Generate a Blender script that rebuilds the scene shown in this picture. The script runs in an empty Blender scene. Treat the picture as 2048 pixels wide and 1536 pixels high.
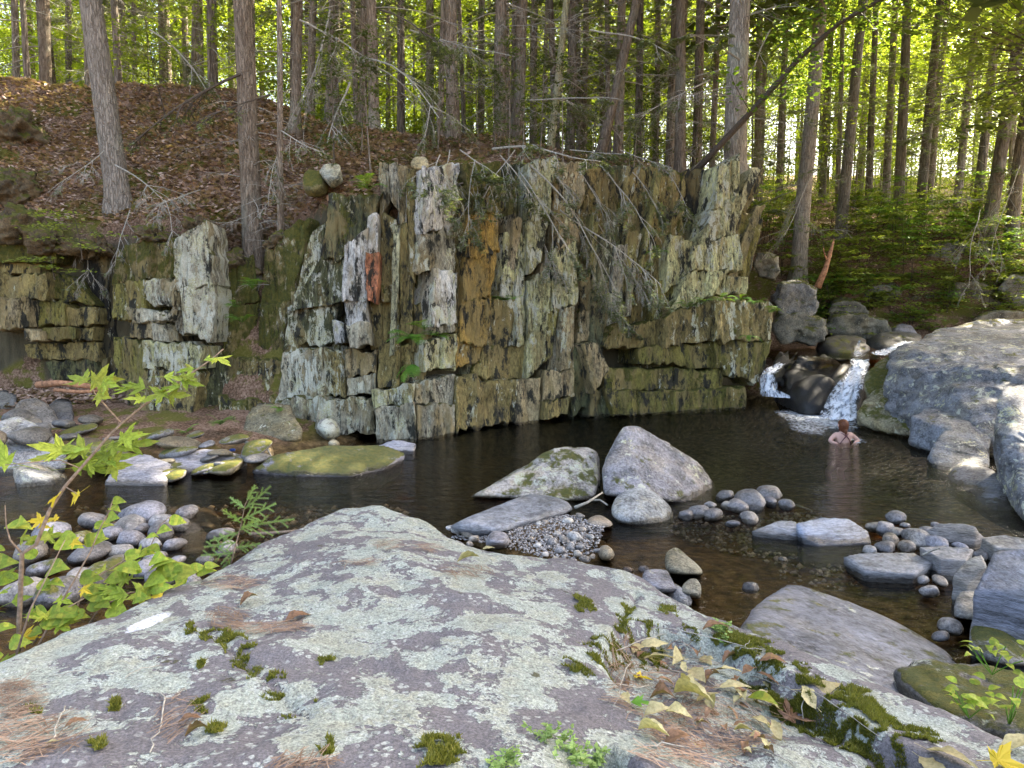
import bpy, bmesh, math, random
import numpy as np
from mathutils import Vector, Matrix, Euler

random.seed(7)
rng = np.random.default_rng(11)
R = math.radians
scene = bpy.context.scene

# ------------------------------------------------------------------ camera, sky, sun, exposure
CAMZ, PITCH, FPX = 2.5, R(6.7), 1420.0
cam_data = bpy.data.cameras.new('camera')
cam = bpy.data.objects.new('camera', cam_data)
scene.collection.objects.link(cam)
cam.location = (0, 0, CAMZ)
cam.rotation_euler = (R(90) - PITCH, 0, 0)
cam_data.sensor_width = 36.0
cam_data.lens = 36.0 * FPX / 2048.0
cam_data.clip_start = 0.05
cam_data.clip_end = 2000
scene.camera = cam

SUN_EL, SUN_AZ = R(44), R(58)          # azimuth measured from +Y towards +X: the sun stands behind the wood, to the right
world = bpy.data.worlds.new('World')
scene.world = world
world.use_nodes = True
wn = world.node_tree
wn.nodes.clear()
sky = wn.nodes.new('ShaderNodeTexSky')
sky.sky_type = 'NISHITA'
sky.sun_disc = False
sky.sun_elevation = SUN_EL
sky.sun_rotation = SUN_AZ
sky.air_density = 0.8
sky.dust_density = 5.0
sky.ozone_density = 0.2
bg = wn.nodes.new('ShaderNodeBackground')
bg.inputs['Strength'].default_value = 0.15
wo = wn.nodes.new('ShaderNodeOutputWorld')
wn.links.new(sky.outputs[0], bg.inputs[0])
wn.links.new(bg.outputs[0], wo.inputs[0])

sun_data = bpy.data.lights.new('sun', 'SUN')
sun_data.energy = 4.4
sun_data.angle = R(0.53)
sun_data.color = (1.0, 0.93, 0.80)
sun = bpy.data.objects.new('sun', sun_data)
scene.collection.objects.link(sun)
sd = Vector((math.sin(SUN_AZ) * math.cos(SUN_EL), math.cos(SUN_AZ) * math.cos(SUN_EL), math.sin(SUN_EL)))
sun.rotation_euler = sd.to_track_quat('Z', 'Y').to_euler()
sun.location = (20, 30, 60)

vs = scene.view_settings
vs.view_transform = 'Standard'
vs.look = 'None'
vs.gamma = 1.0
vs.use_curve_mapping = False
vs.exposure = 3.0
vs.use_white_balance = True            # the camera balances for open shade
vs.white_balance_temperature = 6900
vs.white_balance_tint = 10
scene.cycles.max_bounces = 7
scene.cycles.diffuse_bounces = 3
scene.cycles.glossy_bounces = 3
scene.cycles.transmission_bounces = 4
scene.cycles.transparent_max_bounces = 12
scene.cycles.caustics_reflective = False
scene.cycles.caustics_refractive = False
scene.cycles.sample_clamp_indirect = 4.0
scene.cycles.use_denoising = True

# ------------------------------------------------------------------ helpers
SP, CP = math.sin(PITCH), math.cos(PITCH)

def ray(x, y):
    cx, cy = (x - 1024.0) / FPX, (768.0 - y) / FPX
    return np.array((cx, CP + SP * cy, -SP + CP * cy))

def P(x, y, Y):
    """photo pixel -> point at the depth Y (metres in front of the camera)"""
    d = ray(x, y)
    t = Y / d[1]
    return np.array((d[0] * t, Y, CAMZ + d[2] * t))

def G(x, y, z):
    """photo pixel -> point at the height z"""
    d = ray(x, y)
    t = (z - CAMZ) / d[2]
    return np.array((d[0] * t, d[1] * t, z))

def _h(i, j, k, s):
    n = (i * 374761393 + j * 668265263 + k * 2147483647 + s * 1274126177) & 0xFFFFFFFF
    n = ((n ^ (n >> 13)) * 1103515245 + 12345) & 0xFFFFFFFF
    n = ((n ^ (n >> 15)) * 2654435761) & 0xFFFFFFFF
    n = n ^ (n >> 14)
    return (n & 0xFFFF) / 65535.0

def vnoise(p, seed=0):
    p = np.asarray(p, float)
    f = np.floor(p)
    i = f.astype(np.int64)
    t = p - f
    t = t * t * (3 - 2 * t)
    r = 0
    for a in (0, 1):
        wa = t[..., 0] if a else 1 - t[..., 0]
        for b in (0, 1):
            wb = t[..., 1] if b else 1 - t[..., 1]
            for c in (0, 1):
                wc = t[..., 2] if c else 1 - t[..., 2]
                r = r + wa * wb * wc * _h(i[..., 0] + a, i[..., 1] + b, i[..., 2] + c, seed)
    return r * 2 - 1

def fbm(p, octaves=4, seed=0, gain=0.5):
    p = np.asarray(p, float)
    r, a = 0, 1.0
    for o in range(octaves):
        r = r + a * vnoise(p * (2.0 ** o) + 17.3 * o, seed + o)
        a *= gain
    return r

def ridge(p, octaves=3, seed=0):
    p = np.asarray(p, float)
    r, a = 0, 1.0
    for o in range(octaves):
        r = r + a * (1 - 2 * np.abs(vnoise(p * (2.0 ** o) + 9.1 * o, seed + o)))
        a *= 0.5
    return r

def smooth(a, b, x):
    t = np.clip((np.asarray(x, float) - a) / (b - a), 0, 1)
    return t * t * (3 - 2 * t)

def mesh_np(name, verts, faces, mat=None, smooth_shade=True, tint=None):
    me = bpy.data.meshes.new(name)
    verts = np.asarray(verts, np.float32)
    if isinstance(faces, np.ndarray):
        k = faces.shape[1]
        me.vertices.add(len(verts))
        me.vertices.foreach_set('co', verts.ravel())
        me.loops.add(faces.size)
        me.loops.foreach_set('vertex_index', faces.astype(np.int32).ravel())
        me.polygons.add(len(faces))
        me.polygons.foreach_set('loop_start', np.arange(0, faces.size, k, dtype=np.int32))
        me.polygons.foreach_set('loop_total', np.full(len(faces), k, np.int32))
        me.update(calc_edges=True)
    else:
        me.from_pydata([tuple(v) for v in verts], [], faces)
        me.update()
    if smooth_shade:
        me.polygons.foreach_set('use_smooth', np.ones(len(me.polygons), bool))
    if tint is not None:
        at = me.attributes.new('tint', 'FLOAT', 'FACE')
        at.data.foreach_set('value', np.asarray(tint, np.float32))
    if mat:
        me.materials.append(mat)
    return me

COL = scene.collection
def link(name, data, parent=None, loc=None, rot=None, scale=None):
    o = bpy.data.objects.new(name, data)
    COL.objects.link(o)
    if loc is not None: o.location = loc
    if rot is not None: o.rotation_euler = rot
    if scale is not None: o.scale = (scale,) * 3 if np.isscalar(scale) else scale
    if parent is not None: o.parent = parent
    return o

def tag(o, label, cat, group=None):
    o['label'] = label
    o['category'] = cat
    if group: o['group'] = group
    return o

def kind(o, k, label=None):
    o['kind'] = k
    if label: o['label'] = label
    return o

class Acc:
    """collects geometry of one part"""
    def __init__(s): s.v, s.f, s.t, s.n = [], [], [], 0
    def add(s, verts, faces, tint=0.5):
        verts = np.asarray(verts, float)
        s.v.append(verts)
        s.f.extend([tuple(int(i) + s.n for i in f) for f in faces])
        s.t.extend([tint] * len(faces))
        s.n += len(verts)
    def tube(s, pts, rad, sides=6, tint=0.5, cap=True):
        pts = np.asarray(pts, float)
        n = len(pts)
        rad = np.full(n, rad) if np.isscalar(rad) else np.asarray(rad, float)
        T = np.gradient(pts, axis=0)
        T /= np.linalg.norm(T, axis=1)[:, None] + 1e-9
        ref = np.array((0.31, 0.17, 0.93)) if abs(T[0][2]) < 0.8 else np.array((0.93, 0.31, 0.1))
        U = np.cross(T, ref); U /= np.linalg.norm(U, axis=1)[:, None] + 1e-9
        W = np.cross(T, U)
        a = np.arange(sides) * 2 * math.pi / sides
        V = pts[:, None, :] + rad[:, None, None] * (np.cos(a)[None, :, None] * U[:, None, :] + np.sin(a)[None, :, None] * W[:, None, :])
        F = []
        for i in range(n - 1):
            for j in range(sides):
                k = (j + 1) % sides
                F.append((i * sides + j, i * sides + k, (i + 1) * sides + k, (i + 1) * sides + j))
        if cap:
            F.append(tuple(range(sides))[::-1])
            F.append(tuple((n - 1) * sides + j for j in range(sides)))
        s.add(V.reshape(-1, 3), F, tint)
    def mesh(s, name, mat, smooth_shade=True):
        return mesh_np(name, np.concatenate(s.v) if s.v else np.zeros((0, 3)), s.f, mat, smooth_shade, s.t)

# ------------------------------------------------------------------ node materials
class NB:
    def __init__(s, name):
        s.m = bpy.data.materials.new(name)
        s.m.use_nodes = True
        s.t = s.m.node_tree
        s.t.nodes.clear()
        s.out = s.t.nodes.new('ShaderNodeOutputMaterial')
    def _in(s, node, key, val):
        sock = node.inputs[key]
        if isinstance(val, bpy.types.NodeSocket): s.t.links.new(val, sock)
        elif isinstance(val, (tuple, list)) and sock.type == 'RGBA' and len(val) == 3: sock.default_value = (*val, 1)
        else: sock.default_value = val
    def n(s, typ, ins=None, **attrs):
        nd = s.t.nodes.new(typ)
        for k, v in attrs.items(): setattr(nd, k, v)
        for k, v in (ins or {}).items(): s._in(nd, k, v)
        return nd
    def pos(s): return s.n('ShaderNodeNewGeometry').outputs['Position']
    def scaled(s, v, sc, off=(0, 0, 0)):
        return s.n('ShaderNodeMapping', {'Vector': v, 'Scale': sc, 'Location': off}).outputs[0]
    def noise(s, v, scale, detail=4, rough=0.55, dist=0.0):
        return s.n('ShaderNodeTexNoise', {'Vector': v, 'Scale': scale, 'Detail': detail, 'Roughness': rough, 'Distortion': dist}).outputs['Fac']
    def vor(s, v, scale, feature='F1', out='Distance'):
        return s.n('ShaderNodeTexVoronoi', {'Vector': v, 'Scale': scale}, feature=feature).outputs[out]
    def math(s, op, a, b=0.0, clamp=False):
        return s.n('ShaderNodeMath', {0: a, 1: b}, operation=op, use_clamp=clamp).outputs[0]
    def rng(s, v, a, b, c=0.0, d=1.0, sm=True):
        return s.n('ShaderNodeMapRange', {'Value': v, 'From Min': a, 'From Max': b, 'To Min': c, 'To Max': d}, interpolation_type='SMOOTHSTEP' if sm else 'LINEAR').outputs[0]
    def mix(s, f, a, b, mode='MIX'):
        nd = s.n('ShaderNodeMix', data_type='RGBA', blend_type=mode)
        for k, v in ((0, f), (6, a), (7, b)):
            s._in(nd, k, v)
        return nd.outputs[2]
    def ramp(s, f, stops):
        nd = s.n('ShaderNodeValToRGB', {0: f})
        e = nd.color_ramp.elements
        while len(e) < len(stops): e.new(0.5)
        for el, (p, c) in zip(e, stops):
            el.position = p
            el.color = (*c, 1)
        return nd.outputs[0]
    def attr(s, name, typ='OBJECT'):
        return s.n('ShaderNodeAttribute', attribute_name=name, attribute_type=typ).outputs['Fac']
    def objcol(s): return s.n('ShaderNodeObjectInfo').outputs['Color']
    def objrand(s): return s.n('ShaderNodeObjectInfo').outputs['Random']
    def bump(s, h, strength=0.5, dist=0.02, normal=None):
        ins = {'Height': h, 'Strength': strength, 'Distance': dist}
        if normal is not None: ins['Normal'] = normal
        return s.n('ShaderNodeBump', ins).outputs[0]
    def upness(s):
        nd = s.n('ShaderNodeSeparateXYZ', {0: s.n('ShaderNodeNewGeometry').outputs['Normal']})
        return nd.outputs['Z']
    def principled(s, color, rough=0.8, normal=None, spec=0.3, **kw):
        ins = {'Base Color': color, 'Roughness': rough, 'Specular IOR Level': spec}
        if normal is not None: ins['Normal'] = normal
        ins.update(kw)
        return s.n('ShaderNodeBsdfPrincipled', ins).outputs[0]
    def done(s, surf=None, vol=None):
        if surf is not None: s.t.links.new(surf, s.out.inputs['Surface'])
        if vol is not None: s.t.links.new(vol, s.out.inputs['Volume'])
        return s.m

LICHEN = (0.46, 0.465, 0.35)
LICHEN_Y = (0.43, 0.41, 0.19)
MOSS = (0.075, 0.088, 0.014)
MOSS_B = (0.145, 0.13, 0.02)

def make_rock(name, stretch=(1, 1, 1), fine=30.0, bumpd=0.03, lam=None, rough=0.72, lich_scale=7.0, spec=0.35, crack=None, stain=0.5, earthy=False):
    """stone whose tone is the object's own colour; obj['moss'] and obj['lichen'] say how overgrown that stone is"""
    b = NB(name)
    p = b.pos()
    ps = b.scaled(p, stretch)
    base = b.objcol()
    n1 = b.noise(ps, 2.6, 6, 0.65)
    n2 = b.noise(ps, fine, 5, 0.7)
    n3 = b.noise(ps, fine * 3.2, 3, 0.6)
    v = b.math('ADD', b.rng(n1, 0.3, 0.7, 0.55, 1.35), b.math('ADD', b.rng(n2, 0.3, 0.7, -0.42, 0.42), b.rng(n3, 0.3, 0.7, -0.2, 0.2)))
    v = b.math('MAXIMUM', v, 0.12)
    col = b.mix(1.0, base, b.n('ShaderNodeCombineColor', {0: v, 1: v, 2: v}).outputs[0], 'MULTIPLY')
    tone = b.noise(b.scaled(p, stretch, (5, 9, 2)), 1.9, 5, 0.65)
    col = b.mix(b.rng(tone, 0.47, 0.60, 0, 0.8 * stain), col, (0.25, 0.19, 0.075) if earthy else b.mix(1.0, col, (1.35, 1.05, 0.5), 'MULTIPLY'))
    dk = b.noise(b.scaled(p, stretch, (15, 3, 2)), 4.2, 6, 0.7)
    col = b.mix(b.rng(dk, 0.53, 0.60, 0, 1.15 * stain), col, (0.022, 0.022, 0.014))
    # lichen crusts
    l1 = b.noise(b.scaled(p, stretch, (3, 1, 7)), lich_scale, 8, 0.74, 0.5)
    l2 = b.noise(b.scaled(p, stretch, (8, 2, 1)), lich_scale * 0.3, 3, 0.5)
    lm = b.math('ADD', b.math('MULTIPLY', l1, 0.68), b.math('MULTIPLY', l2, 0.32))
    amt = b.attr('lichen')
    thr = b.rng(amt, 0, 1, 0.66, 0.40, sm=False)
    lmask = b.math('MULTIPLY', b.math('SUBTRACT', lm, thr), 45.0, clamp=True)
    lmask = b.math('MULTIPLY', lmask, b.rng(amt, 0.0, 0.06, 0, 1))
    lc = b.mix(b.rng(b.noise(p, 3.1, 3), 0.42, 0.58), LICHEN, LICHEN_Y)
    lc = b.mix(b.rng(b.noise(p, 60, 3), 0.35, 0.65, 0, 0.8), lc, (0.63, 0.63, 0.53))
    col = b.mix(b.math('MULTIPLY', lmask, 0.94), col, lc)
    # moss: thickest where dirt can lie
    m1 = b.noise(b.scaled(p, (1, 1, 0.7), (1, 4, 3)), 3.2, 7, 0.7)
    mm = b.math('ADD', m1, b.rng(b.upness(), -0.3, 0.9, -0.14, 0.16))
    mthr = b.rng(b.attr('moss'), 0, 1, 0.82, 0.30, sm=False)
    mmask = b.math('MULTIPLY', b.math('SUBTRACT', mm, mthr), 14.0, clamp=True)
    mc = b.mix(b.rng(b.noise(p, 14, 4, .7), .35, .65), MOSS, MOSS_B)
    mc = b.mix(b.rng(b.noise(p, 80, 3, .7), .5, .7, 0, .6), mc, (0.02, 0.025, 0.006))
    col = b.mix(b.math('MULTIPLY', mmask, 0.95), col, mc)
    h = b.math('ADD', b.math('MULTIPLY', n2, 0.9), b.math('MULTIPLY', n1, 0.8))
    h = b.math('ADD', h, b.math('MULTIPLY', n3, 0.35))
    h = b.math('ADD', h, b.math('MULTIPLY', lmask, 0.12))
    h = b.math('ADD', h, b.math('MULTIPLY', mmask, b.math('MULTIPLY', b.noise(p, 90, 3, 0.7), 0.9)))
    if lam:
        lh = b.noise(b.scaled(p, lam), 1.0, 4, 0.75)
        h = b.math('ADD', h, b.math('MULTIPLY', lh, 0.8))
    if crack:
        cr = b.noise(b.scaled(p, crack), 1.0, 4, 0.6, 0.4)
        cm = b.rng(b.math('ABSOLUTE', b.math('SUBTRACT', cr, 0.5)), 0.0, 0.018, 1, 0)
        cm = b.math('MULTIPLY', cm, b.rng(b.noise(p, 2.2, 3), .42, .56))
        col = b.mix(b.math('MULTIPLY', cm, .85), col, (0.012, 0.011, 0.008))
        h = b.math('SUBTRACT', h, b.math('MULTIPLY', cm, 1.2))
    nrm = b.bump(h, 1.0, bumpd)
    r = b.mix(b.math('MAXIMUM', lmask, mmask), (rough,) * 3, (0.95,) * 3)
    # wet band just above the water, ragged where it has splashed
    zz = b.math('ADD', b.n('ShaderNodeSeparateXYZ', {0: p}).outputs['Z'], b.math('MULTIPLY', b.math('SUBTRACT', b.noise(p, 6, 3), .5), -.12))
    wet = b.rng(zz, .075, .035)
    col = b.mix(wet, col, b.mix(1.0, col, (.34, .31, .26), 'MULTIPLY'))
    r = b.mix(wet, r, (.22,) * 3)
    return b.done(b.principled(col, r, nrm, spec))

M = {}
M['cliff'] = make_rock('cliff_rock', stretch=(1, 1, 0.42), fine=24, bumpd=0.045, lam=(44, 44, 4.5), lich_scale=7.5, crack=(8, 8, .8), stain=.85, earthy=True)
M['rock'] = make_rock('boulder_rock', fine=30, bumpd=0.03, lich_scale=9, stain=.35)
M['cobble'] = make_rock('cobble_rock', fine=36, bumpd=0.010, rough=0.5, lich_scale=12, stain=.3)
M['slate'] = make_rock('slate_rock', stretch=(0.5, 0.5, 3), fine=26, bumpd=0.016, rough=0.45, lich_scale=7, spec=0.5, stain=.25)

def make_ground():
    b = NB('forest_ground')
    p = b.pos()
    z = b.n('ShaderNodeSeparateXYZ', {0: p}).outputs['Z']
    up = b.upness()
    n = b.noise(p, 1.7, 6, 0.65)
    f = b.noise(p, 24, 4, 0.7)
    litter = b.ramp(b.math('ADD', b.math('MULTIPLY', f, 0.7), b.math('MULTIPLY', n, 0.3)),
                    [(0.34, (0.035, 0.022, 0.013)), (0.48, (0.15, 0.09, 0.055)), (0.62, (0.36, 0.24, 0.17))])
    moss = b.mix(f, MOSS, MOSS_B)
    mm = b.rng(b.noise(b.scaled(p, (1, 1, 1), (4, 2, 9)), 0.9, 6, 0.68), 0.51, 0.57)
    soilc = b.mix(b.math('MULTIPLY', mm, 0.85), litter, moss)
    rockc = b.mix(b.noise(b.scaled(p, (1, 1, 0.2)), 7, 5, 0.6), (0.018, 0.016, 0.011), (0.16, 0.14, 0.085))
    steep = b.rng(up, 0.36, 0.2)
    col = b.mix(steep, soilc, rockc)
    bed = b.ramp(b.noise(p, 9, 4, 0.6), [(0.3, (0.03, 0.02, 0.009)), (0.5, (0.11, 0.072, 0.03)), (0.7, (0.22, 0.15, 0.07))])
    col = b.mix(b.rng(z, 0.30, 0.05), col, bed)
    nrm = b.bump(b.math('ADD', f, b.math('MULTIPLY', b.noise(p, 70, 3), 0.5)), 0.9, 0.04)
    return b.done(b.principled(col, 0.95, nrm, 0.1))
M['ground'] = make_ground()

def make_water():
    b = NB('stream_water')
    p = b.pos()
    sx = b.n('ShaderNodeSeparateXYZ', {0: p})
    # ripples die away with distance from the fall at (6.6, 14.6)
    d = b.n('ShaderNodeVectorMath', {0: p, 1: (6.4, 14.4, 0)}, operation='DISTANCE').outputs['Value']
    amp = b.rng(d, 0.3, 9.0, 1.0, 0.30)
    w1 = b.noise(b.scaled(p, (1.0, 2.2, 1)), 3.2, 3, 0.55, 0.3)
    w2 = b.noise(b.scaled(p, (1.0, 2.5, 1)), 13, 3, 0.6)
    h = b.math('MULTIPLY', b.math('ADD', w1, b.math('MULTIPLY', w2, 0.35)), amp)
    nrm = b.bump(h, 1.0, 0.085)
    fr = b.n('ShaderNodeFresnel', {'IOR': 1.33, 'Normal': nrm}).outputs[0]
    gl = b.n('ShaderNodeBsdfGlossy', {'Color': (1, 1, 1, 1), 'Roughness': 0.03, 'Normal': nrm}).outputs[0]
    tr = b.n('ShaderNodeBsdfTransparent', {'Color': (0.93, 0.90, 0.80, 1)}).outputs[0]
    mx = b.n('ShaderNodeMixShader', {0: fr, 1: tr, 2: gl}).outputs[0]
    vol = b.n('ShaderNodeVolumeAbsorption', {'Color': (0.55, 0.36, 0.10, 1), 'Density': 2.0}).outputs[0]
    return b.done(mx, vol)
M['water'] = make_water()

def make_foam():
    b = NB('white_water')
    p = b.pos()
    n = b.noise(b.scaled(p, (1, 1, 0.10)), 12, 4, 0.55, .2)
    f = b.noise(b.scaled(p, (1, 1, 0.08)), 45, 3, 0.5)
    m = b.math('ADD', b.math('MULTIPLY', n, 0.7), b.math('MULTIPLY', f, 0.3))
    a = b.math('ADD', b.rng(m, 0.30, 0.60), b.math('SUBTRACT', b.attr('cover', 'GEOMETRY'), 1.0), clamp=True)
    nrm = b.bump(m, 1.0, 0.05)
    white = b.principled(b.mix(b.rng(m, .35, .6), (0.50, 0.57, 0.66), (0.84, 0.87, 0.91)), 0.35, nrm, 0.5)
    tr = b.n('ShaderNodeBsdfTransparent').outputs[0]
    return b.done(b.n('ShaderNodeMixShader', {0: a, 1: tr, 2: white}).outputs[0])
M['foam'] = make_foam()

def make_leaf(name, c1, c2, trans=0.45, rough=0.55, gloss=0.25, rand=0.25, spots=0.0):
    b = NB(name)
    t = b.attr('tint', 'GEOMETRY')
    col = b.mix(t, c1, c2)
    r = b.rng(b.objrand(), 0, 1, 1 - rand, 1 + rand, sm=False)
    col = b.mix(1.0, col, b.n('ShaderNodeCombineColor', {0: r, 1: r, 2: r}).outputs[0], 'MULTIPLY')
    if spots:
        sp = b.rng(b.noise(b.pos(), 55, 4, .7), .35, .7, 1.15, 1 - spots)
        col = b.mix(1.0, col, b.n('ShaderNodeCombineColor', {0: sp, 1: sp, 2: sp}).outputs[0], 'MULTIPLY')
        col = b.mix(b.rng(b.noise(b.pos(), 22, 3), .6, .7, 0, spots), col, (.30, .17, .04))
    d = b.principled(col, rough, None, gloss)
    tc = b.mix(1.0, col, (1.0, 0.95, 0.45), 'MULTIPLY')
    tr = b.n('ShaderNodeBsdfTranslucent', {'Color': b.mix(0.35, tc, (0.46, 0.6, 0.06))}).outputs[0]
    return b.done(b.n('ShaderNodeMixShader', {0: trans, 1: d, 2: tr}).outputs[0])
M['leaf_far'] = make_leaf('broadleaf_far', (0.14, 0.22, 0.02), (0.33, 0.38, 0.045), 0.6)
M['leaf_under'] = make_leaf('beech_leaf', (0.14, 0.20, 0.035), (0.30, 0.34, 0.08), 0.5)
M['needle'] = make_leaf('hemlock_needles', (0.035, 0.055, 0.02), (0.09, 0.11, 0.045), 0.3)
M['needle_grey'] = make_leaf('sparse_needles', (0.09, 0.12, 0.07), (0.20, 0.23, 0.14), 0.3)
M['maple'] = make_leaf('maple_leaf', (0.20, 0.31, 0.035), (0.42, 0.43, 0.055), 0.4, rand=0.3, spots=.4)
M['maple_yellow'] = make_leaf('yellow_leaf', (0.62, 0.42, 0.03), (0.70, 0.55, 0.06), 0.4, rand=0.1)
M['fern'] = make_leaf('fern_frond', (0.06, 0.17, 0.02), (0.13, 0.27, 0.035), 0.4)
M['seedling'] = make_leaf('seedling_needles', (0.18, 0.30, 0.08), (0.34, 0.46, 0.16), 0.35)
M['litter'] = make_leaf('dry_litter', (0.20, 0.115, 0.075), (0.60, 0.43, 0.33), 0.15)
M['drypale'] = make_leaf('dry_pale_leaf', (0.36, 0.28, 0.13), (0.52, 0.46, 0.24), 0.2, rand=0.3, spots=.35)
M['drybrown'] = make_leaf('dry_brown_leaf', (0.15, 0.075, 0.04), (0.29, 0.17, 0.10), 0.15, rand=0.3, spots=.5)
M['pineneedle'] = make_leaf('fallen_pine_needle', (0.15, 0.09, 0.058), (0.32, 0.225, 0.155), 0.05)
M['moss'] = make_leaf('moss_shoots', (0.05, 0.065, 0.012), (0.20, 0.18, 0.03), 0.3)
M['mossgreen'] = make_leaf('green_moss_shoots', (0.06, 0.11, 0.015), (0.19, 0.24, 0.03), 0.3)

def make_bark(name, c1, c2, c3, sc=1.0):
    b = NB(name)
    p = b.pos()
    ps = b.scaled(p, (1, 1, 0.16))
    n = b.noise(ps, 26 * sc, 5, 0.65)
    pl = b.vor(b.n('ShaderNodeVectorMath', {0: b.scaled(p, (1, 1, 0.13)), 1: b.n('ShaderNodeVectorMath', {0: b.n('ShaderNodeTexNoise', {'Vector': p, 'Scale': 14.0}).outputs['Color'], 1: (.05, .05, .05)}, operation='MULTIPLY').outputs[0]}, operation='ADD').outputs[0], 24 * sc, 'DISTANCE_TO_EDGE')
    col = b.mix(b.rng(n, 0.3, 0.7), c1, c2)
    col = b.mix(b.rng(b.noise(p, 1.1, 3), 0.52, 0.68, 0, 0.7), col, c3)
    col = b.mix(b.rng(pl, 0.0, 0.12, 0.42, 0.0), col, (0.05, 0.037, 0.027))
    r = b.rng(b.objrand(), 0, 1, 0.75, 1.2, sm=False)
    col = b.mix(1.0, col, b.n('ShaderNodeCombineColor', {0: r, 1: r, 2: r}).outputs[0], 'MULTIPLY')
    h = b.math('ADD', n, b.rng(pl, 0.0, 0.15, 0, 0.8))
    return b.done(b.principled(col, 0.92, b.bump(h, 0.9, 0.03), 0.12))
M['bark'] = make_bark('hemlock_bark', (0.15, 0.115, 0.082), (0.33, 0.27, 0.20), (0.27, 0.26, 0.20))
M['bark_far'] = make_bark('far_bark', (0.14, 0.113, 0.085), (0.29, 0.245, 0.19), (0.26, 0.245, 0.19), 0.6)
M['bark_grey'] = make_bark('grey_bark', (0.22, 0.19, 0.15), (0.40, 0.36, 0.30), (0.33, 0.33, 0.26))
M['bark_pale'] = make_bark('pale_bark', (0.33, 0.31, 0.17), (0.47, 0.44, 0.28), (0.3, 0.3, 0.16))

def plain(name, c, rough=0.8, var=0.3, scale=40, spec=0.25):
    b = NB(name)
    p = b.pos()
    v = b.rng(b.noise(p, scale, 3), 0.3, 0.7, 1 - var, 1 + var)
    col = b.mix(1.0, c, b.n('ShaderNodeCombineColor', {0: v, 1: v, 2: v}).outputs[0], 'MULTIPLY')
    return b.done(b.principled(col, rough, b.bump(b.noise(p, scale * 2, 2), 0.3, 0.003), spec))
M['twig'] = plain('grey_twig', (0.30, 0.28, 0.23))
M['twig_dark'] = plain('dark_twig', (0.07, 0.055, 0.04))
M['twig_brown'] = plain('brown_twig', (0.26, 0.18, 0.12))
M['skin'] = plain('skin', (0.62, 0.38, 0.30), 0.5, 0.08, 9)
M['hair'] = plain('auburn_hair', (0.13, 0.045, 0.02), 0.5, 0.35, 60)
M['suit'] = plain('swimsuit', (0.10, 0.03, 0.045), 0.6, 0.15, 50)
M['deadwood'] = plain('dead_wood', (0.34, 0.17, 0.09), 0.85, 0.4, 14)
M['plastic_blue'] = plain('blue_plastic', (0.04, 0.12, 0.55), 0.35, 0.05, 10, 0.5)
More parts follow.
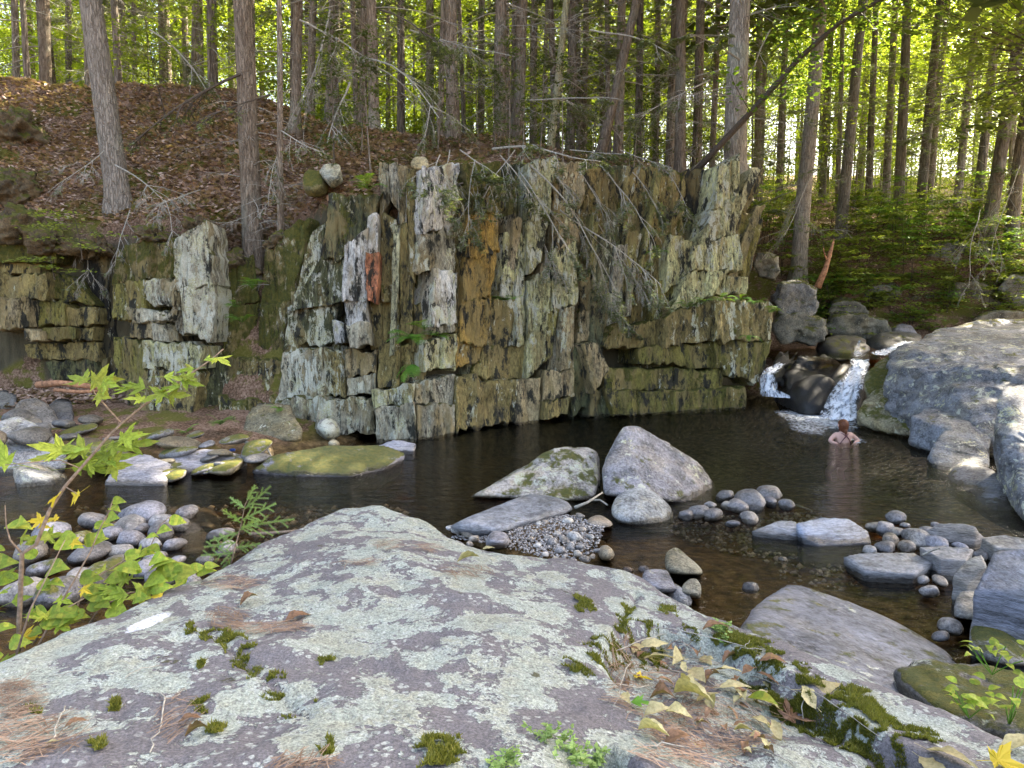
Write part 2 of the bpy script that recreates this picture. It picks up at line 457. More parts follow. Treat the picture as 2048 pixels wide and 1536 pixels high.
# ------------------------------------------------------------------ terrain: one sheet
# per station X: twelve (Y, z) nodes from behind the camera to the far wood; nodes 5..8 are the cliff foot, cliff, brink and hill brow
ST = [
 (-60, [(-80,5),(-4,1.8),(2,1.0),(6,.8),(9,.6),(13,.8),(13.4,1),(14.2,3.4),(15.5,4.2),(19.5,8.6),(80,14),(300,30)]),
 (-12, [(-80,5),(-4,1.5),(2,.5),(6,.35),(8.5,.1),(14.4,.5),(14.8,.7),(15.0,3.5),(15.25,4.0),(19.5,8.1),(80,13),(300,30)]),
 (-8,  [(-80,5),(-4,1.5),(2,.3),(6.5,.02),(9.2,-.3),(11.6,.3),(14.5,.55),(14.8,3.5),(15.0,4.0),(19.5,7.9),(80,13),(300,30)]),
 (-6.4,[(-80,5),(-4,1.5),(2,.2),(6,-.15),(9.6,-.3),(10.8,.15),(13.7,.5),(14.0,3.5),(14.3,4.1),(19.5,7.5),(80,13),(300,30)]),
 (-5.1,[(-80,5),(-4,1.5),(2,.1),(6,-.2),(9.8,-.35),(10.9,.1),(13.2,.45),(14.7,3.6),(15.4,4.3),(19,7.1),(80,13),(300,30)]),
 (-4.4,[(-80,5),(-4,1.5),(2,.1),(6,-.2),(9.9,-.4),(11.2,.05),(13.0,.4),(14.3,3.6),(14.9,4.5),(18.5,6.9),(80,12),(300,30)]),
 (-3.6,[(-80,5),(-4,1.5),(2,.1),(6,-.2),(9.9,-.4),(11.4,.0),(13.4,.35),(13.8,4.3),(14.3,4.9),(17.5,6.7),(80,12),(300,30)]),
 (-1.7,[(-80,5),(-4,1.5),(2,.1),(6,-.2),(10,-.5),(12.3,-.5),(13.6,-.4),(13.9,4.7),(14.3,5.1),(17.5,6.5),(80,12),(300,30)]),
 (-.7, [(-80,5),(-4,1.5),(2,.1),(6,-.1),(9.5,-.7),(12.8,-.9),(14.4,-.8),(14.8,4.8),(15.2,5.2),(18,6.5),(80,12),(300,30)]),
 (.27, [(-80,5),(-4,1.5),(2,.1),(7,.03),(9.5,-.8),(14,-1),(15.4,-.9),(15.8,4.9),(16.2,5.3),(18.5,6.4),(80,12),(300,30)]),
 (1.6, [(-80,5),(-4,1.5),(2,.1),(7.6,-.25),(10.5,-.8),(14,-1.2),(16,-1),(16.4,5.0),(16.8,5.4),(19,6.3),(80,12),(300,30)]),
 (3.2, [(-80,5),(-4,1.5),(2,.1),(7.8,-.34),(11,-.7),(14,-1.2),(16.8,-1),(17.2,5.0),(17.7,5.5),(19.5,6.2),(80,12),(300,30)]),
 (5.7, [(-80,5),(-4,1.5),(2,.2),(7.8,-.3),(11,-.6),(14.5,-1),(18.0,-.6),(18.4,5.0),(19,5.5),(21,5.8),(80,13),(300,30)]),
 (6.5, [(-80,5),(-4,1.5),(2,.3),(7.8,-.15),(11,-.8),(15.5,-.9),(17.2,.2),(20.8,1.0),(22.6,3.4),(26,5.6),(80,14),(300,30)]),
 (8.6, [(-80,5),(-4,1.6),(2,.5),(7.8,.2),(11,-.2),(14,.1),(16.8,.5),(21.3,1.2),(22.8,3.3),(26,5.4),(80,15),(300,30)]),
 (14,  [(-80,5),(-4,1.8),(2,.8),(7.8,.6),(11,.8),(14,.9),(17,1.1),(21.4,1.5),(23,3.6),(26,5.3),(80,16),(300,30)]),
 (60,  [(-80,5),(-4,2.5),(2,1.5),(7.8,1.2),(11,1.2),(14,1.2),(17,1.3),(21.4,1.8),(23,3.8),(26,5.5),(80,16),(300,30)]),
]
SX = np.array([s[0] for s in ST], float)
SY = np.array([[n[0] for n in s[1]] for s in ST], float)
SZ = np.array([[n[1] for n in s[1]] for s in ST], float)

def terr(X, Y, rough=True):
    X = np.asarray(X, float); Y = np.asarray(Y, float)
    sh = np.broadcast(X, Y).shape
    X = np.broadcast_to(X, sh).ravel(); Y = np.broadcast_to(Y, sh).ravel()
    yn = np.stack([np.interp(X, SX, SY[:, k]) for k in range(12)], 1)
    zn = np.stack([np.interp(X, SX, SZ[:, k]) for k in range(12)], 1)
    z = zn[:, 0].copy()
    for k in range(11):
        t = np.clip((Y - yn[:, k]) / (yn[:, k + 1] - yn[:, k]), 0, 1)
        z += t * (zn[:, k + 1] - zn[:, k])
    if rough:
        q = np.stack([X, Y, 0 * X], 1)
        a = np.where(z > 2.0, 1.0, 0.35)
        z = z + a * (0.22 * fbm(q * 0.5, 3, 5) + 0.06 * fbm(q * 2.3, 3, 9)) * smooth(-1, 4, Y)
    return z.reshape(sh)

def axis(segs):
    out = []
    for a, b_, st in segs:
        out.append(np.arange(a, b_, st))
    return np.concatenate(out + [np.array([segs[-1][1]])])
gx = axis([(-300, -60, 30), (-60, -16, 2.2), (-16, -11, .35), (-11, 12, .095), (12, 20, .4), (20, 60, 2.2), (60, 300.1, 30)])
gy = axis([(-80, -2, 6), (-2, 4, .5), (4, 24, .095), (24, 34, .35), (34, 80, 2), (80, 300.1, 20)])
XX, YY = np.meshgrid(gx, gy)
ZZ = terr(XX, YY)
nx, ny = len(gx), len(gy)
idx = np.arange(nx * ny).reshape(ny, nx)
F = np.stack([idx[:-1, :-1], idx[:-1, 1:], idx[1:, 1:], idx[1:, :-1]], -1).reshape(-1, 4)
gm = mesh_np('ground', np.stack([XX, YY, ZZ], -1).reshape(-1, 3), F, M['ground'])
ground = kind(link('ground', gm), 'structure', 'leaf littered forest ground, gully and stony stream bed')

# ------------------------------------------------------------------ pool: a closed body of dark water
def box_mesh(name, x0, x1, y0, y1, z0, z1, mat):
    v = [(x0, y0, z0), (x1, y0, z0), (x1, y1, z0), (x0, y1, z0), (x0, y0, z1), (x1, y0, z1), (x1, y1, z1), (x0, y1, z1)]
    f = [(0, 3, 2, 1), (4, 5, 6, 7), (0, 1, 5, 4), (1, 2, 6, 5), (2, 3, 7, 6), (3, 0, 4, 7)]
    return mesh_np(name, v, f, mat, False)
water = kind(link('pool_water', box_mesh('pool_water', -14, 7.6, 1.5, 18.3, -2.2, 0.0, M['water'])), 'structure', 'dark brown rippled pool below the cliff')
water2 = kind(link('upper_pool_water', box_mesh('upper_pool_water', 7.3, 12.5, 16.5, 21.2, 0.35, 1.13, M['water'])), 'structure', 'upper pool feeding the small waterfall')

# ------------------------------------------------------------------ the cliff: slabs standing in front of the bank
cliff = link('cliff', None, loc=(0, 14, 0))
kind(cliff, 'structure', 'steeply bedded schist cliff with lichen and moss')
DX = [-200, 0, 220, 300, 430, 500, 600, 840, 950, 1050, 1170, 1300, 1490, 1560]
DY = [14.6, 14.3, 14.2, 13.3, 13.2, 13.5, 12.9, 13.0, 13.9, 14.8, 15.4, 16.2, 17.2, 17.5]
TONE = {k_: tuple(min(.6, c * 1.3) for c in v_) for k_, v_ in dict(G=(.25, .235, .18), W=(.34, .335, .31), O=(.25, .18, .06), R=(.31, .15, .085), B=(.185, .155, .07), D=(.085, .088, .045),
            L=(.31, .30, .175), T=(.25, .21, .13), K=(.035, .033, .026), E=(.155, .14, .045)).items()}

def face_pt(x, y, proud):
    Y0 = np.interp(x, DX, DY)
    z = P(x, y, Y0)[2]
    return P(x, y, Y0 + 0.075 * max(z, 0) - proud)

CLEFTS = (836, 1008, 760, 1054)          # photo columns of the open clefts
def slab_mesh(q, proud, seed, depth=0.7, rel=0.035, sub=None, tilt=0.0):
    """a jointed block of schist: bilinear front face with its own relief, chipped edges and real thickness"""
    ctr = np.mean(q, 0)
    near_cleft = min(abs(e_[0] - c_) for e_ in q for c_ in CLEFTS) < 9
    q = [tuple(ctr + (np.array(e_) - ctr) * np.array((.95 if near_cleft else 1.07, 1.045))) for e_ in q]
    c = [face_pt(x, y, proud + (tilt if i in (1, 2) else -tilt)) for i, (x, y) in enumerate(q)]   # TL TR BR BL
    w = (np.linalg.norm(c[1] - c[0]) + np.linalg.norm(c[2] - c[3])) / 2
    h = (np.linalg.norm(c[3] - c[0]) + np.linalg.norm(c[2] - c[1])) / 2
    nu = int(np.clip(w / 0.028, 8, 40)); nv = int(np.clip(h / 0.04, 8, 44))
    u = np.linspace(0, 1, nu + 1); v = np.linspace(0, 1, nv + 1)
    e1 = min(.25, .014 / w); e2 = min(.25, .014 / h)
    u = np.concatenate([[0, e1], u[(u > e1 * 1.5) & (u < 1 - e1 * 1.5)], [1 - e1, 1]]); v = np.concatenate([[0, e2], v[(v > e2 * 1.5) & (v < 1 - e2 * 1.5)], [1 - e2, 1]])
    nu, nv = len(u) - 1, len(v) - 1
    U, V = np.meshgrid(u, v)
    B = ((1 - U) * (1 - V))[..., None] * c[0] + (U * (1 - V))[..., None] * c[1] + (U * V)[..., None] * c[2] + ((1 - U) * V)[..., None] * c[3]
    nrm = np.cross(c[1] - c[0], c[3] - c[0]); nrm /= np.linalg.norm(nrm)
    if nrm[1] > 0: nrm = -nrm
    right = (c[1] - c[0]) / (np.linalg.norm(c[1] - c[0]) + 1e-9)
    down = (c[3] - c[0]) / (np.linalg.norm(c[3] - c[0]) + 1e-9)
    so = seed * 3.7
    # edges wander and chip
    eu = np.minimum(U, 1 - U); ev = np.minimum(V, 1 - V)
    amp = 0.03 * min(w, h) + 0.008
    j1 = fbm(np.stack([U * 0 + so, V * h * 5.0, (U > .5) * 5.0], -1), 3, 3)
    j2 = fbm(np.stack([U * w * 4.0, V * 0 + so, (V > .5) * 5.0 + 2], -1), 2, 4) + 1.6 * np.floor(4 * vnoise(np.stack([U * w * 13.0, V * 0 + so, (V > .5) * 5.0 + 3], -1), 6)) / 4
    B = B + right * (j1 * amp * (1 - smooth(0, .5, eu)))[..., None] + down * (j2 * amp * 1.3 * (1 - smooth(0, .5, ev)))[..., None]
    # relief: laminae run down the slab, steps break across it
    q3 = B + so
    lam = ridge(np.stack([q3[..., 0] * 9, q3[..., 2] * 0.8, q3[..., 1] * 0 + so], -1), 3, 21)
    stepn = np.floor(3.4 * fbm(np.stack([q3[..., 0] * 4.2, q3[..., 2] * 1.3, 0 * U + so], -1), 3, 31)) / 3.4
    stepn = stepn + .5 * np.floor(3 * fbm(np.stack([q3[..., 0] * 9, q3[..., 2] * 2.2, 0 * U + so], -1), 2, 33)) / 3
    big = fbm(np.stack([q3[..., 0] * 1.6, q3[..., 2] * 1.0, 0 * U + so], -1), 3, 41)
    groove = np.clip(ridge(np.stack([q3[..., 0] * 5.5, q3[..., 2] * 0.45, q3[..., 1] * 0 + so + 4], -1), 2, 51) - .95, 0, 1)
    d = rel * (0.4 * lam + 1.2 * stepn + 0.8 * big - 2.2 * groove)
    edge_w = 0.016
    e = np.minimum(eu * w, ev * h)
    rnd = -0.013 * (1 - smooth(0, edge_w, e)) ** 2
    front = B + nrm * (d + rnd)[..., None]
    n1, m1 = nu + 1, nv + 1
    verts = [front.reshape(-1, 3)]
    ii = np.arange(n1 * m1).reshape(m1, n1)
    faces = np.stack([ii[:-1, :-1], ii[1:, :-1], ii[1:, 1:], ii[:-1, 1:]], -1).reshape(-1, 4).tolist()
    loop = list(ii[0, :]) + list(ii[1:, -1]) + list(ii[-1, -2::-1]) + list(ii[-2:0:-1, 0])
    fl = front.reshape(-1, 3)[loop]
    cen = fl.mean(0)
    back = cen + (fl - cen) * 0.94 - nrm * depth
    n0 = n1 * m1
    verts.append(back)
    L_ = len(loop)
    for k in range(L_):
        k2 = (k + 1) % L_
        faces.append((int(loop[k2]), int(loop[k]), n0 + k, n0 + k2)[::-1])
    faces.append(tuple(range(n0, n0 + L_)))
    me = mesh_np('rock_slab', np.concatenate(verts), faces, M['cliff'])
    me.set_sharp_from_angle(angle=R(32))
    return me

SLABS = [  # corners TL TR BR BL (photo px), how far it stands out (m), tone, lichen, moss
 # dark mossy buttress and the pale slabs
 ((655,400),(765,392),(738,500),(640,520), .12,'D',.34,.35), ((620,470),(660,440),(650,560),(590,600), .0,'D',.55,.35), ((640,520),(690,497),(690,600),(582,620), .05,'D',.55,.2),
 ((580,620),(665,605),(664,690),(572,695), .0,'D',.6,.25), ((735,432),(757,428),(757,508),(731,508), .22,'W',.4,.05),
 ((690,492),(733,462),(731,602),(686,602), .26,'W',.3,.0), ((688,602),(733,600),(737,650),(690,652), .24,'W',.2,.0), ((692,651),(738,646),(741,692),(700,697), .28,'G',.3,.0),
 ((664,638),(690,650),(690,685),(672,691), .16,'W',.35,.0), ((729,508),(757,505),(756,574),(729,575), .33,'R',.12,.0), ((731,577),(756,575),(750,603),(735,603), .33,'R',.1,.0),
 ((757,330),(777,328),(781,402),(760,430), .05,'G',.3,.1), ((778,328),(795,328),(799,420),(782,402), .1,'G',.25,.1), ((796,335),(812,335),(812,450),(799,470), .0,'T',.3,.2), ((813,340),(833,342),(828,560),(812,525), .16,'B',.3,.2),
 ((760,428),(795,440),(799,600),(762,600), .03,'B',.35,.25), ((797,450),(829,455),(826,660),(799,680), .07,'B',.25,.25), ((742,602),(800,600),(798,688),(744,695), .0,'B',.35,.1),
 ((842,345),(922,328),(916,450),(840,470), .22,'W',.45,.05), ((840,470),(916,452),(913,545),(832,546), .18,'G',.45,.1), ((868,546),(914,546),(912,645),(866,650), .24,'W',.6,.0), ((867,651),(911,647),(910,665),(868,669), .22,'G',.2,.0),
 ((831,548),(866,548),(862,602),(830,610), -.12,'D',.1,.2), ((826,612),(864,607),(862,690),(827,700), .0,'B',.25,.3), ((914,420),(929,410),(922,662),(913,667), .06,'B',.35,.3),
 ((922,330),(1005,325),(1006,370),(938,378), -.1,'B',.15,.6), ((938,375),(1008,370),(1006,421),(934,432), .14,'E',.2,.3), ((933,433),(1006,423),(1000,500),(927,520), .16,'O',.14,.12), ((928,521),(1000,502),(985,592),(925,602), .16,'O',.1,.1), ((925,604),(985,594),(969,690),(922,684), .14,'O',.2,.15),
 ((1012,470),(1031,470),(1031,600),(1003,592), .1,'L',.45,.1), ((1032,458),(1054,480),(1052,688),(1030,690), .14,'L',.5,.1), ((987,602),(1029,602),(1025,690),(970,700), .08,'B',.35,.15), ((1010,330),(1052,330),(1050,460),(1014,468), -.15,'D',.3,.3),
 ((1057,330),(1112,318),(1102,430),(1056,440), .2,'L',.5,.1), ((1052,442),(1101,432),(1082,525),(1057,545), .22,'L',.6,.05), ((1058,562),(1106,540),(1101,622),(1057,680), .2,'L',.55,.1), ((1057,683),(1097,626),(1091,722),(1053,762), .2,'L',.5,.1),
 ((1113,330),(1166,330),(1161,480),(1110,500), .16,'T',.35,.15), ((1108,502),(1159,482),(1153,605),(1106,620), .2,'L',.5,.15), ((1105,622),(1126,620),(1118,740),(1091,745), .04,'G',.15,.05), ((1124,620),(1151,612),(1148,735),(1119,740), .2,'T',.4,.2),
 # lower courses
 ((572,702),(640,697),(645,790),(555,802), .1,'G',.6,.15), ((642,698),(690,702),(690,790),(647,790), .05,'B',.55,.2), ((692,702),(751,702),(751,746),(692,755), .1,'T',.3,.1), ((692,757),(753,748),(751,785),(692,792), .1,'G',.45,.05),
 ((754,692),(800,682),(800,770),(754,780), .08,'B',.3,.15), ((802,692),(850,690),(850,758),(802,769), .0,'B',.25,.3), ((853,682),(912,672),(910,735),(853,740), .16,'L',.5,.05), ((914,676),(966,692),(960,720),(914,738), .12,'O',.25,.15), ((967,694),(1052,692),(1052,760),(940,757), .06,'B',.3,.2),
 ((742,782),(830,766),(828,806),(747,816), .3,'L',.7,.0), ((831,768),(916,752),(915,815),(832,808), .2,'G',.4,.1), ((552,804),(640,793),(638,866),(556,872), .18,'G',.5,.2), ((640,800),(742,796),(748,868),(632,872), .26,'G',.55,.2), ((748,818),(830,810),(836,884),(750,886), .38,'G',.45,.15), ((832,818),(915,808),(912,872),(836,884), .32,'G',.3,.1),
 ((917,758),(1030,766),(1030,842),(912,862), .26,'B',.3,.1), ((1033,762),(1081,757),(1079,845),(1031,850), .3,'T',.2,.1), ((1088,747),(1146,740),(1146,792),(1086,802), .4,'T',.15,.05), ((1086,804),(1141,795),(1137,832),(1086,838), .34,'B',.1,.1),
 # recess hung with branches
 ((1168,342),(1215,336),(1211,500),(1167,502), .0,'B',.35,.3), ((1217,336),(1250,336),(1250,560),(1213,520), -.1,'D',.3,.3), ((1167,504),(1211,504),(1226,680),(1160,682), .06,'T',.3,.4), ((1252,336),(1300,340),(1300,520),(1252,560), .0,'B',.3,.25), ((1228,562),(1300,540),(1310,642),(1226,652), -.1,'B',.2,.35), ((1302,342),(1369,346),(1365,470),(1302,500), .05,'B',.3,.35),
 ((1371,346),(1428,342),(1412,462),(1373,462), -.2,'K',.3,.1), ((1300,500),(1345,480),(1340,560),(1300,560), .0,'B',.3,.3),  # the blackest slab's tone paints in the shade of the hollow
 # pale leaning pillar
 ((1440,335),(1480,311),(1478,392),(1428,420), .3,'L',.5,.0), ((1424,421),(1478,394),(1475,470),(1398,490), .32,'L',.5,.05), ((1392,491),(1474,472),(1480,542),(1382,542), .34,'L',.45,.1), ((1342,470),(1393,490),(1376,560),(1332,580), .24,'L',.4,.15), ((1382,544),(1446,546),(1422,590),(1345,622), .36,'L',.3,.15), ((1418,548),(1491,556),(1489,588),(1418,590), .5,'L',.35,.1), ((1306,562),(1345,562),(1345,634),(1302,642), .14,'E',.25,.2), ((1474,420),(1522,440),(1500,560),(1480,552), .1,'E',.25,.25),
 # overhanging ledge block and the steps below
 ((1226,652),(1330,640),(1330,700),(1212,692), .4,'B',.2,.3), ((1331,632),(1430,600),(1431,680),(1331,692), .75,'B',.4,.25), ((1432,600),(1549,612),(1541,680),(1432,680), .9,'B',.42,.2), ((1286,696),(1430,684),(1431,736),(1288,726), .6,'E',.22,.2), ((1433,684),(1541,683),(1516,768),(1433,736), .8,'E',.3,.15),
 ((1212,738),(1342,738),(1358,777),(1214,782), .5,'E',.12,.35), ((1345,738),(1440,742),(1447,785),(1352,780), .6,'E',.12,.3), ((1222,783),(1350,782),(1352,830),(1232,832), .7,'E',.12,.2), ((1353,784),(1490,776),(1488,824),(1354,830), .85,'E',.12,.4),
 ((1166,690),(1196,686),(1216,740),(1186,782), .55,'T',.05,.12), ((1148,700),(1172,692),(1187,800),(1148,835), .2,'D',.15,.2), ((1186,785),(1225,770),(1245,832),(1180,838), .3,'D',.15,.2),
 # lichened pillar left of the gully
 ((352,482),(412,446),(424,570),(346,580), .22,'G',.6,.2), ((290,562),(350,560),(346,618),(286,602), .2,'G',.5,.15), ((347,582),(424,572),(421,682),(352,662), .2,'G',.62,.1), ((226,572),(289,562),(286,640),(229,640), .1,'E',.3,.15), ((255,616),(345,622),(330,641),(262,645), .42,'G',.2,.0), ((262,647),(304,646),(305,676),(263,676), .15,'T',.15,.15), ((304,648),(350,652),(352,680),(306,681), .15,'G',.3,.0), ((288,684),(402,690),(396,740),(286,736), .22,'L',.55,.1), ((226,680),(288,682),(282,832),(236,765), .15,'E',.25,.2), ((286,738),(396,742),(382,835),(282,842), .18,'B',.4,.2), ((398,700),(472,722),(462,822),(392,832), .0,'D',.3,.2), ((226,505),(300,470),(292,560),(228,570), .05,'B',.3,.5), ((296,490),(350,480),(346,560),(290,562), .0,'B',.35,.5),
 # mossy rock showing through the soil of the gully
 ((432,545),(505,515),(516,600),(436,620), -.22,'B',.3,.6), ((528,500),(612,440),(584,600),(520,612), -.12,'B',.3,.65), ((440,622),(516,606),(510,700),(452,716), -.15,'B',.25,.6), ((518,614),(576,606),(562,720),(514,710), -.05,'B',.4,.55), ((470,716),(560,722),(552,800),(478,806), .0,'B',.42,.4), ((440,800),(556,804),(552,872),(446,876), .1,'B',.4,.4),
 # stacked courses at the left edge
 ((-60,480),(110,480),(100,522),(-60,526), .2,'E',.1,.8), ((-60,528),(70,522),(68,546),(-60,550), .1,'B',.12,.2), ((-60,553),(86,547),(85,598),(-60,601), .2,'B',.15,.15), ((-40,602),(45,597),(46,656),(-40,660), .3,'T',.15,.05), ((47,602),(75,600),(73,652),(48,652), .1,'T',.05,.1), ((77,602),(130,610),(130,651),(74,652), .12,'E',.1,.1), ((132,614),(190,617),(188,651),(132,653), .12,'B',.15,.1), ((80,657),(145,656),(145,679),(86,679), .18,'E',.1,.1), ((147,656),(186,656),(184,681),(147,681), .08,'B',.12,.1), ((48,657),(78,661),(78,683),(50,681), .3,'T',.1,.1), ((50,690),(190,686),(195,722),(60,716), .0,'B',.12,.1), ((100,724),(212,717),(206,765),(112,758), -.05,'D',.2,.1), ((88,548),(150,560),(190,612),(92,600), .05,'E',.1,.5), ((150,500),(215,510),(215,640),(190,610), -.1,'K',.25,.1), ((-40,690),(50,690),(60,760),(-40,765), -.3,'K',.1,.1), ((190,640),(226,640),(230,760),(195,760), -.15,'K',.25,.05),  # blackest slabs paint in the shade of the void and clefts
]
for si, (a, b_, c_, d_, pr, tn, li, mo) in enumerate(SLABS):
    pr = pr * 1.7 - .06 if abs(pr) < .4 else pr
    o = link('rock_slab', slab_mesh((a, b_, c_, d_), pr, si, depth=0.75, rel=0.05), cliff)
    o.matrix_parent_inverse = Matrix.Translation((0, -14, 0))
    t = (np.array(TONE[tn]) / .3) ** 1.3 * .3 * random.uniform(.85, 1.2)
    o.color = (*t, 1)
    o['lichen'] = min(.66, li * 1.0 + .05); o['moss'] = min(1, mo * 1.2 + .2)

# thin upright leaves of schist standing against the face
random.seed(404)
for k in range(46):
    x = random.uniform(600, 1460); y = random.uniform(335, 560); h_ = random.uniform(90, 300); w_ = random.uniform(10, 30)
    lean = np.interp(x, [600, 700, 750, 900, 960, 1100, 1220, 1330, 1420, 1480], [.30, .2, .03, .02, .12, .12, .06, .25, .38, .40])
    ytop = np.interp(x, [600, 700, 760, 1400, 1480], [450, 350, 335, 345, 320])
    y = max(y, ytop); ybot = np.interp(x, [600, 1160, 1230, 1350, 1480], [690, 740, 640, 600, 560])
    if y + h_ > ybot: h_ = ybot - y
    if any(x - 6 < c_ < x + w_ + lean * h_ + 4 for c_ in CLEFTS): continue
    if h_ < 60 or 686 < x < 760 or 842 < x < 916 or 905 < x < 1005 or 600 < x < 700: continue
    q = ((x + lean * h_, y), (x + w_ + lean * h_, y + random.uniform(-5, 12)), (x + w_ * random.uniform(.5, 1), y + h_ + random.uniform(-12, 6)), (x, y + h_))
    o = link('rock_leaf', slab_mesh(q, random.uniform(.08, .24), 500 + k, depth=.5, rel=.03), cliff)
    o.matrix_parent_inverse = Matrix.Translation((0, -14, 0))
    o.color = (*(np.array(TONE[random.choice('BBLLTGED')]) * random.uniform(.8, 1.15)), 1)
    o['lichen'] = random.uniform(.15, .5); o['moss'] = random.uniform(.2, .5)

# loose wedges fill the joints between the named slabs
for k in range(90):
    x = random.uniform(570, 1420); y = random.uniform(345, 800)
    w_, h_ = random.uniform(14, 34), random.uniform(40, 130)
    ln = (x - 900) * 0.00012 * h_ * -1
    if x > 1320 and y > 560 or any(x - 4 < c_ < x + w_ + 4 for c_ in CLEFTS): continue
    q = ((x + ln, y), (x + w_ + ln, y + random.uniform(-6, 6)), (x + w_ - ln, y + h_ + random.uniform(-8, 8)), (x - ln, y + h_))
    if y + h_ > 845: continue
    o = link('rock_wedge', slab_mesh(q, random.uniform(-.34, -.12), 200 + k, depth=.6, rel=.04), cliff)
    o.matrix_parent_inverse = Matrix.Translation((0, -14, 0))
    o.color = (*(np.array(TONE[random.choice('BBDEGLT')]) * random.uniform(.7, 1.1)), 1)
    o['lichen'] = random.uniform(.1, .5); o['moss'] = random.uniform(.1, .4)
# ------------------------------------------------------------------ stones
def ico(sub):
    bm = bmesh.new()
    bmesh.ops.create_icosphere(bm, subdivisions=sub, radius=1)
    v = np.array([x.co[:] for x in bm.verts]); f = np.array([[w.index for w in x.verts] for x in bm.faces])
    bm.free()
    return v / np.linalg.norm(v, axis=1)[:, None], f
ICO = {k: ico(k) for k in (2, 3, 4, 5, 6)}

def planes_of(pts):
    bm = bmesh.new()
    for p in pts: bm.verts.new(p)
    bmesh.ops.convex_hull(bm, input=bm.verts)
    bm.normal_update()
    c = np.mean(pts, 0)
    out = []
    for f in bm.faces:
        n = np.array(f.normal[:]); d = float(np.dot(n, np.array(f.verts[0].co[:]) - c))
        if d < 0: n, d = -n, -d
        out.append((n, max(d, 0.02)))
    bm.free()
    return c, np.array([o[0] for o in out]), np.array([o[1] for o in out])

def hull_rock(pts, k=14, sub=5, noise=0.04, freq=2.0, seed=0, strata=0.0, block=0.0):
    """a rounded stone filling the hull of the given points; returns (centre, verts, faces)"""
    c, n, d = planes_of(np.asarray(pts, float))
    dirs, f = ICO[sub]
    g = np.clip(dirs @ n.T / d[None, :], 0, None)
    r = (g ** k).sum(1) ** (-1.0 / k)
    v = dirs * r[:, None]
    q = v + c
    v = v + dirs * (noise * fbm(q * freq, 5, seed, 0.55))[:, None]
    v = v - dirs * (noise * 0.8 * np.clip(ridge(q * freq * 0.7, 2, seed + 9) - 0.75, 0, 1))[:, None]
    if block:
        st = np.floor(3.2 * fbm(q * np.array((.9, .9, 1.5)), 3, seed + 5)) / 3.2
        v = v + dirs * (block * st)[:, None]
    if strata:
        v = v + dirs * (strata * vnoise(np.stack([q[:, 0] * .6, q[:, 1] * .6, q[:, 2] * 16], 1), seed + 3))[:, None]
    return c, v, f

def rock(name, pts, label, tone, lichen=.2, moss=.1, mat='rock', group=None, cat='boulder', **kw):
    pts = [np.asarray(p_, float) for p_ in pts]
    ext = np.ptp(np.array(pts), axis=0)
    if min(ext) < .5 * max(ext) and len(pts) <= 8 and max(ext) > .3:      # an outline only: give the stone its body
        pts = pts + [p_ + np.array((0, .4 * max(ext), -.12 * max(ext))) for p_ in pts] + [p_ + np.array((0, .15, -.12 * max(ext))) for p_ in pts]
    c, v, f = hull_rock(pts, **kw)
    base = np.array((c[0], c[1], c[2] + v[:, 2].min()))
    o = link(name, mesh_np(name, v + c - base, f, M[mat]), loc=base)
    o.color = (*tone, 1); o['lichen'] = lichen; o['moss'] = moss
    return tag(o, label, cat, group)

def bulge(front, back_Y, drop=0.0, zbot=-0.4):
    """points of a stone: its outline as seen (px with depth) and the same outline further back, plus a buried foot"""
    a = [P(x, y, Y) for x, y, Y in front]
    b2 = []
    for x, y, Y in front:
        p = P(x, y, Y)
        b2.append(np.array((p[0] * 1.0, p[1] + back_Y, p[2] - drop)))
    foot = [np.array((p[0], p[1], zbot)) for p in a] + [np.array((p[0], p[1], zbot)) for p in b2]
    return a + b2 + foot

PUR = (.25, .24, .245); BLU = (.20, .21, .225); GRY = (.23, .225, .215); DRK = (.09, .085, .075); TAN = (.24, .20, .15); OLV = (.15, .135, .07); PALE = (.40, .39, .37)

# --- midstream group
rock('boulder', [P(1197,930,9.0),P(1245,850,9.4),P(1275,848,9.5),P(1330,880,9.6),P(1395,920,9.6),P(1418,960,9.5),P(1436,1000,9.2),P(1380,1010,8.6),P(1290,1000,8.4),P(1205,990,8.5),
      P(1235,880,10.4),P(1330,905,10.6),P(1420,990,10.4),P(1205,960,10.2), G(1210,1010,-.5),G(1435,1015,-.5),G(1430,960,-.5),G(1220,960,-.5)],
     'big angular purple grey boulder standing tallest in midstream', PUR, .34, .18, k=50, sub=6, noise=.03, freq=2.2, seed=3, block=.04)
rock('boulder', [P(1207,1010,7.9),P(1225,975,8.2),P(1285,957,8.3),P(1335,985,8.2),P(1367,1050,7.9),P(1300,1062,7.5),P(1225,1050,7.5),P(1280,965,8.8),P(1350,1010,8.8),P(1225,995,8.8),
      G(1220,1058,-.25),G(1362,1062,-.25),G(1290,1072,-.3),G(1290,1020,-.3)],
     'smooth rounded grey boulder in front of the tall angular one', (.30, .31, .30), .25, .05, k=5, sub=5, noise=.012, freq=1.5, seed=4)
rock('boulder', [P(932,995,8.7),P(1010,965,9.0),P(1070,920,9.3),P(1120,895,9.6),P(1165,890,9.6),P(1205,905,9.6),P(1212,960,9.0),P(1190,1000,8.6),P(1120,1005,8.5),P(1000,1000,8.6),P(1120,905,10.2),P(1195,915,10.3),
      G(935,1000,-.3),G(1210,1015,-.3),G(1200,960,-.3),G(1000,960,-.3)],
     'low pale lichened boulder with moss patches left of the tall angular one', (.36, .33, .29), .5, .34, k=16, sub=6, noise=.07, freq=1.8, seed=5)
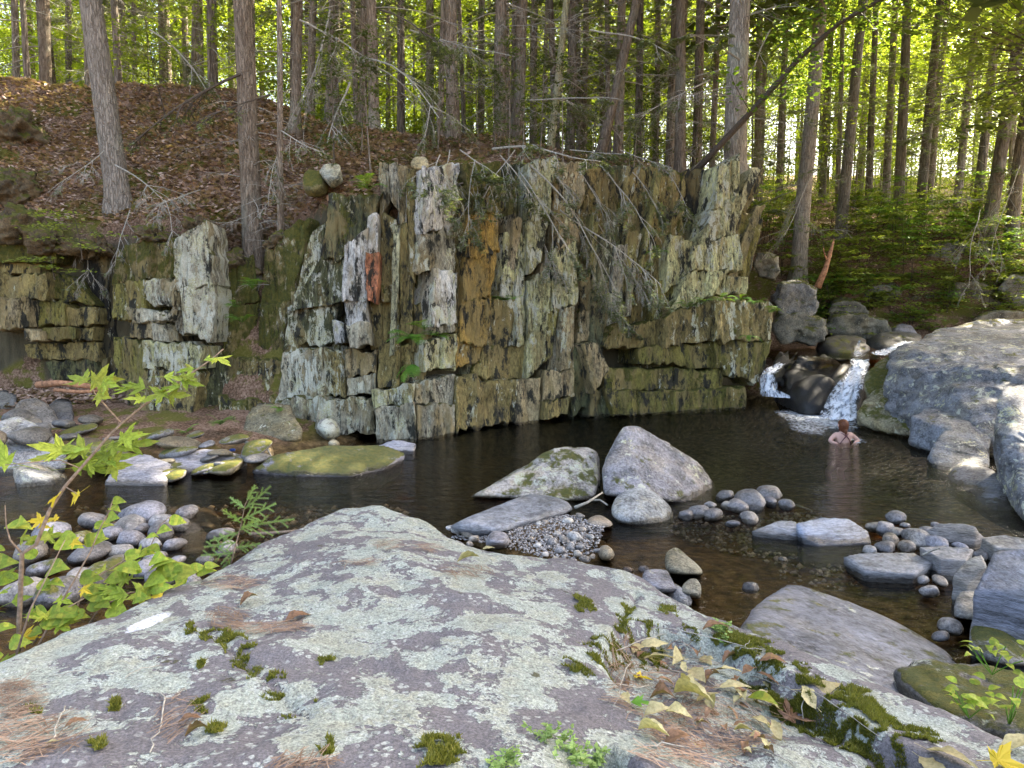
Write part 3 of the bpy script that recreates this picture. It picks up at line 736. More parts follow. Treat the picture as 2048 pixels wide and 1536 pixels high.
rock('flat_rock', [P(885,1060,7.0),P(930,1030,7.3),P(1000,1005,7.9),P(1060,985,8.3),P(1130,990,8.3),P(1150,1020,7.8),P(1060,1050,7.2),P(960,1075,6.8), G(890,1065,-.3),G(1150,1030,-.3),G(960,1085,-.3),G(1050,1000,-.3)],
     'bluish flat rock running down to the gravel bar', BLU, .05, .08, mat='slate', k=12, sub=5, noise=.02, seed=6, cat='rock')
rock('boulder', [P(1168,1042,7.5),P(1180,1028,7.7),P(1205,1026,7.8),P(1228,1040,7.6),P(1222,1054,7.3),P(1175,1054,7.3),P(1200,1032,8.0), G(1170,1058,-.15),G(1228,1060,-.15),G(1200,1045,-.15)],
     'small rounded brown grey boulder at the left foot of the smooth boulder', TAN, .1, .05, mat='cobble', k=5, sub=4, noise=.01, seed=7)
rock('boulder', [P(1326,1130,6.1),P(1330,1090,6.4),P(1350,1086,6.5),P(1385,1112,6.4),P(1410,1140,6.2),P(1405,1150,6.0),P(1345,1148,5.9),P(1360,1100,6.8),G(1330,1155,-.2),G(1410,1158,-.2),G(1370,1130,-.2)],
     'olive grey rounded boulder leaning out of the near shallows', (.23, .215, .15), .15, .1, k=7, sub=5, noise=.015, seed=8)
rock('boulder', [P(1283,1150,5.6),P(1290,1138,5.8),P(1335,1137,5.8),P(1345,1165,5.5),P(1358,1185,5.3),P(1290,1180,5.2),P(1310,1140,6.0),G(1285,1190,-.1),G(1355,1195,-.1),G(1320,1160,-.1)],
     'angular bluish grey stone by the edge of the big foreground rock', (.22, .22, .24), .2, .02, k=16, sub=4, noise=.012, seed=9)
rock('boulder', [P(1360,1165,5.5),P(1375,1152,5.7),P(1400,1152,5.7),P(1408,1175,5.4),P(1400,1195,5.2),P(1362,1190,5.2),G(1362,1200,-.1),G(1405,1205,-.1),G(1380,1170,-.1)],
     'pale olive rounded stone beside the angular bluish stone', (.27, .255, .19), .1, .05, k=6, sub=4, noise=.012, seed=10)
rock('boulder', [P(1355,1185,5.2),P(1365,1168,5.4),P(1388,1190,5.2),P(1385,1205,5.0),P(1357,1200,5.0),G(1355,1212,-.1),G(1390,1212,-.1),G(1370,1190,-.1)],
     'small lichen streaked grey stone touching the pale olive stone', (.28, .28, .28), .35, .02, k=9, sub=3, noise=.012, seed=11)
rock('boulder', [P(1202,1108,6.2),P(1208,1090,6.4),P(1222,1088,6.4),P(1233,1108,6.2),P(1225,1115,6.1),P(1215,1092,6.6),G(1202,1118,-.1),G(1235,1118,-.1)],
     'little upright tan stone standing in the shallows by the gravel', (.27, .235, .17), .1, .0, mat='cobble', k=6, sub=3, noise=.008, seed=12)
for pts_, lab, tn in (
    ((1240,1128,1272,1142), 'small pinkish white stone near the rock edge, left of a pair', (.42, .34, .32)),
    ((1272,1124,1304,1140), 'small pale violet stone near the rock edge, right of a pair', (.40, .38, .41)),
    ((1478,1158,1528,1178), 'smooth grey stone lying alone in the near water like a fish', (.17, .17, .18)),
    ((1552,1105,1580,1120), 'half sunken mottled brown stone in the shallow water', (.25, .22, .17))):
    x0, y0, x1, y1 = pts_
    c0 = G((x0 + x1) / 2, y1, 0.0)
    w_ = (G(x1, y1, 0) - G(x0, y1, 0))[0] / 2
    rock('stone', [c0 + np.array(v) * w_ for v in ((-1,0,-.3),(1,0,-.3),(-.7,.3,.55),(.6,.3,.5),(0,-.6,-.3),(0,-.3,.45),(0,.8,-.2),(.9,.1,.1),(-.9,.1,.15))], lab, tn, .12, .0, mat='cobble', cat='stone', k=5, sub=3, noise=.008, seed=int(x0))
# --- slabs on the right shore
def slab(name, top, thick, label, tone, lichen=.1, moss=.05, k=40, seed=0, tiltn=.01, cat='slab', mat='slate', sub=5, noise=.015):
    pts = [np.asarray(p, float) for p in top]
    c = np.mean(pts, 0)
    pts2 = [np.array((c[0] + (p[0] - c[0]) * .92, c[1] + (p[1] - c[1]) * .92, p[2] - thick)) for p in pts]
    return rock(name, pts + pts2, label, tone, lichen, moss, mat=mat, k=k, sub=sub, noise=noise, seed=seed, cat=cat, strata=.008)
slab('flat_rock', [G(1588,1044,.18),G(1640,1034,.19),G(1695,1036,.17),G(1735,1062,.08),G(1745,1085,.02),G(1640,1092,.01),G(1605,1075,.07)], .35, 'wet bluish slab tilted up from the shallows', (.20,.23,.29), .02, .03, seed=21)
slab('flat_rock', [G(1500,1062,.06),G(1560,1042,.12),G(1592,1042,.14),G(1600,1068,.06),G(1570,1074,.03)], .25, 'thin grey slab in the water against the wet bluish slab', (.20,.21,.23), .05, .05, seed=22)
slab('flat_rock', [G(1682,1112,.13),G(1720,1104,.15),G(1830,1104,.15),G(1872,1122,.13),G(1830,1148,.10),G(1730,1142,.10)], .16, 'thick flat grey slab lying level at the water edge', (.19,.195,.20), .08, .02, seed=23)
slab('flat_rock', [G(1835,1092,.22),G(1870,1088,.24),G(1950,1096,.26),G(1935,1122,.2),G(1880,1118,.2)], .25, 'layered grey slab behind the thick level slab', (.20,.20,.205), .05, .0, seed=24)
slab('flat_rock', [G(1945,1180,.5),G(1985,1105,.62),G(2075,1085,.75),G(2090,1185,.6),G(2000,1195,.45)], .6, 'large tilted bluish slab with white lichen spots at the right edge', (.17,.18,.215), .25, .03, seed=25)
slab('flat_rock', [G(1905,1150,.25),G(1935,1118,.35),G(1965,1105,.4),G(1975,1130,.35),G(1935,1170,.2)], .35, 'small tilted grey slab left of the large bluish one', (.22,.215,.20), .1, .05, seed=26)
slab('flat_rock', [G(1832,1062,.12),G(1870,1040,.28),G(1920,1036,.32),G(1960,1048,.28),G(1985,1075,.1),G(1900,1085,.05)], .4, 'rounded slab with a sunlit back at the foot of the right rocks', (.24,.22,.20), .05, .02, seed=27, k=9)
slab('flat_rock', [G(1960,1075,.2),G(2010,1066,.25),G(2070,1080,.25),G(2060,1100,.2),G(1990,1095,.18)], .25, 'flat grey stone in front of the sunlit right rock', (.24,.235,.225), .08, .0, seed=28)
rock('boulder', [P(1905,1215,5.2),P(1915,1180,5.4),P(1985,1180,5.4),P(2000,1210,5.3),P(1960,1240,5.0),P(1915,1235,5.0),G(1905,1240,-.1),G(2000,1250,-.1),G(1950,1205,-.1)],
     'blocky grey stone above the mossy boulder at the right edge', (.26,.255,.24), .1, .05, k=14, sub=4, noise=.02, seed=29)
rock('boulder', [P(1935,1270,4.6),P(1945,1220,4.9),P(2010,1205,5.0),P(2090,1225,5.0),P(2100,1330,4.4),P(2000,1330,4.2),P(1945,1300,4.4),G(1930,1320,-.2),G(2100,1340,-.2),G(2080,1250,-.2)],
     'mossy grey boulder half out of view at the right edge', (.22,.215,.19), .1, .42, k=14, sub=5, noise=.03, seed=30)

# --- the great rocks right of the fall
rock('boulder', [P(1768,800,13.6),P(1772,725,14.2),P(1800,690,15.0),P(1880,655,16.5),P(2000,640,17.0),P(2150,650,16.0),P(2150,760,11.5),P(1990,740,12.2),P(1890,760,12.4),P(1905,900,11.6),P(1810,860,12.6),P(1770,850,13.3),P(1985,890,10.8),P(2150,900,10.5),
      G(1740,870,-.4),G(2150,960,-.3),G(1900,940,-.4)], 'huge lichened grey rock shelf right of the waterfall', (.20,.205,.215), .42, .16, k=90, sub=6, noise=.05, freq=2.0, seed=41, strata=.03, block=.20)
rock('boulder', [P(1895,668,17.5),P(1945,640,18),P(2010,632,18.5),P(2120,640,18.5),P(2150,690,17),P(1990,700,16.8),P(1910,700,16.8)],
     'mossy backed rock hump on top of the great shelf', (.27,.27,.27), .35, .35, k=30, sub=5, noise=.05, seed=42)
rock('boulder', [P(1985,840,9.2),P(2010,770,9.6),P(2150,745,9.8),P(2200,960,8.0),P(2200,1090,7.2),P(2060,1070,7.4),P(2000,960,8.6),G(2000,1000,-.3),G(2200,1100,-.3),P(2200,800,9.8)],
     'tall grey lichened rock wall at the right edge', (.20,.205,.215), .5, .12, k=40, sub=6, noise=.05, freq=2.0, seed=43, block=.12)
rock('boulder', [P(1820,830,12.0),P(1850,815,12.3),P(1950,828,12.0),P(1985,860,11.2),P(1970,900,10.8),P(1870,905,11.4),P(1822,880,11.8),G(1820,915,-.3),G(1980,930,-.3)],
     'flat topped grey block under the great shelf', (.20,.21,.225), .35, .15, k=40, sub=5, noise=.03, seed=44, block=.07)
rock('boulder', [P(1848,900,10.8),P(1880,855,11.4),P(1950,850,11.4),P(1990,900,10.6),P(1985,950,10.0),P(1900,960,10.0),P(1855,940,10.4),G(1848,960,-.4),G(1990,980,-.4),G(1930,930,-.4)],
     'rounded bluish grey boulder at the pool edge, middle of the right bank', (.19,.205,.22), .3, .06, k=12, sub=5, noise=.03, seed=45, block=.05)
rock('boulder', [P(1890,960,9.8),P(1915,925,10.2),P(1980,930,9.8),P(2040,990,8.8),P(2080,1070,7.7),P(2000,1055,7.8),P(1935,1010,8.8),G(1890,985,-.4),G(2070,1090,-.3),G(2000,1030,-.4)],
     'long sloping boulder dipping into the pool, nearest of the right bank', (.19,.195,.205), .22, .1, k=18, sub=5, noise=.03, seed=46, block=.06)
rock('boulder', [P(1715,810,13.8),P(1735,780,14.2),P(1790,770,14.2),P(1830,800,13.4),P(1850,880,12.4),P(1790,872,12.8),P(1722,850,13.4),G(1712,872,-.4),G(1850,900,-.4),G(1800,850,-.4)],
     'yellow stained stepped rock beside the foot of the waterfall', (.26,.23,.14), .4, .3, k=16, sub=5, noise=.08, freq=2.5, seed=47, strata=.03)
rock('boulder', [P(1728,760,14.8),P(1745,725,15.2),P(1800,700,15.4),P(1830,740,14.6),P(1820,790,14.0),P(1740,800,14.4),P(1735,780,15.6)],
     'mossy rock corner rising right of the falling water', (.17,.16,.09), .15, .5, k=12, sub=5, noise=.05, seed=48)

# --- dark wet rocks in the fall
rock('boulder', [P(1560,750,16.6),P(1590,710,17.4),P(1650,695,17.6),P(1690,725,16.8),P(1700,755,16.2),P(1640,800,15.6),P(1575,790,16.0),G(1560,805,-.4),G(1690,815,-.4),P(1640,720,18.2)],
     'large dark wet boulder splitting the waterfall', (.024,.023,.021), .05, .12, mat='cobble', k=20, sub=5, noise=.05, seed=51, block=.16)
rock('boulder', [P(1590,790,15.6),P(1600,755,16.0),P(1640,740,16.0),P(1680,760,15.6),P(1665,800,15.2),P(1615,815,15.2),G(1590,815,-.4),G(1680,825,-.4)],
     'rounded black wet boulder low in the fall, in front of the large one', (.02,.019,.018), .04, .05, mat='cobble', k=14, sub=5, noise=.04, seed=52, block=.08)
rock('boulder', [P(1540,730,17.8),P(1560,700,18.6),P(1600,690,18.8),P(1610,740,17.8),P(1545,760,17.4),P(1600,770,17.2),P(1535,790,17.0)],
     'dark rock behind the left thread of water', (.04,.037,.032), .05, .12, mat='cobble', k=8, sub=4, noise=.05, seed=53)
rock('boulder', [P(1640,680,19.2),P(1680,665,19.8),P(1740,668,19.8),P(1750,700,18.8),P(1650,710,18.6),P(1700,715,18.2)],
     'dark streaked rock above the fall, left of the upper cascade', (.035,.032,.028), .08, .25, mat='cobble', k=8, sub=4, noise=.05, seed=54)
rock('boulder', [P(1742,676,20.2),P(1775,655,20.8),P(1850,662,20.8),P(1860,690,19.6),P(1760,700,19.4),P(1800,700,19.2)],
     'dark rock above the fall, right of the upper cascade', (.08,.076,.068), .1, .2, mat='cobble', k=8, sub=4, noise=.05, seed=55)
rock('boulder', [P(1785,660,21.0),P(1800,645,21.3),P(1830,648,21.3),P(1842,670,20.8),P(1790,676,20.6)], 'grey purple boulder sitting in the upper stream', (.20,.185,.19), .1, .1, k=9, sub=4, noise=.03, seed=56)
rock('boulder', [P(1862,690,17.6),P(1868,672,17.9),P(1885,672,17.9),P(1895,700,17.5),P(1870,702,17.4),P(1880,675,18.3)], 'little ochre moss capped rock on the sunny shelf', (.22,.15,.05), .1, .5, k=8, sub=4, noise=.03, seed=57)

rock('boulder', [P(1682,724,16.3),P(1738,726,16.2),P(1655,775,15.6),P(1732,775,15.5),P(1640,838,15.25),P(1728,845,15.0),P(1690,716,18.2),P(1740,718,18.2),P(1640,770,18),P(1740,800,18),G(1640,850,-.5),G(1730,850,-.5)],
     'dark wet rock under the white cascade', (.055,.05,.045), .0, .08, mat='cobble', k=16, sub=5, noise=.05, seed=58)
# --- far bank rocks behind the upper pool
for i, (x0, y0, x1, y1, Y) in enumerate(((1545,560,1640,640,19.6),(1540,620,1660,690,19.4),(1650,600,1740,660,21.6),(1730,570,1800,620,22.6),(1800,590,1900,640,22.6),(1880,560,2000,640,22.4),(1990,540,2120,620,22.2),(1500,500,1560,560,19.8),(1640,630,1780,680,21.2),(1850,480,1960,560,24),(1940,620,2100,660,21.5))):
    pts_ = []
    for (fx, fy) in ((0,.5),(.2,.05),(.6,0),(.95,.2),(1,.7),(.8,1),(.2,1)):
        px_, py_ = x0 + (x1 - x0) * fx, y0 + (y1 - y0) * fy
        pts_ += [P(px_, py_, Y - .3), P(px_, py_, Y + .9)]
    labs = ['grey mossy rock face left of the far bank','broad dark ledge at the foot of the far bank, above the left thread of water','mossy stone at the waterline of the upper pool','pale grey stone set in the ferny far bank','long low mossy ledge on the far bank','layered grey ledge high on the far bank','layered ledge at the right end of the far bank','dark lichened knob at the corner of the cliff','long dark ledge above the cascade','grey outcrop among the far bank leaves','low wet ledge along the upper stream']
    rock('ledge_rock', pts_, labs[i], (.15, .14, .105) if i % 3 else (.19, .185, .17), .2, .45, k=40, sub=5, noise=.08, freq=2.6, block=.16, seed=60 + i, cat='rock', strata=.03)

# --- left shore
rock('boulder', [P(-40,880,10.6),P(-20,850,11.0),P(40,830,11.3),P(95,860,11.0),P(140,905,10.5),P(130,935,10.2),P(60,925,10.2),P(-40,930,10.2),G(-40,960,-.1),G(130,955,-.1),P(20,850,12)], 'big pale speckled angular boulder at the left edge', (.31,.31,.305), .35, .02, k=22, sub=5, noise=.025, seed=81)
rock('flat_rock', [P(20,935,9.6),P(60,920,9.9),P(110,950,9.7),P(112,962,9.5),P(60,945,9.4),P(90,945,10.1),G(30,990,-.1),G(110,985,-.1)], 'slanting pale slab below the speckled boulder', (.27,.27,.25), .4, .1, k=20, sub=4, noise=.02, seed=82, cat='slab')
rock('boulder', [P(-40,1000,8.8),P(30,980,9.2),P(70,1000,9.0),P(115,1040,8.5),P(110,1050,8.2),P(20,1050,8.0),P(-40,1060,8.0),G(-40,1070,-.2),G(115,1060,-.2)], 'mossy grey bank rock at the left edge of the stream', (.20,.195,.175), .15, .45, k=10, sub=5, noise=.05, seed=83)
rock('boulder', [P(15,830,12.2),P(30,800,12.6),P(75,792,12.8),P(120,820,12.6),P(132,850,12.2),P(70,865,11.9),P(20,855,12.0),P(70,800,13.4),G(15,885,.1),G(130,880,.1)], 'brownish rounded boulder under the left overhang', (.22,.195,.16), .08, .12, k=8, sub=5, noise=.03, seed=84)
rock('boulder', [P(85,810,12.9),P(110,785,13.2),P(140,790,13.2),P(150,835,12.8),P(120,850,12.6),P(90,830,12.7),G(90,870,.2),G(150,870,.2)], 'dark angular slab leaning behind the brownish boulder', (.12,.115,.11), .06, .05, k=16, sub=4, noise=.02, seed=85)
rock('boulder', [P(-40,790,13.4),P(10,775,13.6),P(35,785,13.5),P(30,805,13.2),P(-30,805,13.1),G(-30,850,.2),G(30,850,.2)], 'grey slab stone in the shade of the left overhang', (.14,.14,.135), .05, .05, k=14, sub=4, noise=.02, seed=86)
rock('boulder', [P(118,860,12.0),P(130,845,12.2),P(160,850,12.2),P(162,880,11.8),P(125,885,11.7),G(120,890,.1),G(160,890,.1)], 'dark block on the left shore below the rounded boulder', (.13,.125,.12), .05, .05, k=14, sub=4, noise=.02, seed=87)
slab('flat_rock', [G(205,968,.02),G(235,918,.28),G(290,905,.32),G(345,925,.2),G(335,968,.03)], .3, 'bare grey slab dipping into the left channel', (.24,.235,.25), .05, .05, seed=88)
slab('flat_rock', [G(325,945,.05),G(345,905,.25),G(420,895,.3),G(490,905,.2),G(500,928,.06),G(420,942,.03)], .3, 'wide grey slab with moss along the left channel', (.26,.25,.265), .05, .3, seed=89)
slab('flat_rock', [G(495,940,.05),G(540,910,.24),G(650,890,.3),G(770,888,.26),G(815,905,.15),G(770,935,.05),G(700,950,.03),G(600,950,.03)], .35, 'long low slab with a mossy top beside the pool', (.26,.25,.27), .08, .62, seed=90, sub=6, noise=.02)
slab('flat_rock', [G(750,890,.12),G(790,880,.2),G(835,884,.16),G(830,898,.08),G(765,902,.06)], .2, 'small grey flat stone at the end of the mossy slab', (.26,.255,.27), .05, .0, seed=91, sub=4)
rock('boulder', [P(560,840,12.0),P(580,805,12.5),P(520,800,12.6),P(490,830,12.3),P(485,870,11.9),P(610,860,11.9),P(600,880,11.7),P(510,885,11.7),G(490,895,0),G(610,895,0)], 'brown lichened block at the foot of the gully', (.19,.165,.10), .35, .15, k=16, sub=5, noise=.04, seed=92)
rock('boulder', [P(628,855,12.0),P(640,830,12.2),P(665,832,12.2),P(675,855,12.0),P(650,870,11.8),G(630,875,0),G(675,875,0)], 'white lichen capped stone at the foot of the cliff', (.22,.21,.18), .7, .1, k=7, sub=4, noise=.02, seed=93)
rock('stone', [P(652,885,11.6),P(660,875,11.8),P(672,876,11.8),P(678,886,11.6),P(665,893,11.5),G(655,895,.0),G(676,895,.0)], 'little round tan stone on the mossy slab', (.36,.31,.20), .0, .0, mat='cobble', cat='stone', k=5, sub=3, noise=.004, seed=94)
rock('stone', [P(720,912,11.0),P(728,905,11.1),P(745,906,11.1),P(748,915,10.9),P(725,918,10.8),P(735,905,11.4)], 'dark flat pebble lying on the mossy slab', (.13,.125,.13), .0, .0, mat='cobble', cat='stone', k=6, sub=3, noise=.004, seed=95)
rock('boulder', [P(500,905,11.0),P(510,885,11.3),P(535,882,11.4),P(545,905,11.1),P(525,918,10.8),G(500,920,.0),G(545,920,.0)], 'brown rounded stone behind the mossy slab', (.21,.16,.09), .05, .2, k=7, sub=4, noise=.02, seed=96)
rock('boulder', [P(400,885,11.6),P(415,868,11.8),P(450,868,11.8),P(455,888,11.5),P(430,895,11.3),G(400,897,.1),G(455,897,.1)], 'ochre block on the left shore', (.25,.18,.08), .1, .15, k=12, sub=4, noise=.02, seed=97)
rock('flat_rock', [P(818,318,13.3),P(825,312,13.5),P(860,313,13.5),P(865,330,13.2),P(855,342,13.0),P(825,340,13.0),P(815,330,13.2),P(840,315,14.2),P(840,340,14.2)], 'tan rounded stone wedged over the crevice at the cliff top', (.30,.26,.15), .05, .15, k=5, sub=4, noise=.02, seed=98, cat='stone')
rock('boulder', [P(600,350,13.6),P(615,335,13.8),P(645,340,13.7),P(650,365,13.4),P(625,380,13.3),P(602,375,13.4),P(620,345,14.3)], 'mossy knob at the cliff brink, left of a pale one', (.17,.15,.06), .05, .7, k=8, sub=4, noise=.03, seed=99)
rock('boulder', [P(635,340,13.5),P(655,325,13.7),P(680,330,13.7),P(680,350,13.4),P(655,362,13.3),P(660,335,14.2)], 'pale layered rock knob at the cliff brink', (.34,.35,.28), .3, .1, k=12, sub=4, noise=.03, seed=100, strata=.03)

MM = [(300,462,13.7,.34,'mossy hump on top of the left pillar'),(470,520,14.1,.4,'brown mossy hump at the head of the gully'),(400,446,13.8,.26,'little moss hump at the pillar shoulder'),(560,478,13.8,.34,'moss hump beside the foot of the slender hemlock'),(190,490,14.4,.36,'moss hump above the dark cleft')]
for (x, y, Y, w_, lab) in MM + [(25,250,17.6,.8,'green moss mound highest at the left edge of the slope'),(22,365,15.6,.7,'green moss mound halfway down the left edge'),(45,446,14.3,.7,'bright moss cushion overhanging the left courses'),(100,474,14.1,.45,'moss cushion right of the overhanging one')]:
    c_ = P(x, y, Y)
    rock('mossy_rock', [c_ + np.array(v) * w_ for v in ((-1,0,-.4),(1,0,-.4),(-.7,-.3,.3),(.6,-.3,.25),(0,-.7,-.3),(0,.3,.45),(0,.9,-.2))], lab, (.12,.09,.05), .15, .62, k=12, sub=5, noise=.16, freq=4.5, seed=int(x + y), cat='rock')
# --- cobbles: shared shapes, every one a stone of its own
def cob_mesh(seed, k):
    r_ = np.random.default_rng(seed)
    ax = np.array((1.0, r_.uniform(.65, .9), r_.uniform(.4, .7)))
    n = r_.normal(size=(14, 3)); n /= np.linalg.norm(n, axis=1)[:, None]
    d = r_.uniform(.75, 1.0, 14)
    dirs, f = ICO[3]
    g = np.clip(dirs @ n.T / d, 0, None)
    base = (np.abs(dirs) ** 2.4).sum(1) ** (1 / 2.4)
    r = ((g ** k).sum(1) + base ** k * .8) ** (-1 / k)
    v = dirs * r[:, None] * ax
    v += dirs * (.025 * fbm(v * 3 + seed, 4, seed))[:, None]
    return mesh_np('cobble', v, f, M['cobble'])
COBS = [cob_mesh(300 + i, (6, 12, 24)[i % 3]) for i in range(12)]
COBTONE = [(.16,.155,.16), (.20,.19,.185), (.13,.125,.125), (.24,.225,.205), (.19,.17,.145), (.22,.215,.23), (.27,.26,.25)]
def cobble(p, r, label, group, tone=None, moss=.0, lichen=.05, flat=1.0, name='cobble'):
    o = link(name, COBS[random.randrange(12)], loc=p, rot=(random.uniform(-.3,.3), random.uniform(-.3,.3), random.uniform(0, 6.3)), scale=(r, r, r * flat))
    o.color = (*(tone or random.choice(COBTONE)), 1); o['moss'] = moss; o['lichen'] = lichen
    return tag(o, label, 'cobble', group)

# left bar, seen through the sapling (px centre, px half width)
LB = [(285,1022,40),(340,1040,36),(255,1050,30),(320,1062,26),(228,1060,28),(265,1075,26),(300,1085,22),(372,1022,22),(440,1060,28),(240,1095,30),(310,1110,26),(350,1120,20),(205,1055,20),(280,1055,18),(345,1085,22),(235,1125,34),(290,1135,30),(330,1150,34),(180,1100,34),(200,1140,40),(150,1075,30),(160,1150,36),(410,1120,16),(425,1140,16),(445,1105,14),(90,1130,34),(60,1100,30),(120,1180,40),(50,1180,36),(380,1160,24),(460,1090,22),(190,1035,30),(100,1060,34)]
for i, (x, y, hw) in enumerate(LB):
    p = G(x, y + hw * .35, .02)
    r = hw / FPX * np.linalg.norm(p - np.array((0, 0, CAMZ)))
    cobble(p + np.array((0, 0, r * .08)), r * 1.12, 'smooth grey cobble in the stony bar behind the maple sapling', 'cobbles of the left stream bar', moss=random.choice((0, 0, .1, .35)), flat=random.uniform(.8, 1.1))
rock('boulder', [P(352,1085,7.3),P(375,1045,7.7),P(390,1037,7.8),P(415,1060,7.6),P(430,1090,7.3),P(405,1112,7.0),P(360,1105,7.0),P(390,1045,8.1),G(352,1115,-.1),G(430,1115,-.1)], 'smooth brown pear shaped boulder, largest of the left bar', (.24,.21,.185), .03, .03, mat='cobble', k=5, sub=5, noise=.008, seed=111)
rock('boulder', [P(366,1030,8.4),P(385,1010,8.6),P(405,1009,8.7),P(430,1035,8.4),P(435,1055,8.1),P(370,1050,8.1),G(366,1060,-.1),G(435,1060,-.1)], 'dark rounded boulder behind the pear shaped one', (.16,.15,.15), .03, .15, mat='cobble', k=6, sub=4, noise=.012, seed=112)
random.seed(66)
for i in range(34):
    x = random.uniform(150, 520); y = random.uniform(868, 962) if x > 200 else random.uniform(860, 935)
    if y > np.interp(x, [150, 210, 330, 520], [930, 965, 955, 925]): continue
    p = G(x, y, .06 + .3 * smooth(950, 870, y))
    cobble(p, random.uniform(.14, .36), 'dark flat stone of the broken left shore', 'flat stones of the left shore', tone=random.choice([(.13,.125,.12),(.16,.155,.155),(.19,.18,.175),(.15,.13,.09)]), moss=random.choice((0, .1, .5)), lichen=.12, flat=.5, name='shore_stone')
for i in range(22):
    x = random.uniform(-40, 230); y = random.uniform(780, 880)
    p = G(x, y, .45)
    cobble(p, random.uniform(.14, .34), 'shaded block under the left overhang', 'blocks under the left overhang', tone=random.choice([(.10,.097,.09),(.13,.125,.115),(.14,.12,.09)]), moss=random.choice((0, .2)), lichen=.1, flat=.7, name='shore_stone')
# right shore cobbles
RB = [(1450,990,20),(1475,1010,22),(1455,1010,14),(1502,997,34),(1535,985,26),(1500,1032,22),(1425,1028,20),(1395,1022,22),(1372,1028,16),(1540,1002,16),(1575,1008,16),(1465,1045,16),(1420,1010,14),
      (1770,1055,18),(1795,1062,16),(1780,1078,18),(1810,1048,12),(1835,1075,26),(1870,1085,20),(1750,1052,14),(1790,1032,16),(1815,1092,16),(1850,1065,16),(1905,1072,16),(1935,1072,14),(1770,1092,24),(1740,1098,14),(1820,1062,10),(1870,1050,8),(1960,1110,14),(1890,1100,12),(1920,1090,14),(1860,1180,16),(1880,1160,14),(1845,1160,10),(1900,1250,20),(1880,1270,16),(1895,1140,12)]
for i, (x, y, hw) in enumerate(RB):
    p = G(x, y + hw * .3, .02 if x < 1700 else .05)
    r = hw / FPX * np.linalg.norm(p - np.array((0, 0, CAMZ)))
    if x < 1700: cobble(p + np.array((0, 0, r * .1)), r * 1.1, 'dark grey cobble in the spit right of the tall angular boulder', 'cobbles of the midstream spit', tone=random.choice(COBTONE[:4]))
    else: cobble(p + np.array((0, 0, r * .1)), r * 1.12, 'grey cobble among the slabs of the right shore', 'cobbles of the right shore')
# pebbles at the near gravel bar
PB = [(1105,1088,14),(1128,1082,12),(1150,1078,16),(1142,1095,14),(1120,1102,12),(1160,1096,12),(1098,1078,10),(1155,1110,10),(1078,1050,9),(1136,1045,12),(1090,1046,10),(1160,1032,10),(1115,1070,9),(1135,1068,8),(1075,1092,12),(1062,1080,9),(1195,1103,10),(935,1068,16),(918,1062,20),(948,1080,12),(900,1058,10),(940,1090,10),(1170,1120,12),(1185,1115,8),(1110,1120,10),(1145,1125,10),(1128,1115,8),(1090,1110,8),(1040,1060,8),(1070,1065,8),(1010,1050,7),(985,1060,8),(1180,1075,9),(1165,1060,8)]
for x, y, hw in PB:
    p = G(x, y, .10)
    r = hw / FPX * np.linalg.norm(p - np.array((0, 0, CAMZ)))
    cobble(p + np.array((0, 0, r * .2)), r, 'pale pebble at the edge of the small gravel bar', 'pebbles of the gravel bar', tone=random.choice([(.34,.33,.31), (.28,.27,.26), (.40,.39,.36), (.24,.23,.22), (.33,.29,.24)]), name='pebble')
rock('boulder', [P(962,1078,6.5),P(975,1060,6.7),P(1000,1055,6.8),P(1028,1070,6.6),P(1022,1088,6.4),P(970,1092,6.3),G(962,1098,.0),G(1028,1098,.0)], 'striped oval stone set in the gravel bar', (.23,.225,.24), .0, .0, mat='slate', k=5, sub=4, noise=.006, seed=113, strata=.006)

# gravel bar: too fine to count
bar_o = [G(900,1075,.06),G(960,1040,.08),G(1060,1022,.08),G(1150,1030,.08),G(1210,1060,.05),G(1190,1110,.04),G(1120,1130,.05),G(1000,1100,.06)]
c0 = np.mean(bar_o, 0)
v_, f_ = [c0 + np.array((0, 0, .05))], []
rings = 5
for rr in range(1, rings + 1):
    for p in bar_o:
        v_.append(c0 + (p - c0) * rr / rings * 1.08 + np.array((0, 0, .05 - .22 * (rr / rings) ** 3)))
nb = len(bar_o)
for k in range(nb): f_.append((0, 1 + k, 1 + (k + 1) % nb))
for rr in range(rings - 1):
    for k in range(nb):
        a = 1 + rr * nb + k; b2 = 1 + rr * nb + (k + 1) % nb
        f_.append((a, a + nb, b2 + nb, b2))
gb = link('gravel_bank', mesh_np('gravel_bank', v_, f_, M['ground']))
kind(gb, 'structure', 'low gravel bank between the foreground rock and the pool')
def scatter_gravel(n, poly, z, size, name, label):
    A = Acc()
    pl = [p[:2] for p in poly]
    mn, mx = np.min(pl, 0), np.max(pl, 0)
    d0, f0 = ICO[2]
    bm_f = [(0,2,4),(2,1,4),(1,3,4),(3,0,4),(2,0,5),(1,2,5),(3,1,5),(0,3,5)]
    k = 0
    while k < n:
        q = rng.uniform(mn, mx)
        if not inside(q, pl): continue
        s = size * rng.uniform(.4, 1.3)
        o8 = np.array([(1,0,0),(-1,0,0),(0,1,0),(0,-1,0),(0,0,.7),(0,0,-.7)], float) * s * rng.uniform(.6, 1.2, (6, 1))
        a = rng.uniform(0, 6.3); c, s_ = math.cos(a), math.sin(a)
        o8 = o8 @ np.array([[c, -s_, 0], [s_, c, 0], [0, 0, 1]])
        A.add(o8 + np.array((q[0], q[1], z(q) + s * .2)), bm_f, rng.uniform())
        k += 1
    return kind(link(name, A.mesh(name, M['gravel'])), 'stuff', label)
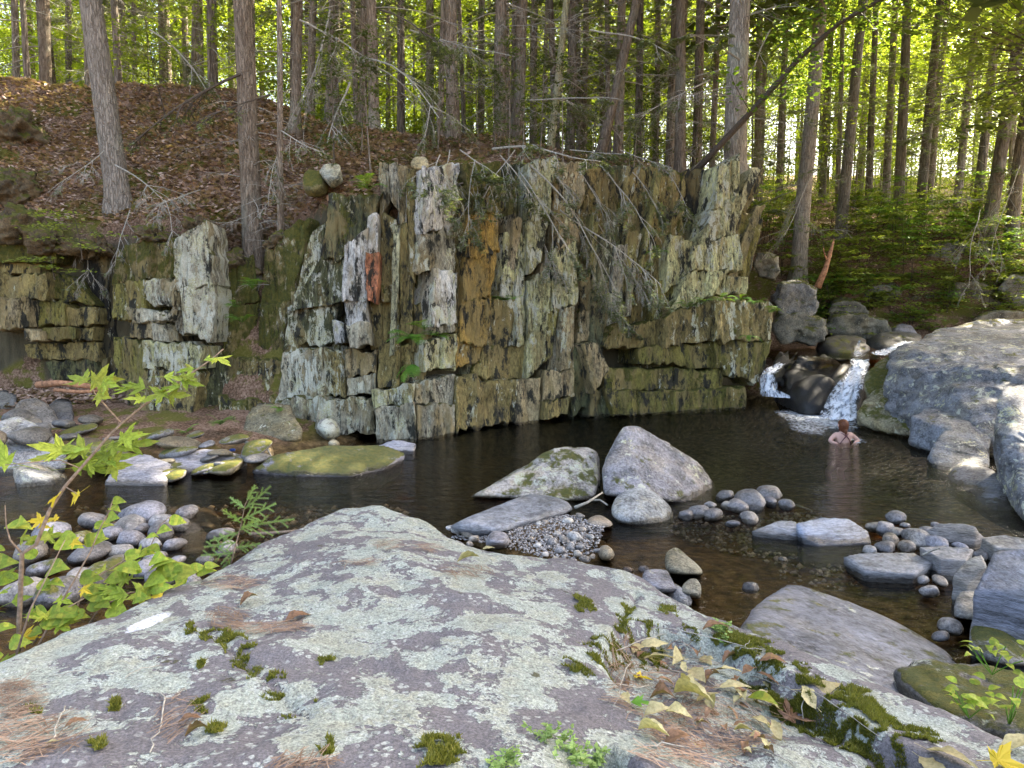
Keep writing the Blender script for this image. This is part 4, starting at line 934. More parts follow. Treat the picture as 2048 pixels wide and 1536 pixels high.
def inside(q, poly):
    x, y = q; r_ = False
    for i in range(len(poly)):
        x1, y1 = poly[i][:2]; x2, y2 = poly[i - 1][:2]
        if (y1 > y) != (y2 > y) and x < (x2 - x1) * (y - y1) / (y2 - y1) + x1: r_ = not r_
    return r_
b = NB('gravel'); t_ = b.attr('tint', 'GEOMETRY')
M['gravel'] = b.done(b.principled(b.ramp(t_, [(0, (.10,.09,.08)), (.5, (.24,.225,.21)), (1, (.42,.40,.37))]), .8, None, .3))
scatter_gravel(3600, bar_o, lambda q: .115 - .09 * min(1, np.linalg.norm(q - c0[:2]) / 1.1) ** 2, .016, 'gravel', 'fine grey gravel of the small bar')
scatter_gravel(700, [G(1300,1010,0),G(1640,1000,0),G(1660,1060,0),G(1560,1100,0),G(1380,1060,0)], lambda q: -.16, .03, 'stream_gravel', 'brown gravel under the shallow water')
scatter_gravel(700, [G(1560,1060,0),G(2000,1050,0),G(2000,1250,0),G(1560,1250,0)], lambda q: -.2, .035, 'stream_gravel', 'brown gravel under the near right shallows')
scatter_gravel(700, [G(150,985,0),G(800,985,0),G(860,1050,0),G(500,1110,0),G(150,1110,0)], lambda q: -.2, .05, 'stream_gravel', 'brown gravel under the left channel')
# ------------------------------------------------------------------ the great foreground rock
EDGE = [(-260,1500,1.1),(0,1335,1.05),(150,1258,1.0),(300,1205,.96),(430,1148,.93),(520,1095,.93),(600,1060,.94),(690,1015,.97),(760,1010,.97),(830,1033,.93),(880,1058,.88),(960,1090,.86),(1050,1100,.86),(1130,1104,.85),(1230,1140,.82),(1320,1188,.80),(1430,1235,.78),(1560,1280,.76),(1700,1340,.76),(1860,1415,.78),(2100,1500,.8)]
EP = [G(x, y, z) for x, y, z in EDGE] + [np.array((3.4, 1.2, .8)), np.array((3.0, -.6, .9)), np.array((-2.4, -.6, 1.2)), np.array((-3.0, 1.2, 1.15))]
OUT = np.array([p[:2] for p in EP])
TOPP = [p for p in EP] + [G(x, y, z) for x, y, z in ((1024,1530,1.16),(500,1530,1.2),(100,1530,1.16),(700,1350,1.12),(1000,1330,1.08),(740,1180,1.06),(1000,1200,1.0),(400,1330,1.1),(1150,1250,.97),(500,1200,1.0),(780,1080,1.01),(1600,1530,.98),(1900,1530,.9),(1400,1400,.93),(1300,1300,.92))]
TOPP = np.array(TOPP)
def tps(pts, q):
    n = len(pts)
    def U(r2): return np.where(r2 > 1e-12, r2 * np.log(r2 + 1e-12), 0)
    K = U(((pts[:, None, :2] - pts[None, :, :2]) ** 2).sum(-1)) + np.eye(n) * 0.02
    A = np.zeros((n + 3, n + 3)); A[:n, :n] = K
    A[:n, n] = 1; A[:n, n + 1:] = pts[:, :2]; A[n, :n] = 1; A[n + 1:, :n] = pts[:, :2].T
    w = np.linalg.solve(A, np.concatenate([pts[:, 2], np.zeros(3)]))
    out = np.zeros(len(q))
    for s in range(0, len(q), 20000):
        qq = q[s:s + 20000]
        out[s:s + 20000] = U(((qq[:, None] - pts[None, :, :2]) ** 2).sum(-1)) @ w[:n] + w[n] + qq @ w[n + 1:]
    return out
def sdist(q, poly):
    """signed distance to a polygon, positive inside"""
    d2 = np.full(len(q), 1e9); ins = np.zeros(len(q), bool)
    for i in range(len(poly)):
        a, b2 = poly[i - 1], poly[i]
        e = b2 - a
        t = np.clip(((q - a) @ e) / (e @ e + 1e-12), 0, 1)
        d2 = np.minimum(d2, ((q - a - t[:, None] * e) ** 2).sum(1))
        c = ((a[1] > q[:, 1]) != (b2[1] > q[:, 1]))
        xx = (b2[0] - a[0]) * (q[:, 1] - a[1]) / (b2[1] - a[1] + 1e-12) + a[0]
        ins ^= c & (q[:, 0] < xx)
    return np.sqrt(d2) * np.where(ins, 1, -1)
def ldist(q, line):
    d2 = np.full(len(q), 1e9)
    for a, b2 in zip(line[:-1], line[1:]):
        e = b2 - a
        t = np.clip(((q - a) @ e) / (e @ e + 1e-12), 0, 1)
        d2 = np.minimum(d2, ((q - a - t[:, None] * e) ** 2).sum(1))
    return np.sqrt(d2)
def plan(pp, z): return np.array([G(x, y, z)[:2] for x, y in pp])
LEDGE = plan([(1205,1345),(1260,1262),(1330,1240),(1450,1252),(1580,1330),(1720,1420),(1900,1536),(1940,1600),(1480,1600),(1400,1536),(1290,1460),(1225,1400)], .88)
HOLE = plan([(1140,1536),(1215,1488),(1255,1520),(1300,1570),(1140,1600)], 1.08)
CRACK = plan([(430,1255),(455,1285),(505,1340),(545,1375),(575,1410),(620,1450)], 1.1)
CRACK2 = plan([(1228,1295),(1240,1250),(1262,1200),(1275,1165)], .9)
DISH = plan([(420,1225),(470,1190),(560,1195),(610,1235),(560,1260),(450,1258)], 1.05)
def fore_z(q):
    z = tps(TOPP, q)
    d = sdist(q, OUT)
    q3 = np.concatenate([q, np.zeros((len(q), 1))], 1)
    d = d + .05 * fbm(q3 * 2.2, 4, 71)
    d = d + .11
    r = .18
    dd = np.clip(d, 0, r)
    z = z - (r - np.sqrt(np.clip(r * r - (r - dd) ** 2, 0, None))) * .55
    z = z - np.clip(-d, 0, None) * 3.4
    z += .030 * fbm(q3 * 1.3, 4, 72) + .012 * fbm(q3 * 5, 4, 73, .6)
    z += .010 * np.floor(3 * fbm(q3 * np.array((1.2, 3.0, 1)), 2, 74)) / 3
    pit = fbm(q3 * 9, 3, 75)
    z -= .012 * np.clip(pit - .45, 0, 1)
    le = sdist(q, LEDGE) + .02 * fbm(q3 * 6, 3, 76)
    z -= .115 * smooth(-.035, .06, le) - .04 * smooth(.0, .1, le) * fbm(q3 * 4, 3, 77)
    ho = sdist(q, HOLE)
    z -= .30 * smooth(-.02, .10, ho)
    z -= .022 * (1 - smooth(.0, .022, ldist(q, CRACK) + .006 * fbm(q3 * 12, 2, 78)))
    z -= .03 * (1 - smooth(.0, .03, ldist(q, CRACK2)))
    z -= .02 * smooth(-.03, .12, sdist(q, DISH))
    return z, d
fx = np.arange(-3.3, 3.3, .021); fy = np.arange(.75, 6.0, .021)
FX, FY = np.meshgrid(fx, fy)
FQ = np.stack([FX.ravel(), FY.ravel()], 1)
FZ, FD = fore_z(FQ)
FZg = FZ.reshape(FX.shape)
ii = np.arange(FX.size).reshape(FX.shape)
Fq = np.stack([ii[:-1, :-1], ii[:-1, 1:], ii[1:, 1:], ii[1:, :-1]], -1).reshape(-1, 4)
keep = (FD[Fq] > -.42).any(1)
Fq = Fq[keep]
used = np.unique(Fq); remap = np.full(FX.size, -1); remap[used] = np.arange(len(used))

def make_fore():
    b = NB('lichened_foreground_rock')
    p = b.pos()
    n_big = b.noise(p, 2.6, 5, 0.62, 0.5)
    n_mid = b.noise(b.scaled(p, (1, 1, 1), (4, 8, 1)), 11, 5, 0.68, 0.3)
    n_fin = b.noise(p, 46, 4, 0.65)
    n_gr = b.noise(p, 150, 3, 0.6)
    rockc = b.mix(b.noise(b.scaled(p, (1, 1, 1), (2, 3, 4)), 1.6, 4, 0.6), (.10, .091, .095), (.155, .147, .152))
    rockc = b.mix(b.rng(n_fin, .35, .7, 0, .5), rockc, (.07, .065, .066))
    rockc = b.mix(b.rng(n_gr, .5, .75, 0, .35), rockc, (.24, .235, .235))
    wp = b.n('ShaderNodeVectorMath', {0: p, 1: b.n('ShaderNodeVectorMath', {0: b.n('ShaderNodeTexNoise', {'Vector': p, 'Scale': 16.0, 'Detail': 3.0}).outputs['Color'], 1: (.07, .07, .07)}, operation='MULTIPLY').outputs[0]}, operation='ADD').outputs[0]
    ros = b.math('SUBTRACT', .72, b.math('MULTIPLY', b.vor(wp, 5.2), .72))
    f = b.math('ADD', b.math('ADD', b.math('MULTIPLY', n_big, .36), b.math('MULTIPLY', ros, .22)), b.math('ADD', b.math('MULTIPLY', n_mid, .28), b.math('MULTIPLY', n_fin, .14)))
    lm = b.rng(f, .452, .466)
    rim = b.math('MULTIPLY', b.rng(f, .450, .462), b.rng(f, .496, .472))
    lc = b.mix(b.rng(n_mid, .35, .65), (.23, .26, .215), (.30, .335, .28))
    lc = b.mix(b.rng(b.noise(p, 5, 3), .45, .62, 0, .6), lc, (.26, .26, .185))
    lc = b.mix(b.rng(n_fin, .52, .34, 0, .75), lc, (.10, .105, .09))
    lc = b.mix(b.math('MULTIPLY', rim, .55), lc, (.36, .39, .355))
    lc = b.mix(b.rng(n_gr, .45, .7, 0, .3), lc, (.40, .42, .38))
    col = b.mix(b.math('MULTIPLY', lm, .93), rockc, lc)
    # small separate crusts on the bare stone
    vd = b.vor(b.n('ShaderNodeVectorMath', {0: p, 1: b.n('ShaderNodeVectorMath', {0: b.n('ShaderNodeTexNoise', {'Vector': p, 'Scale': 30.0}).outputs['Color'], 1: (.03, .03, .03)}, operation='MULTIPLY').outputs[0]}, operation='ADD').outputs[0], 26)
    spot = b.math('MULTIPLY', b.rng(vd, .34, .26), b.rng(b.noise(p, 4.5, 3), .44, .56))
    col = b.mix(b.math('MULTIPLY', spot, .8), col, (.32, .345, .31))
    # dark moss specks
    ms = b.rng(b.math('ADD', b.math('MULTIPLY', b.noise(b.scaled(p, (1, 1, 1), (9, 9, 9)), 7, 4, .6), .8), b.math('MULTIPLY', n_fin, .2)), .655, .68)
    col = b.mix(b.math('MULTIPLY', ms, .9), col, (.06, .058, .025))
    # one white crust disc
    wd = b.n('ShaderNodeVectorMath', {0: b.scaled(p, (1, .42, 1)), 1: (WHITE_SPOT[0], WHITE_SPOT[1] * .42, WHITE_SPOT[2])}, operation='DISTANCE').outputs['Value']
    wd = b.math('ADD', wd, b.math('MULTIPLY', b.math('SUBTRACT', n_mid, .5), .06))
    col = b.mix(b.rng(wd, .068, .060, 0, .95), col, (.56, .57, .60))
    gr = b.rng(b.noise(p, 105, 4, .7), .32, .68, .62, 1.36)
    col = b.mix(1.0, col, b.n('ShaderNodeCombineColor', {0: gr, 1: gr, 2: gr}).outputs[0], 'MULTIPLY')
    h = b.math('ADD', b.math('MULTIPLY', n_fin, .8), b.math('MULTIPLY', n_gr, .35))
    h = b.math('ADD', h, b.math('MULTIPLY', lm, b.math('ADD', .25, b.math('MULTIPLY', n_fin, .7))))
    h = b.math('ADD', h, b.math('MULTIPLY', ms, .5))
    nrm = b.bump(h, 1.0, .011)
    return b.done(b.principled(col, b.mix(lm, (.62,) * 3, (.95,) * 3), nrm, .35))
WHITE_SPOT = G(298, 1246, 1.03)
_q = np.array([WHITE_SPOT[:2]]); WHITE_SPOT[2] = fore_z(_q)[0][0]
for _ in range(3):
    WHITE_SPOT = G(298, 1246, fore_z(np.array([WHITE_SPOT[:2]]))[0][0])
M['fore'] = make_fore()
fm = mesh_np('foreground_rock', np.stack([FX.ravel(), FY.ravel(), FZ], 1)[used], remap[Fq], M['fore'])
fore = tag(link('foreground_rock', fm), 'huge lichen covered purple grey rock filling the foreground', 'rock')

def fz(x, y):
    """height of the foreground rock"""
    i = np.clip((np.asarray(x) - fx[0]) / .021, 0, len(fx) - 2); j = np.clip((np.asarray(y) - fy[0]) / .021, 0, len(fy) - 2)
    i0, j0 = np.floor(i).astype(int), np.floor(j).astype(int); u, v = i - i0, j - j0
    return FZg[j0, i0] * (1 - u) * (1 - v) + FZg[j0, i0 + 1] * u * (1 - v) + FZg[j0 + 1, i0] * (1 - u) * v + FZg[j0 + 1, i0 + 1] * u * v
def onf(x, y):
    """photo pixel -> point on the foreground rock"""
    z = 1.0
    for _ in range(8):
        p = G(x, y, z); z = .5 * z + .5 * float(fz(p[0], p[1]))
    p = G(x, y, z)
    p[2] = float(fz(p[0], p[1]))
    return p

# neighbouring slabs to the right of it, near the water
slab('flat_rock', [G(1470,1262,.34),G(1500,1216,.22),G(1560,1199,.2),G(1578,1164,.10),G(1612,1170,.10),G(1740,1215,.07),G(1800,1245,.05),G(1890,1295,.04),G(1925,1335,.06),G(1850,1400,.26),G(1700,1385,.32),G(1560,1335,.34)], .45, 'smooth bluish slab sloping into the water beside the foreground rock', (.16,.163,.18), .2, .2, k=90, seed=121, sub=6, noise=.012)
rock('boulder', [G(1770,1345,.6),G(1800,1310,.62),G(1880,1310,.6),G(1950,1330,.62),G(2100,1350,.62),G(2150,1480,.72),G(2000,1470,.72),G(1860,1400,.68),G(1900,1500,.5),
      G(1770,1380,.0),G(2150,1400,.0),G(2150,1550,.0),G(1850,1480,.0)], 'dark mossy rock with white lichen at the lower right edge', (.13,.125,.12), .42, .5, k=14, sub=6, noise=.05, freq=2.4, seed=122)
# ------------------------------------------------------------------ falling water
def sheet(name, rows, label, cover=1.0):
    """a falling or running sheet of water: rows of (left, right) points from the lip down"""
    nu = 14
    rows = [(np.asarray(a, float), np.asarray(b2, float)) for a, b2 in rows]
    t = np.linspace(0, len(rows) - 1, len(rows) * 7)
    V = []; C = []
    for tt in t:
        k = min(int(tt), len(rows) - 2); f = tt - k
        f2 = f * f * (3 - 2 * f)
        a = rows[k][0] * (1 - f2) + rows[k + 1][0] * f2; b2 = rows[k][1] * (1 - f2) + rows[k + 1][1] * f2
        for u in np.linspace(0, 1, nu + 1):
            p = a * (1 - u) + b2 * u
            n_ = fbm(np.array([[u * 9, tt * 1.2, 3.1]]), 3, 88)[0]
            V.append(p + np.array((0, -.10 * n_ - .05 * math.sin(u * math.pi), .03 * n_)))
            C.append(cover * (.45 + .85 * math.sin(u * math.pi)))
    m1, n1 = len(t), nu + 1
    ii = np.arange(m1 * n1).reshape(m1, n1)
    Fq = np.stack([ii[:-1, :-1], ii[1:, :-1], ii[1:, 1:], ii[:-1, 1:]], -1).reshape(-1, 4)
    me = mesh_np(name, V, Fq, M['foam'])
    at = me.attributes.new('cover', 'FLOAT', 'POINT'); at.data.foreach_set('value', np.array(C, np.float32))
    return kind(link(name, me), 'structure', label)
sheet('waterfall', [(P(1698,718,16.3), P(1742,718,16.2)), (P(1700,732,15.8), P(1734,735,15.7)), (P(1678,762,15.25), P(1726,766,15.15)), (P(1656,800,14.95), P(1718,806,14.8)), (P(1636,836,14.6), P(1716,843,14.3))], 'white cascade between the black boulder and the stepped rock', 1.0)
sheet('waterfall', [(P(1555,725,17.3), P(1572,727,17.1)), (P(1516,745,16.9), P(1548,750,16.7)), (P(1518,778,16.6), P(1552,780,16.4)), (P(1528,792,16.4), P(1592,797,16.1))], 'thin white thread of water along the cliff corner', .95)
sheet('waterfall', [(P(1715,680,18.9), P(1722,680,18.8)), (P(1708,700,18.4), P(1722,702,18.3)), (P(1704,711,17.6), P(1726,712,17.5))], 'small upper cascade between two dark rocks', .62)
sheet('waterfall', [(P(1800,683,17.6), P(1850,680,17.6)), (P(1770,697,16.9), P(1830,692,16.8)), (P(1740,705,16.4), P(1770,712,16.0))], 'bright run of water over the lip of the upper pool', 1.0)
def foam_patch(name, poly, z, label, cover):
    pl = np.array([G(x, y, z) for x, y in poly]); c = pl.mean(0)
    V = [c]; C = [cover]; Fc = []
    n = len(pl); R_ = 6
    for r_ in range(1, R_ + 1):
        for p in pl:
            V.append(c + (p - c) * r_ / R_); C.append(cover * (1 - (r_ / R_) ** 2 * .75))
    for k in range(n): Fc.append((0, 1 + k, 1 + (k + 1) % n))
    for r_ in range(R_ - 1):
        for k in range(n):
            a = 1 + r_ * n + k; b2 = 1 + r_ * n + (k + 1) % n
            Fc.append((a, a + n, b2 + n, b2))
    me = mesh_np(name, V, Fc, M['foam'])
    at = me.attributes.new('cover', 'FLOAT', 'POINT'); at.data.foreach_set('value', np.array(C, np.float32))
    return kind(link(name, me), 'stuff', label)
foam_patch('foam', [(1545,822),(1610,814),(1700,822),(1730,848),(1705,864),(1640,856),(1575,842)], .010, 'bright foam below the waterfall', 1.15)
foam_patch('foam', [(1575,840),(1620,842),(1665,858),(1650,872),(1600,868),(1572,855)], .012, 'broken foam and painted sun glitter towards the bather', .75)  # white patch paints sun glitter as well as foam
foam_patch('foam', [(1690,870),(1716,872),(1740,885),(1712,890)], .012, 'foam and painted sun glitter flecks beside the bather', .7)  # glitter on the ripples is painted as white flecks too
foam_patch('foam', [(1540,794),(1590,797),(1612,806),(1580,808)], .012, 'foam at the foot of the thin thread', .8)

# ------------------------------------------------------------------ the wood
def branch_pts(p0, d, L, n=6, sag=.1, wig=.06):
    d = np.array(d, float); d /= np.linalg.norm(d)
    pts = [np.array(p0, float)]
    for k in range(n):
        d = d + np.array((random.uniform(-wig, wig), random.uniform(-wig, wig), random.uniform(-wig, wig) - sag / n))
        d /= np.linalg.norm(d)
        pts.append(pts[-1] + d * L / n)
    return np.array(pts)

def twig_tree(A, p0, d, L, r, depth, sag=.2, spread=.9, kids=5, sides=4, tips=None):
    pts = branch_pts(p0, d, L, 6, sag, .12)
    A.tube(pts, np.linspace(r, r * .35, len(pts)), sides if depth > 1 else 3, random.random(), cap=False)
    if tips is not None: tips.append((pts, depth))
    if depth > 0:
        for k in range(kids):
            t = random.uniform(.2, 1.0); i = min(int(t * 6), 5)
            q = pts[i] + (pts[i + 1] - pts[i]) * (t * 6 - i)
            dd = pts[i + 1] - pts[i]; dd /= np.linalg.norm(dd)
            side = np.cross(dd, (0, 0, 1)) * random.choice((-1, 1)) * spread + np.array((0, 0, random.uniform(-.5, .2)))
            twig_tree(A, q, dd * .9 + side, L * random.uniform(.3, .55) * (1.1 - .5 * t), max(r * .45, .0034), depth - 1, sag * 1.4, spread, kids, sides, tips)

def diamonds(A, centres, L, W, droop, flat=.6):
    """leaf or spray quads: a folded diamond each, roughly level"""
    n = len(centres)
    a = rng.uniform(0, 2 * math.pi, n)
    dirv = np.stack([np.cos(a), np.sin(a), rng.normal(-droop, .25, n)], 1); dirv /= np.linalg.norm(dirv, axis=1)[:, None]
    sidev = np.cross(dirv, np.stack([rng.normal(0, flat, n), rng.normal(0, flat, n), np.ones(n)], 1)); sidev /= np.linalg.norm(sidev, axis=1)[:, None]
    l = L * rng.uniform(.6, 1.3, (n, 1)); w = W * rng.uniform(.6, 1.3, (n, 1))
    c = np.asarray(centres)
    v = np.stack([c, c + dirv * l * .45 + sidev * w, c + dirv * l, c + dirv * l * .45 - sidev * w], 1).reshape(-1, 3)
    f = np.arange(n * 4).reshape(-1, 4)
    A.v.append(v); A.f.extend((f + A.n).tolist()); A.t.extend(rng.uniform(0, 1, n).tolist()); A.n += n * 4

def hemlock_crown(seed, H=11.0, R0=3.0, nb=54, per=34):
    random.seed(seed)
    A = Acc(); C = []
    for k in range(nb):
        t = (k / nb) ** .9
        z = H * t
        L = R0 * (1 - t) ** .75 * random.uniform(.7, 1.1) + .25
        a = random.uniform(0, 6.283)
        pts = branch_pts((0, 0, z), (math.cos(a), math.sin(a), .1), L, 5, .35, .08)
        for j in range(per):
            s = random.random() ** .7 * 4.99; i = int(s)
            q = pts[i] + (pts[i + 1] - pts[i]) * (s - i)
            w = .18 + .32 * (1 - s / 5) * L / R0
            C.append(q + np.array((random.gauss(0, w), random.gauss(0, w), random.gauss(-.05, .08))))
    diamonds(A, np.array(C), .34, .085, .25, .35)
    return A.mesh('hemlock_crown', M['needle'], False)

def broad_crown(seed, H=7.0, R0=2.6, nc=46, per=105, leaf=.13, mat='leaf_far'):
    random.seed(seed)
    A = Acc(); C = []
    for k in range(nc):
        z = random.uniform(0, H); rr = R0 * math.sqrt(max(.08, 1 - ((z - H * .5) / (H * .55)) ** 2)) * math.sqrt(random.random())
        a = random.uniform(0, 6.283)
        c = np.array((rr * math.cos(a), rr * math.sin(a), z)); s = random.uniform(.3, .65)
        C.append(c + rng.normal(0, 1, (per, 3)) * np.array((s, s, s * .32)))
    diamonds(A, np.concatenate(C), leaf, leaf * .36, .25, .5)
    return A.mesh('leafy_crown', M[mat], False)

def dead_limbs(seed, H=7.5, n=30, L=2.0):
    """the dead lower limbs of a forest grown hemlock"""
    random.seed(seed)
    A = Acc(); tips = []; C = []
    for k in range(n):
        a = random.uniform(0, 6.283); z = random.uniform(1.2, H)
        twig_tree(A, (0, 0, z), (math.cos(a), math.sin(a), random.uniform(-.25, .25)), L * random.uniform(.4, 1.2), random.uniform(.009, .02), 2, .25, .8, 4, tips=tips)
    for pts, dep in tips:
        if dep <= 1 and pts[0][2] > 3.0 and random.random() < .5:
            for j in range(9):
                i = random.randrange(0, 6); f = random.random(); C.append(pts[i] * (1 - f) + pts[i + 1] * f + rng.normal(0, .03, 3))
    B = Acc(); diamonds(B, np.array(C), .13, .03, .15, .3)
    return A.mesh('dead_limbs', M['twig'], False), B.mesh('lower_sprays', M['needle_grey'], False)

HC = [hemlock_crown(s) for s in (1, 2, 3, 4)]
HD = [hemlock_crown(s, 11, 3.2, 80, 95) for s in (41, 42)]
HS = [hemlock_crown(s, 11, 2.8, 34, 24) for s in (51, 52, 53)]
BC = [broad_crown(s) for s in (5, 6, 7, 8)]
DL = [dead_limbs(s) for s in (9, 10, 11)]
random.seed(21)

def trunk_mesh(pts, r0, r1, seed, mat, sides=12, flare=1.5, n=22):
    pts = np.asarray(pts, float)
    t = np.linspace(0, 1, n)
    tt = np.linspace(0, 1, len(pts))
    C = np.stack([np.interp(t, tt, pts[:, k]) for k in range(3)], 1)
    L = np.linalg.norm(pts[-1] - pts[0])
    C[:, 0] += .03 * fbm(np.stack([t * L * .4, t * 0 + seed, t * 0], 1), 2, 55) * (t > .02)
    a = np.arange(sides) * 2 * math.pi / sides
    V = []
    for k in range(n):
        h = t[k] * L
        r = (r0 + (r1 - r0) * t[k]) * (1 + (flare - 1) * math.exp(-h / .35))
        lob = 1 + .18 * math.exp(-h / .4) * np.cos(a * 4 + seed) + .03 * vnoise(np.stack([np.cos(a) * 2 + seed, np.sin(a) * 2, 0 * a + h * 2], 1), 7)
        V.append(np.stack([C[k, 0] + r * lob * np.cos(a), C[k, 1] + r * lob * np.sin(a), 0 * a + C[k, 2]], 1))
    V = np.concatenate(V)
    Fc = []
    for k in range(n - 1):
        for j in range(sides):
            j2 = (j + 1) % sides
            Fc.append((k * sides + j, k * sides + j2, (k + 1) * sides + j2, (k + 1) * sides + j))
    return mesh_np('trunk', V, Fc, M[mat])

NTREE = 0
def tree(bx, tx, Y, w, label, group=None, H=17, mat='bark', crown='hem', dead=1.0, zb=None, crown_z=8.0, cs=1.0, sink=.25, name='hemlock_tree'):
    """bx: px of the foot, tx: px where the trunk leaves the top of the frame, Y: depth, w: px width"""
    global NTREE
    NTREE += 1
    top = P(tx, 0, Y)
    X0 = P(bx, 300, Y)[0]
    z0 = float(terr(X0, Y)) - sink if zb is None else zb
    d = np.array((top[0] - X0, 0, max(top[2] - z0, 3.0))); d /= d[2]
    root = link(name, None, loc=(X0, Y, z0))
    r = w / FPX * Y / 2
    tr = link('trunk', trunk_mesh([(0, 0, 0), tuple(d * H)], r, r * .45, NTREE * 1.7, mat), root)
    if crown:
        src = random.choice({'hem': HC, 'dense': HD, 'thin': HS}.get(crown, BC))
        c = link('crown', src, root, loc=tuple(d * crown_z), rot=(0, 0, random.uniform(0, 6.3)), scale=cs * random.uniform(.85, 1.15))
    if dead and Y < 34:
        dl = random.choice(DL); ro = (math.atan2(-d[1], 1), math.atan2(d[0], 1), random.uniform(0, 6.3))
        link('dead_limbs', dl[0], tr, rot=ro, scale=dead)
        if dead > .5 and random.random() < .45: link('lower_sprays', dl[1], tr, rot=ro, scale=dead)
    return tag(root, label, 'tree', group)

# trees one can pick out
tree(232, 182, 15.6, 45, 'thick grey trunked hemlock leaning left on the leafy slope', mat='bark_grey', H=19, dead=0, sink=.5, crown_z=7.5, cs=1.2)
tree(500, 484, 14.4, 42, 'thick brown trunked hemlock on the brink left of the cliff', H=19, dead=.55, sink=.9, crown_z=8, cs=1.2)
tree(547, 560, 14.0, 15, 'slender young hemlock with a curved foot beside the brown trunk', H=10, dead=.4, sink=.9, crown_z=7, cs=.35)
NAMED = [(725,728,19,19,'hemlock'),(750,742,17.6,24,''),(802,800,22,18,''),(860,858,24,19,''),(905,903,18.2,29,''),(960,965,25,16,''),(1000,1003,18.6,27,''),(1036,1045,19.5,25,''),(1066,1070,24,17,''),
 (1140,1145,21,22,''),(1168,1172,25,15,''),(1236,1242,20,21,''),(1275,1282,22,18,''),(1312,1318,26,15,''),(1340,1350,23,20,''),(1362,1362,20.5,24,''),(1395,1402,21.5,22,''),(1428,1435,25,15,''),
 (40,28,24,15,''),(97,88,22,24,''),(142,138,26,14,''),(258,240,27,20,''),(330,322,30,16,''),(405,398,27,18,''),(590,596,18,22,''),(620,628,22,18,''),(668,672,25,17,''),(430,425,21,22,'')]
PLACE = {725:'first trunk right of the mossy brink knobs',750:'dark trunk standing over the orange streaked slab',905:'stout trunk rising above the ochre slab',1000:'stout trunk above the ochre slab, right of its twin',1036:'brown trunk close beside the stout pair',97:'dark straight trunk at the upper left',590:'dim trunk just behind the slender young hemlock',1362:'trunk above the dark hollow near the pale pillar',1395:'trunk next left of the grey tree on the pillar',1236:'straight trunk behind the branch hung recess'}
for bx, tx, Y, w, _ in NAMED:
    lab = PLACE.get(bx)
    w *= .88
    if lab: tree(bx, tx, Y, w, lab, 'straight hemlocks of the wood', mat='bark', crown='thin' if bx > 700 else 'hem', dead=random.uniform(.8, 1.1))
    else: tree(bx, tx, Y, w, 'slim straight hemlock trunk in the wood behind the cliff', 'straight hemlocks of the wood', mat='bark_far', crown='thin', dead=random.uniform(.8, 1.2))
tree(1098, 1132, 19.2, 15, 'thin pale yellowish trunk leaning right above the cliff', mat='bark_pale', H=12, crown=None, dead=.5, name='dead_tree')
tree(1192, 1272, 18.8, 20, 'brown trunk leaning right over the cliff recess', mat='bark', H=14, crown_z=9)
tree(1472, 1480, 18.6, 44, 'thick pale grey tree standing right behind the pale pillar', mat='bark_grey', H=20, dead=.9, crown_z=6.8, cs=1.5, crown='dense')  # crown above the frame widened and thickened to block the sun
tree(1605, 1642, 22.5, 31, 'grey trunk leaning right beyond the waterfall', mat='bark_grey', H=18, dead=.8, crown_z=8, cs=1.25, crown='dense')  # dense crown, shaped to keep sun off the left shore
tree(1688, 1728, 25, 22, 'grey trunk leaning right, second beyond the waterfall', mat='bark_grey', H=18, dead=.8, crown_z=10)
for bx, tx, Y, w in ((1745,1752,30,14),(1778,1790,30,15),(1805,1815,27,20),(1846,1880,27,19),(1862,1895,31,14),(1920,1955,28,15),(1962,1998,26,18),(1985,2050,24,26),(2035,2075,24,24),(1560,1575,31,14),(1520,1535,33,14),(1650,1665,34,13),(1725,1740,36,12)):
    tree(bx, tx, Y, w, 'dark trunk in the bright wood on the right', 'dark trunks of the sunlit wood', mat='bark_far', crown='thin' if random.random() < .5 else 'broad', cs=1.0, crown_z=random.uniform(7, 10), dead=random.uniform(.6, 1), name='forest_tree')
random.seed(515)
for k in range(30):
    px = random.uniform(560, 1480) if k < 22 else random.uniform(0, 560); Y = random.uniform(20, 29)
    tree(px, px + (px - 1024) * .012 + random.uniform(-14, 14), Y, random.uniform(.13, .22) * FPX / Y, 'thin grey brown pole trunk between the straight hemlocks', 'thin poles of the wood', mat='bark_far', crown='thin', dead=random.uniform(.7, 1.1), cs=.7, crown_z=9, name='young_hemlock')
for k in range(26):
    px = random.uniform(640, 1460); Yf = float(np.interp(px, DX, DY)); Y = Yf + random.uniform(1.2, 5)
    X0 = P(px, 300, Y)[0]; z0 = float(terr(X0, Y)); s = random.uniform(.12, .26)
    root = link('hemlock_sapling', None, loc=(X0, Y, z0 - .05))
    link('trunk', trunk_mesh([(0, 0, 0), (random.uniform(-.1, .1), 0, 11 * s)], .02, .006, k, 'bark_far', 5, 1.2, 5), root)
    link('crown', random.choice(HS), root, loc=(0, 0, .15), rot=(0, 0, random.uniform(0, 6.3)), scale=s)
    tag(root, 'thin little hemlock among the litter along the cliff top', 'sapling', 'young hemlocks on the cliff top')
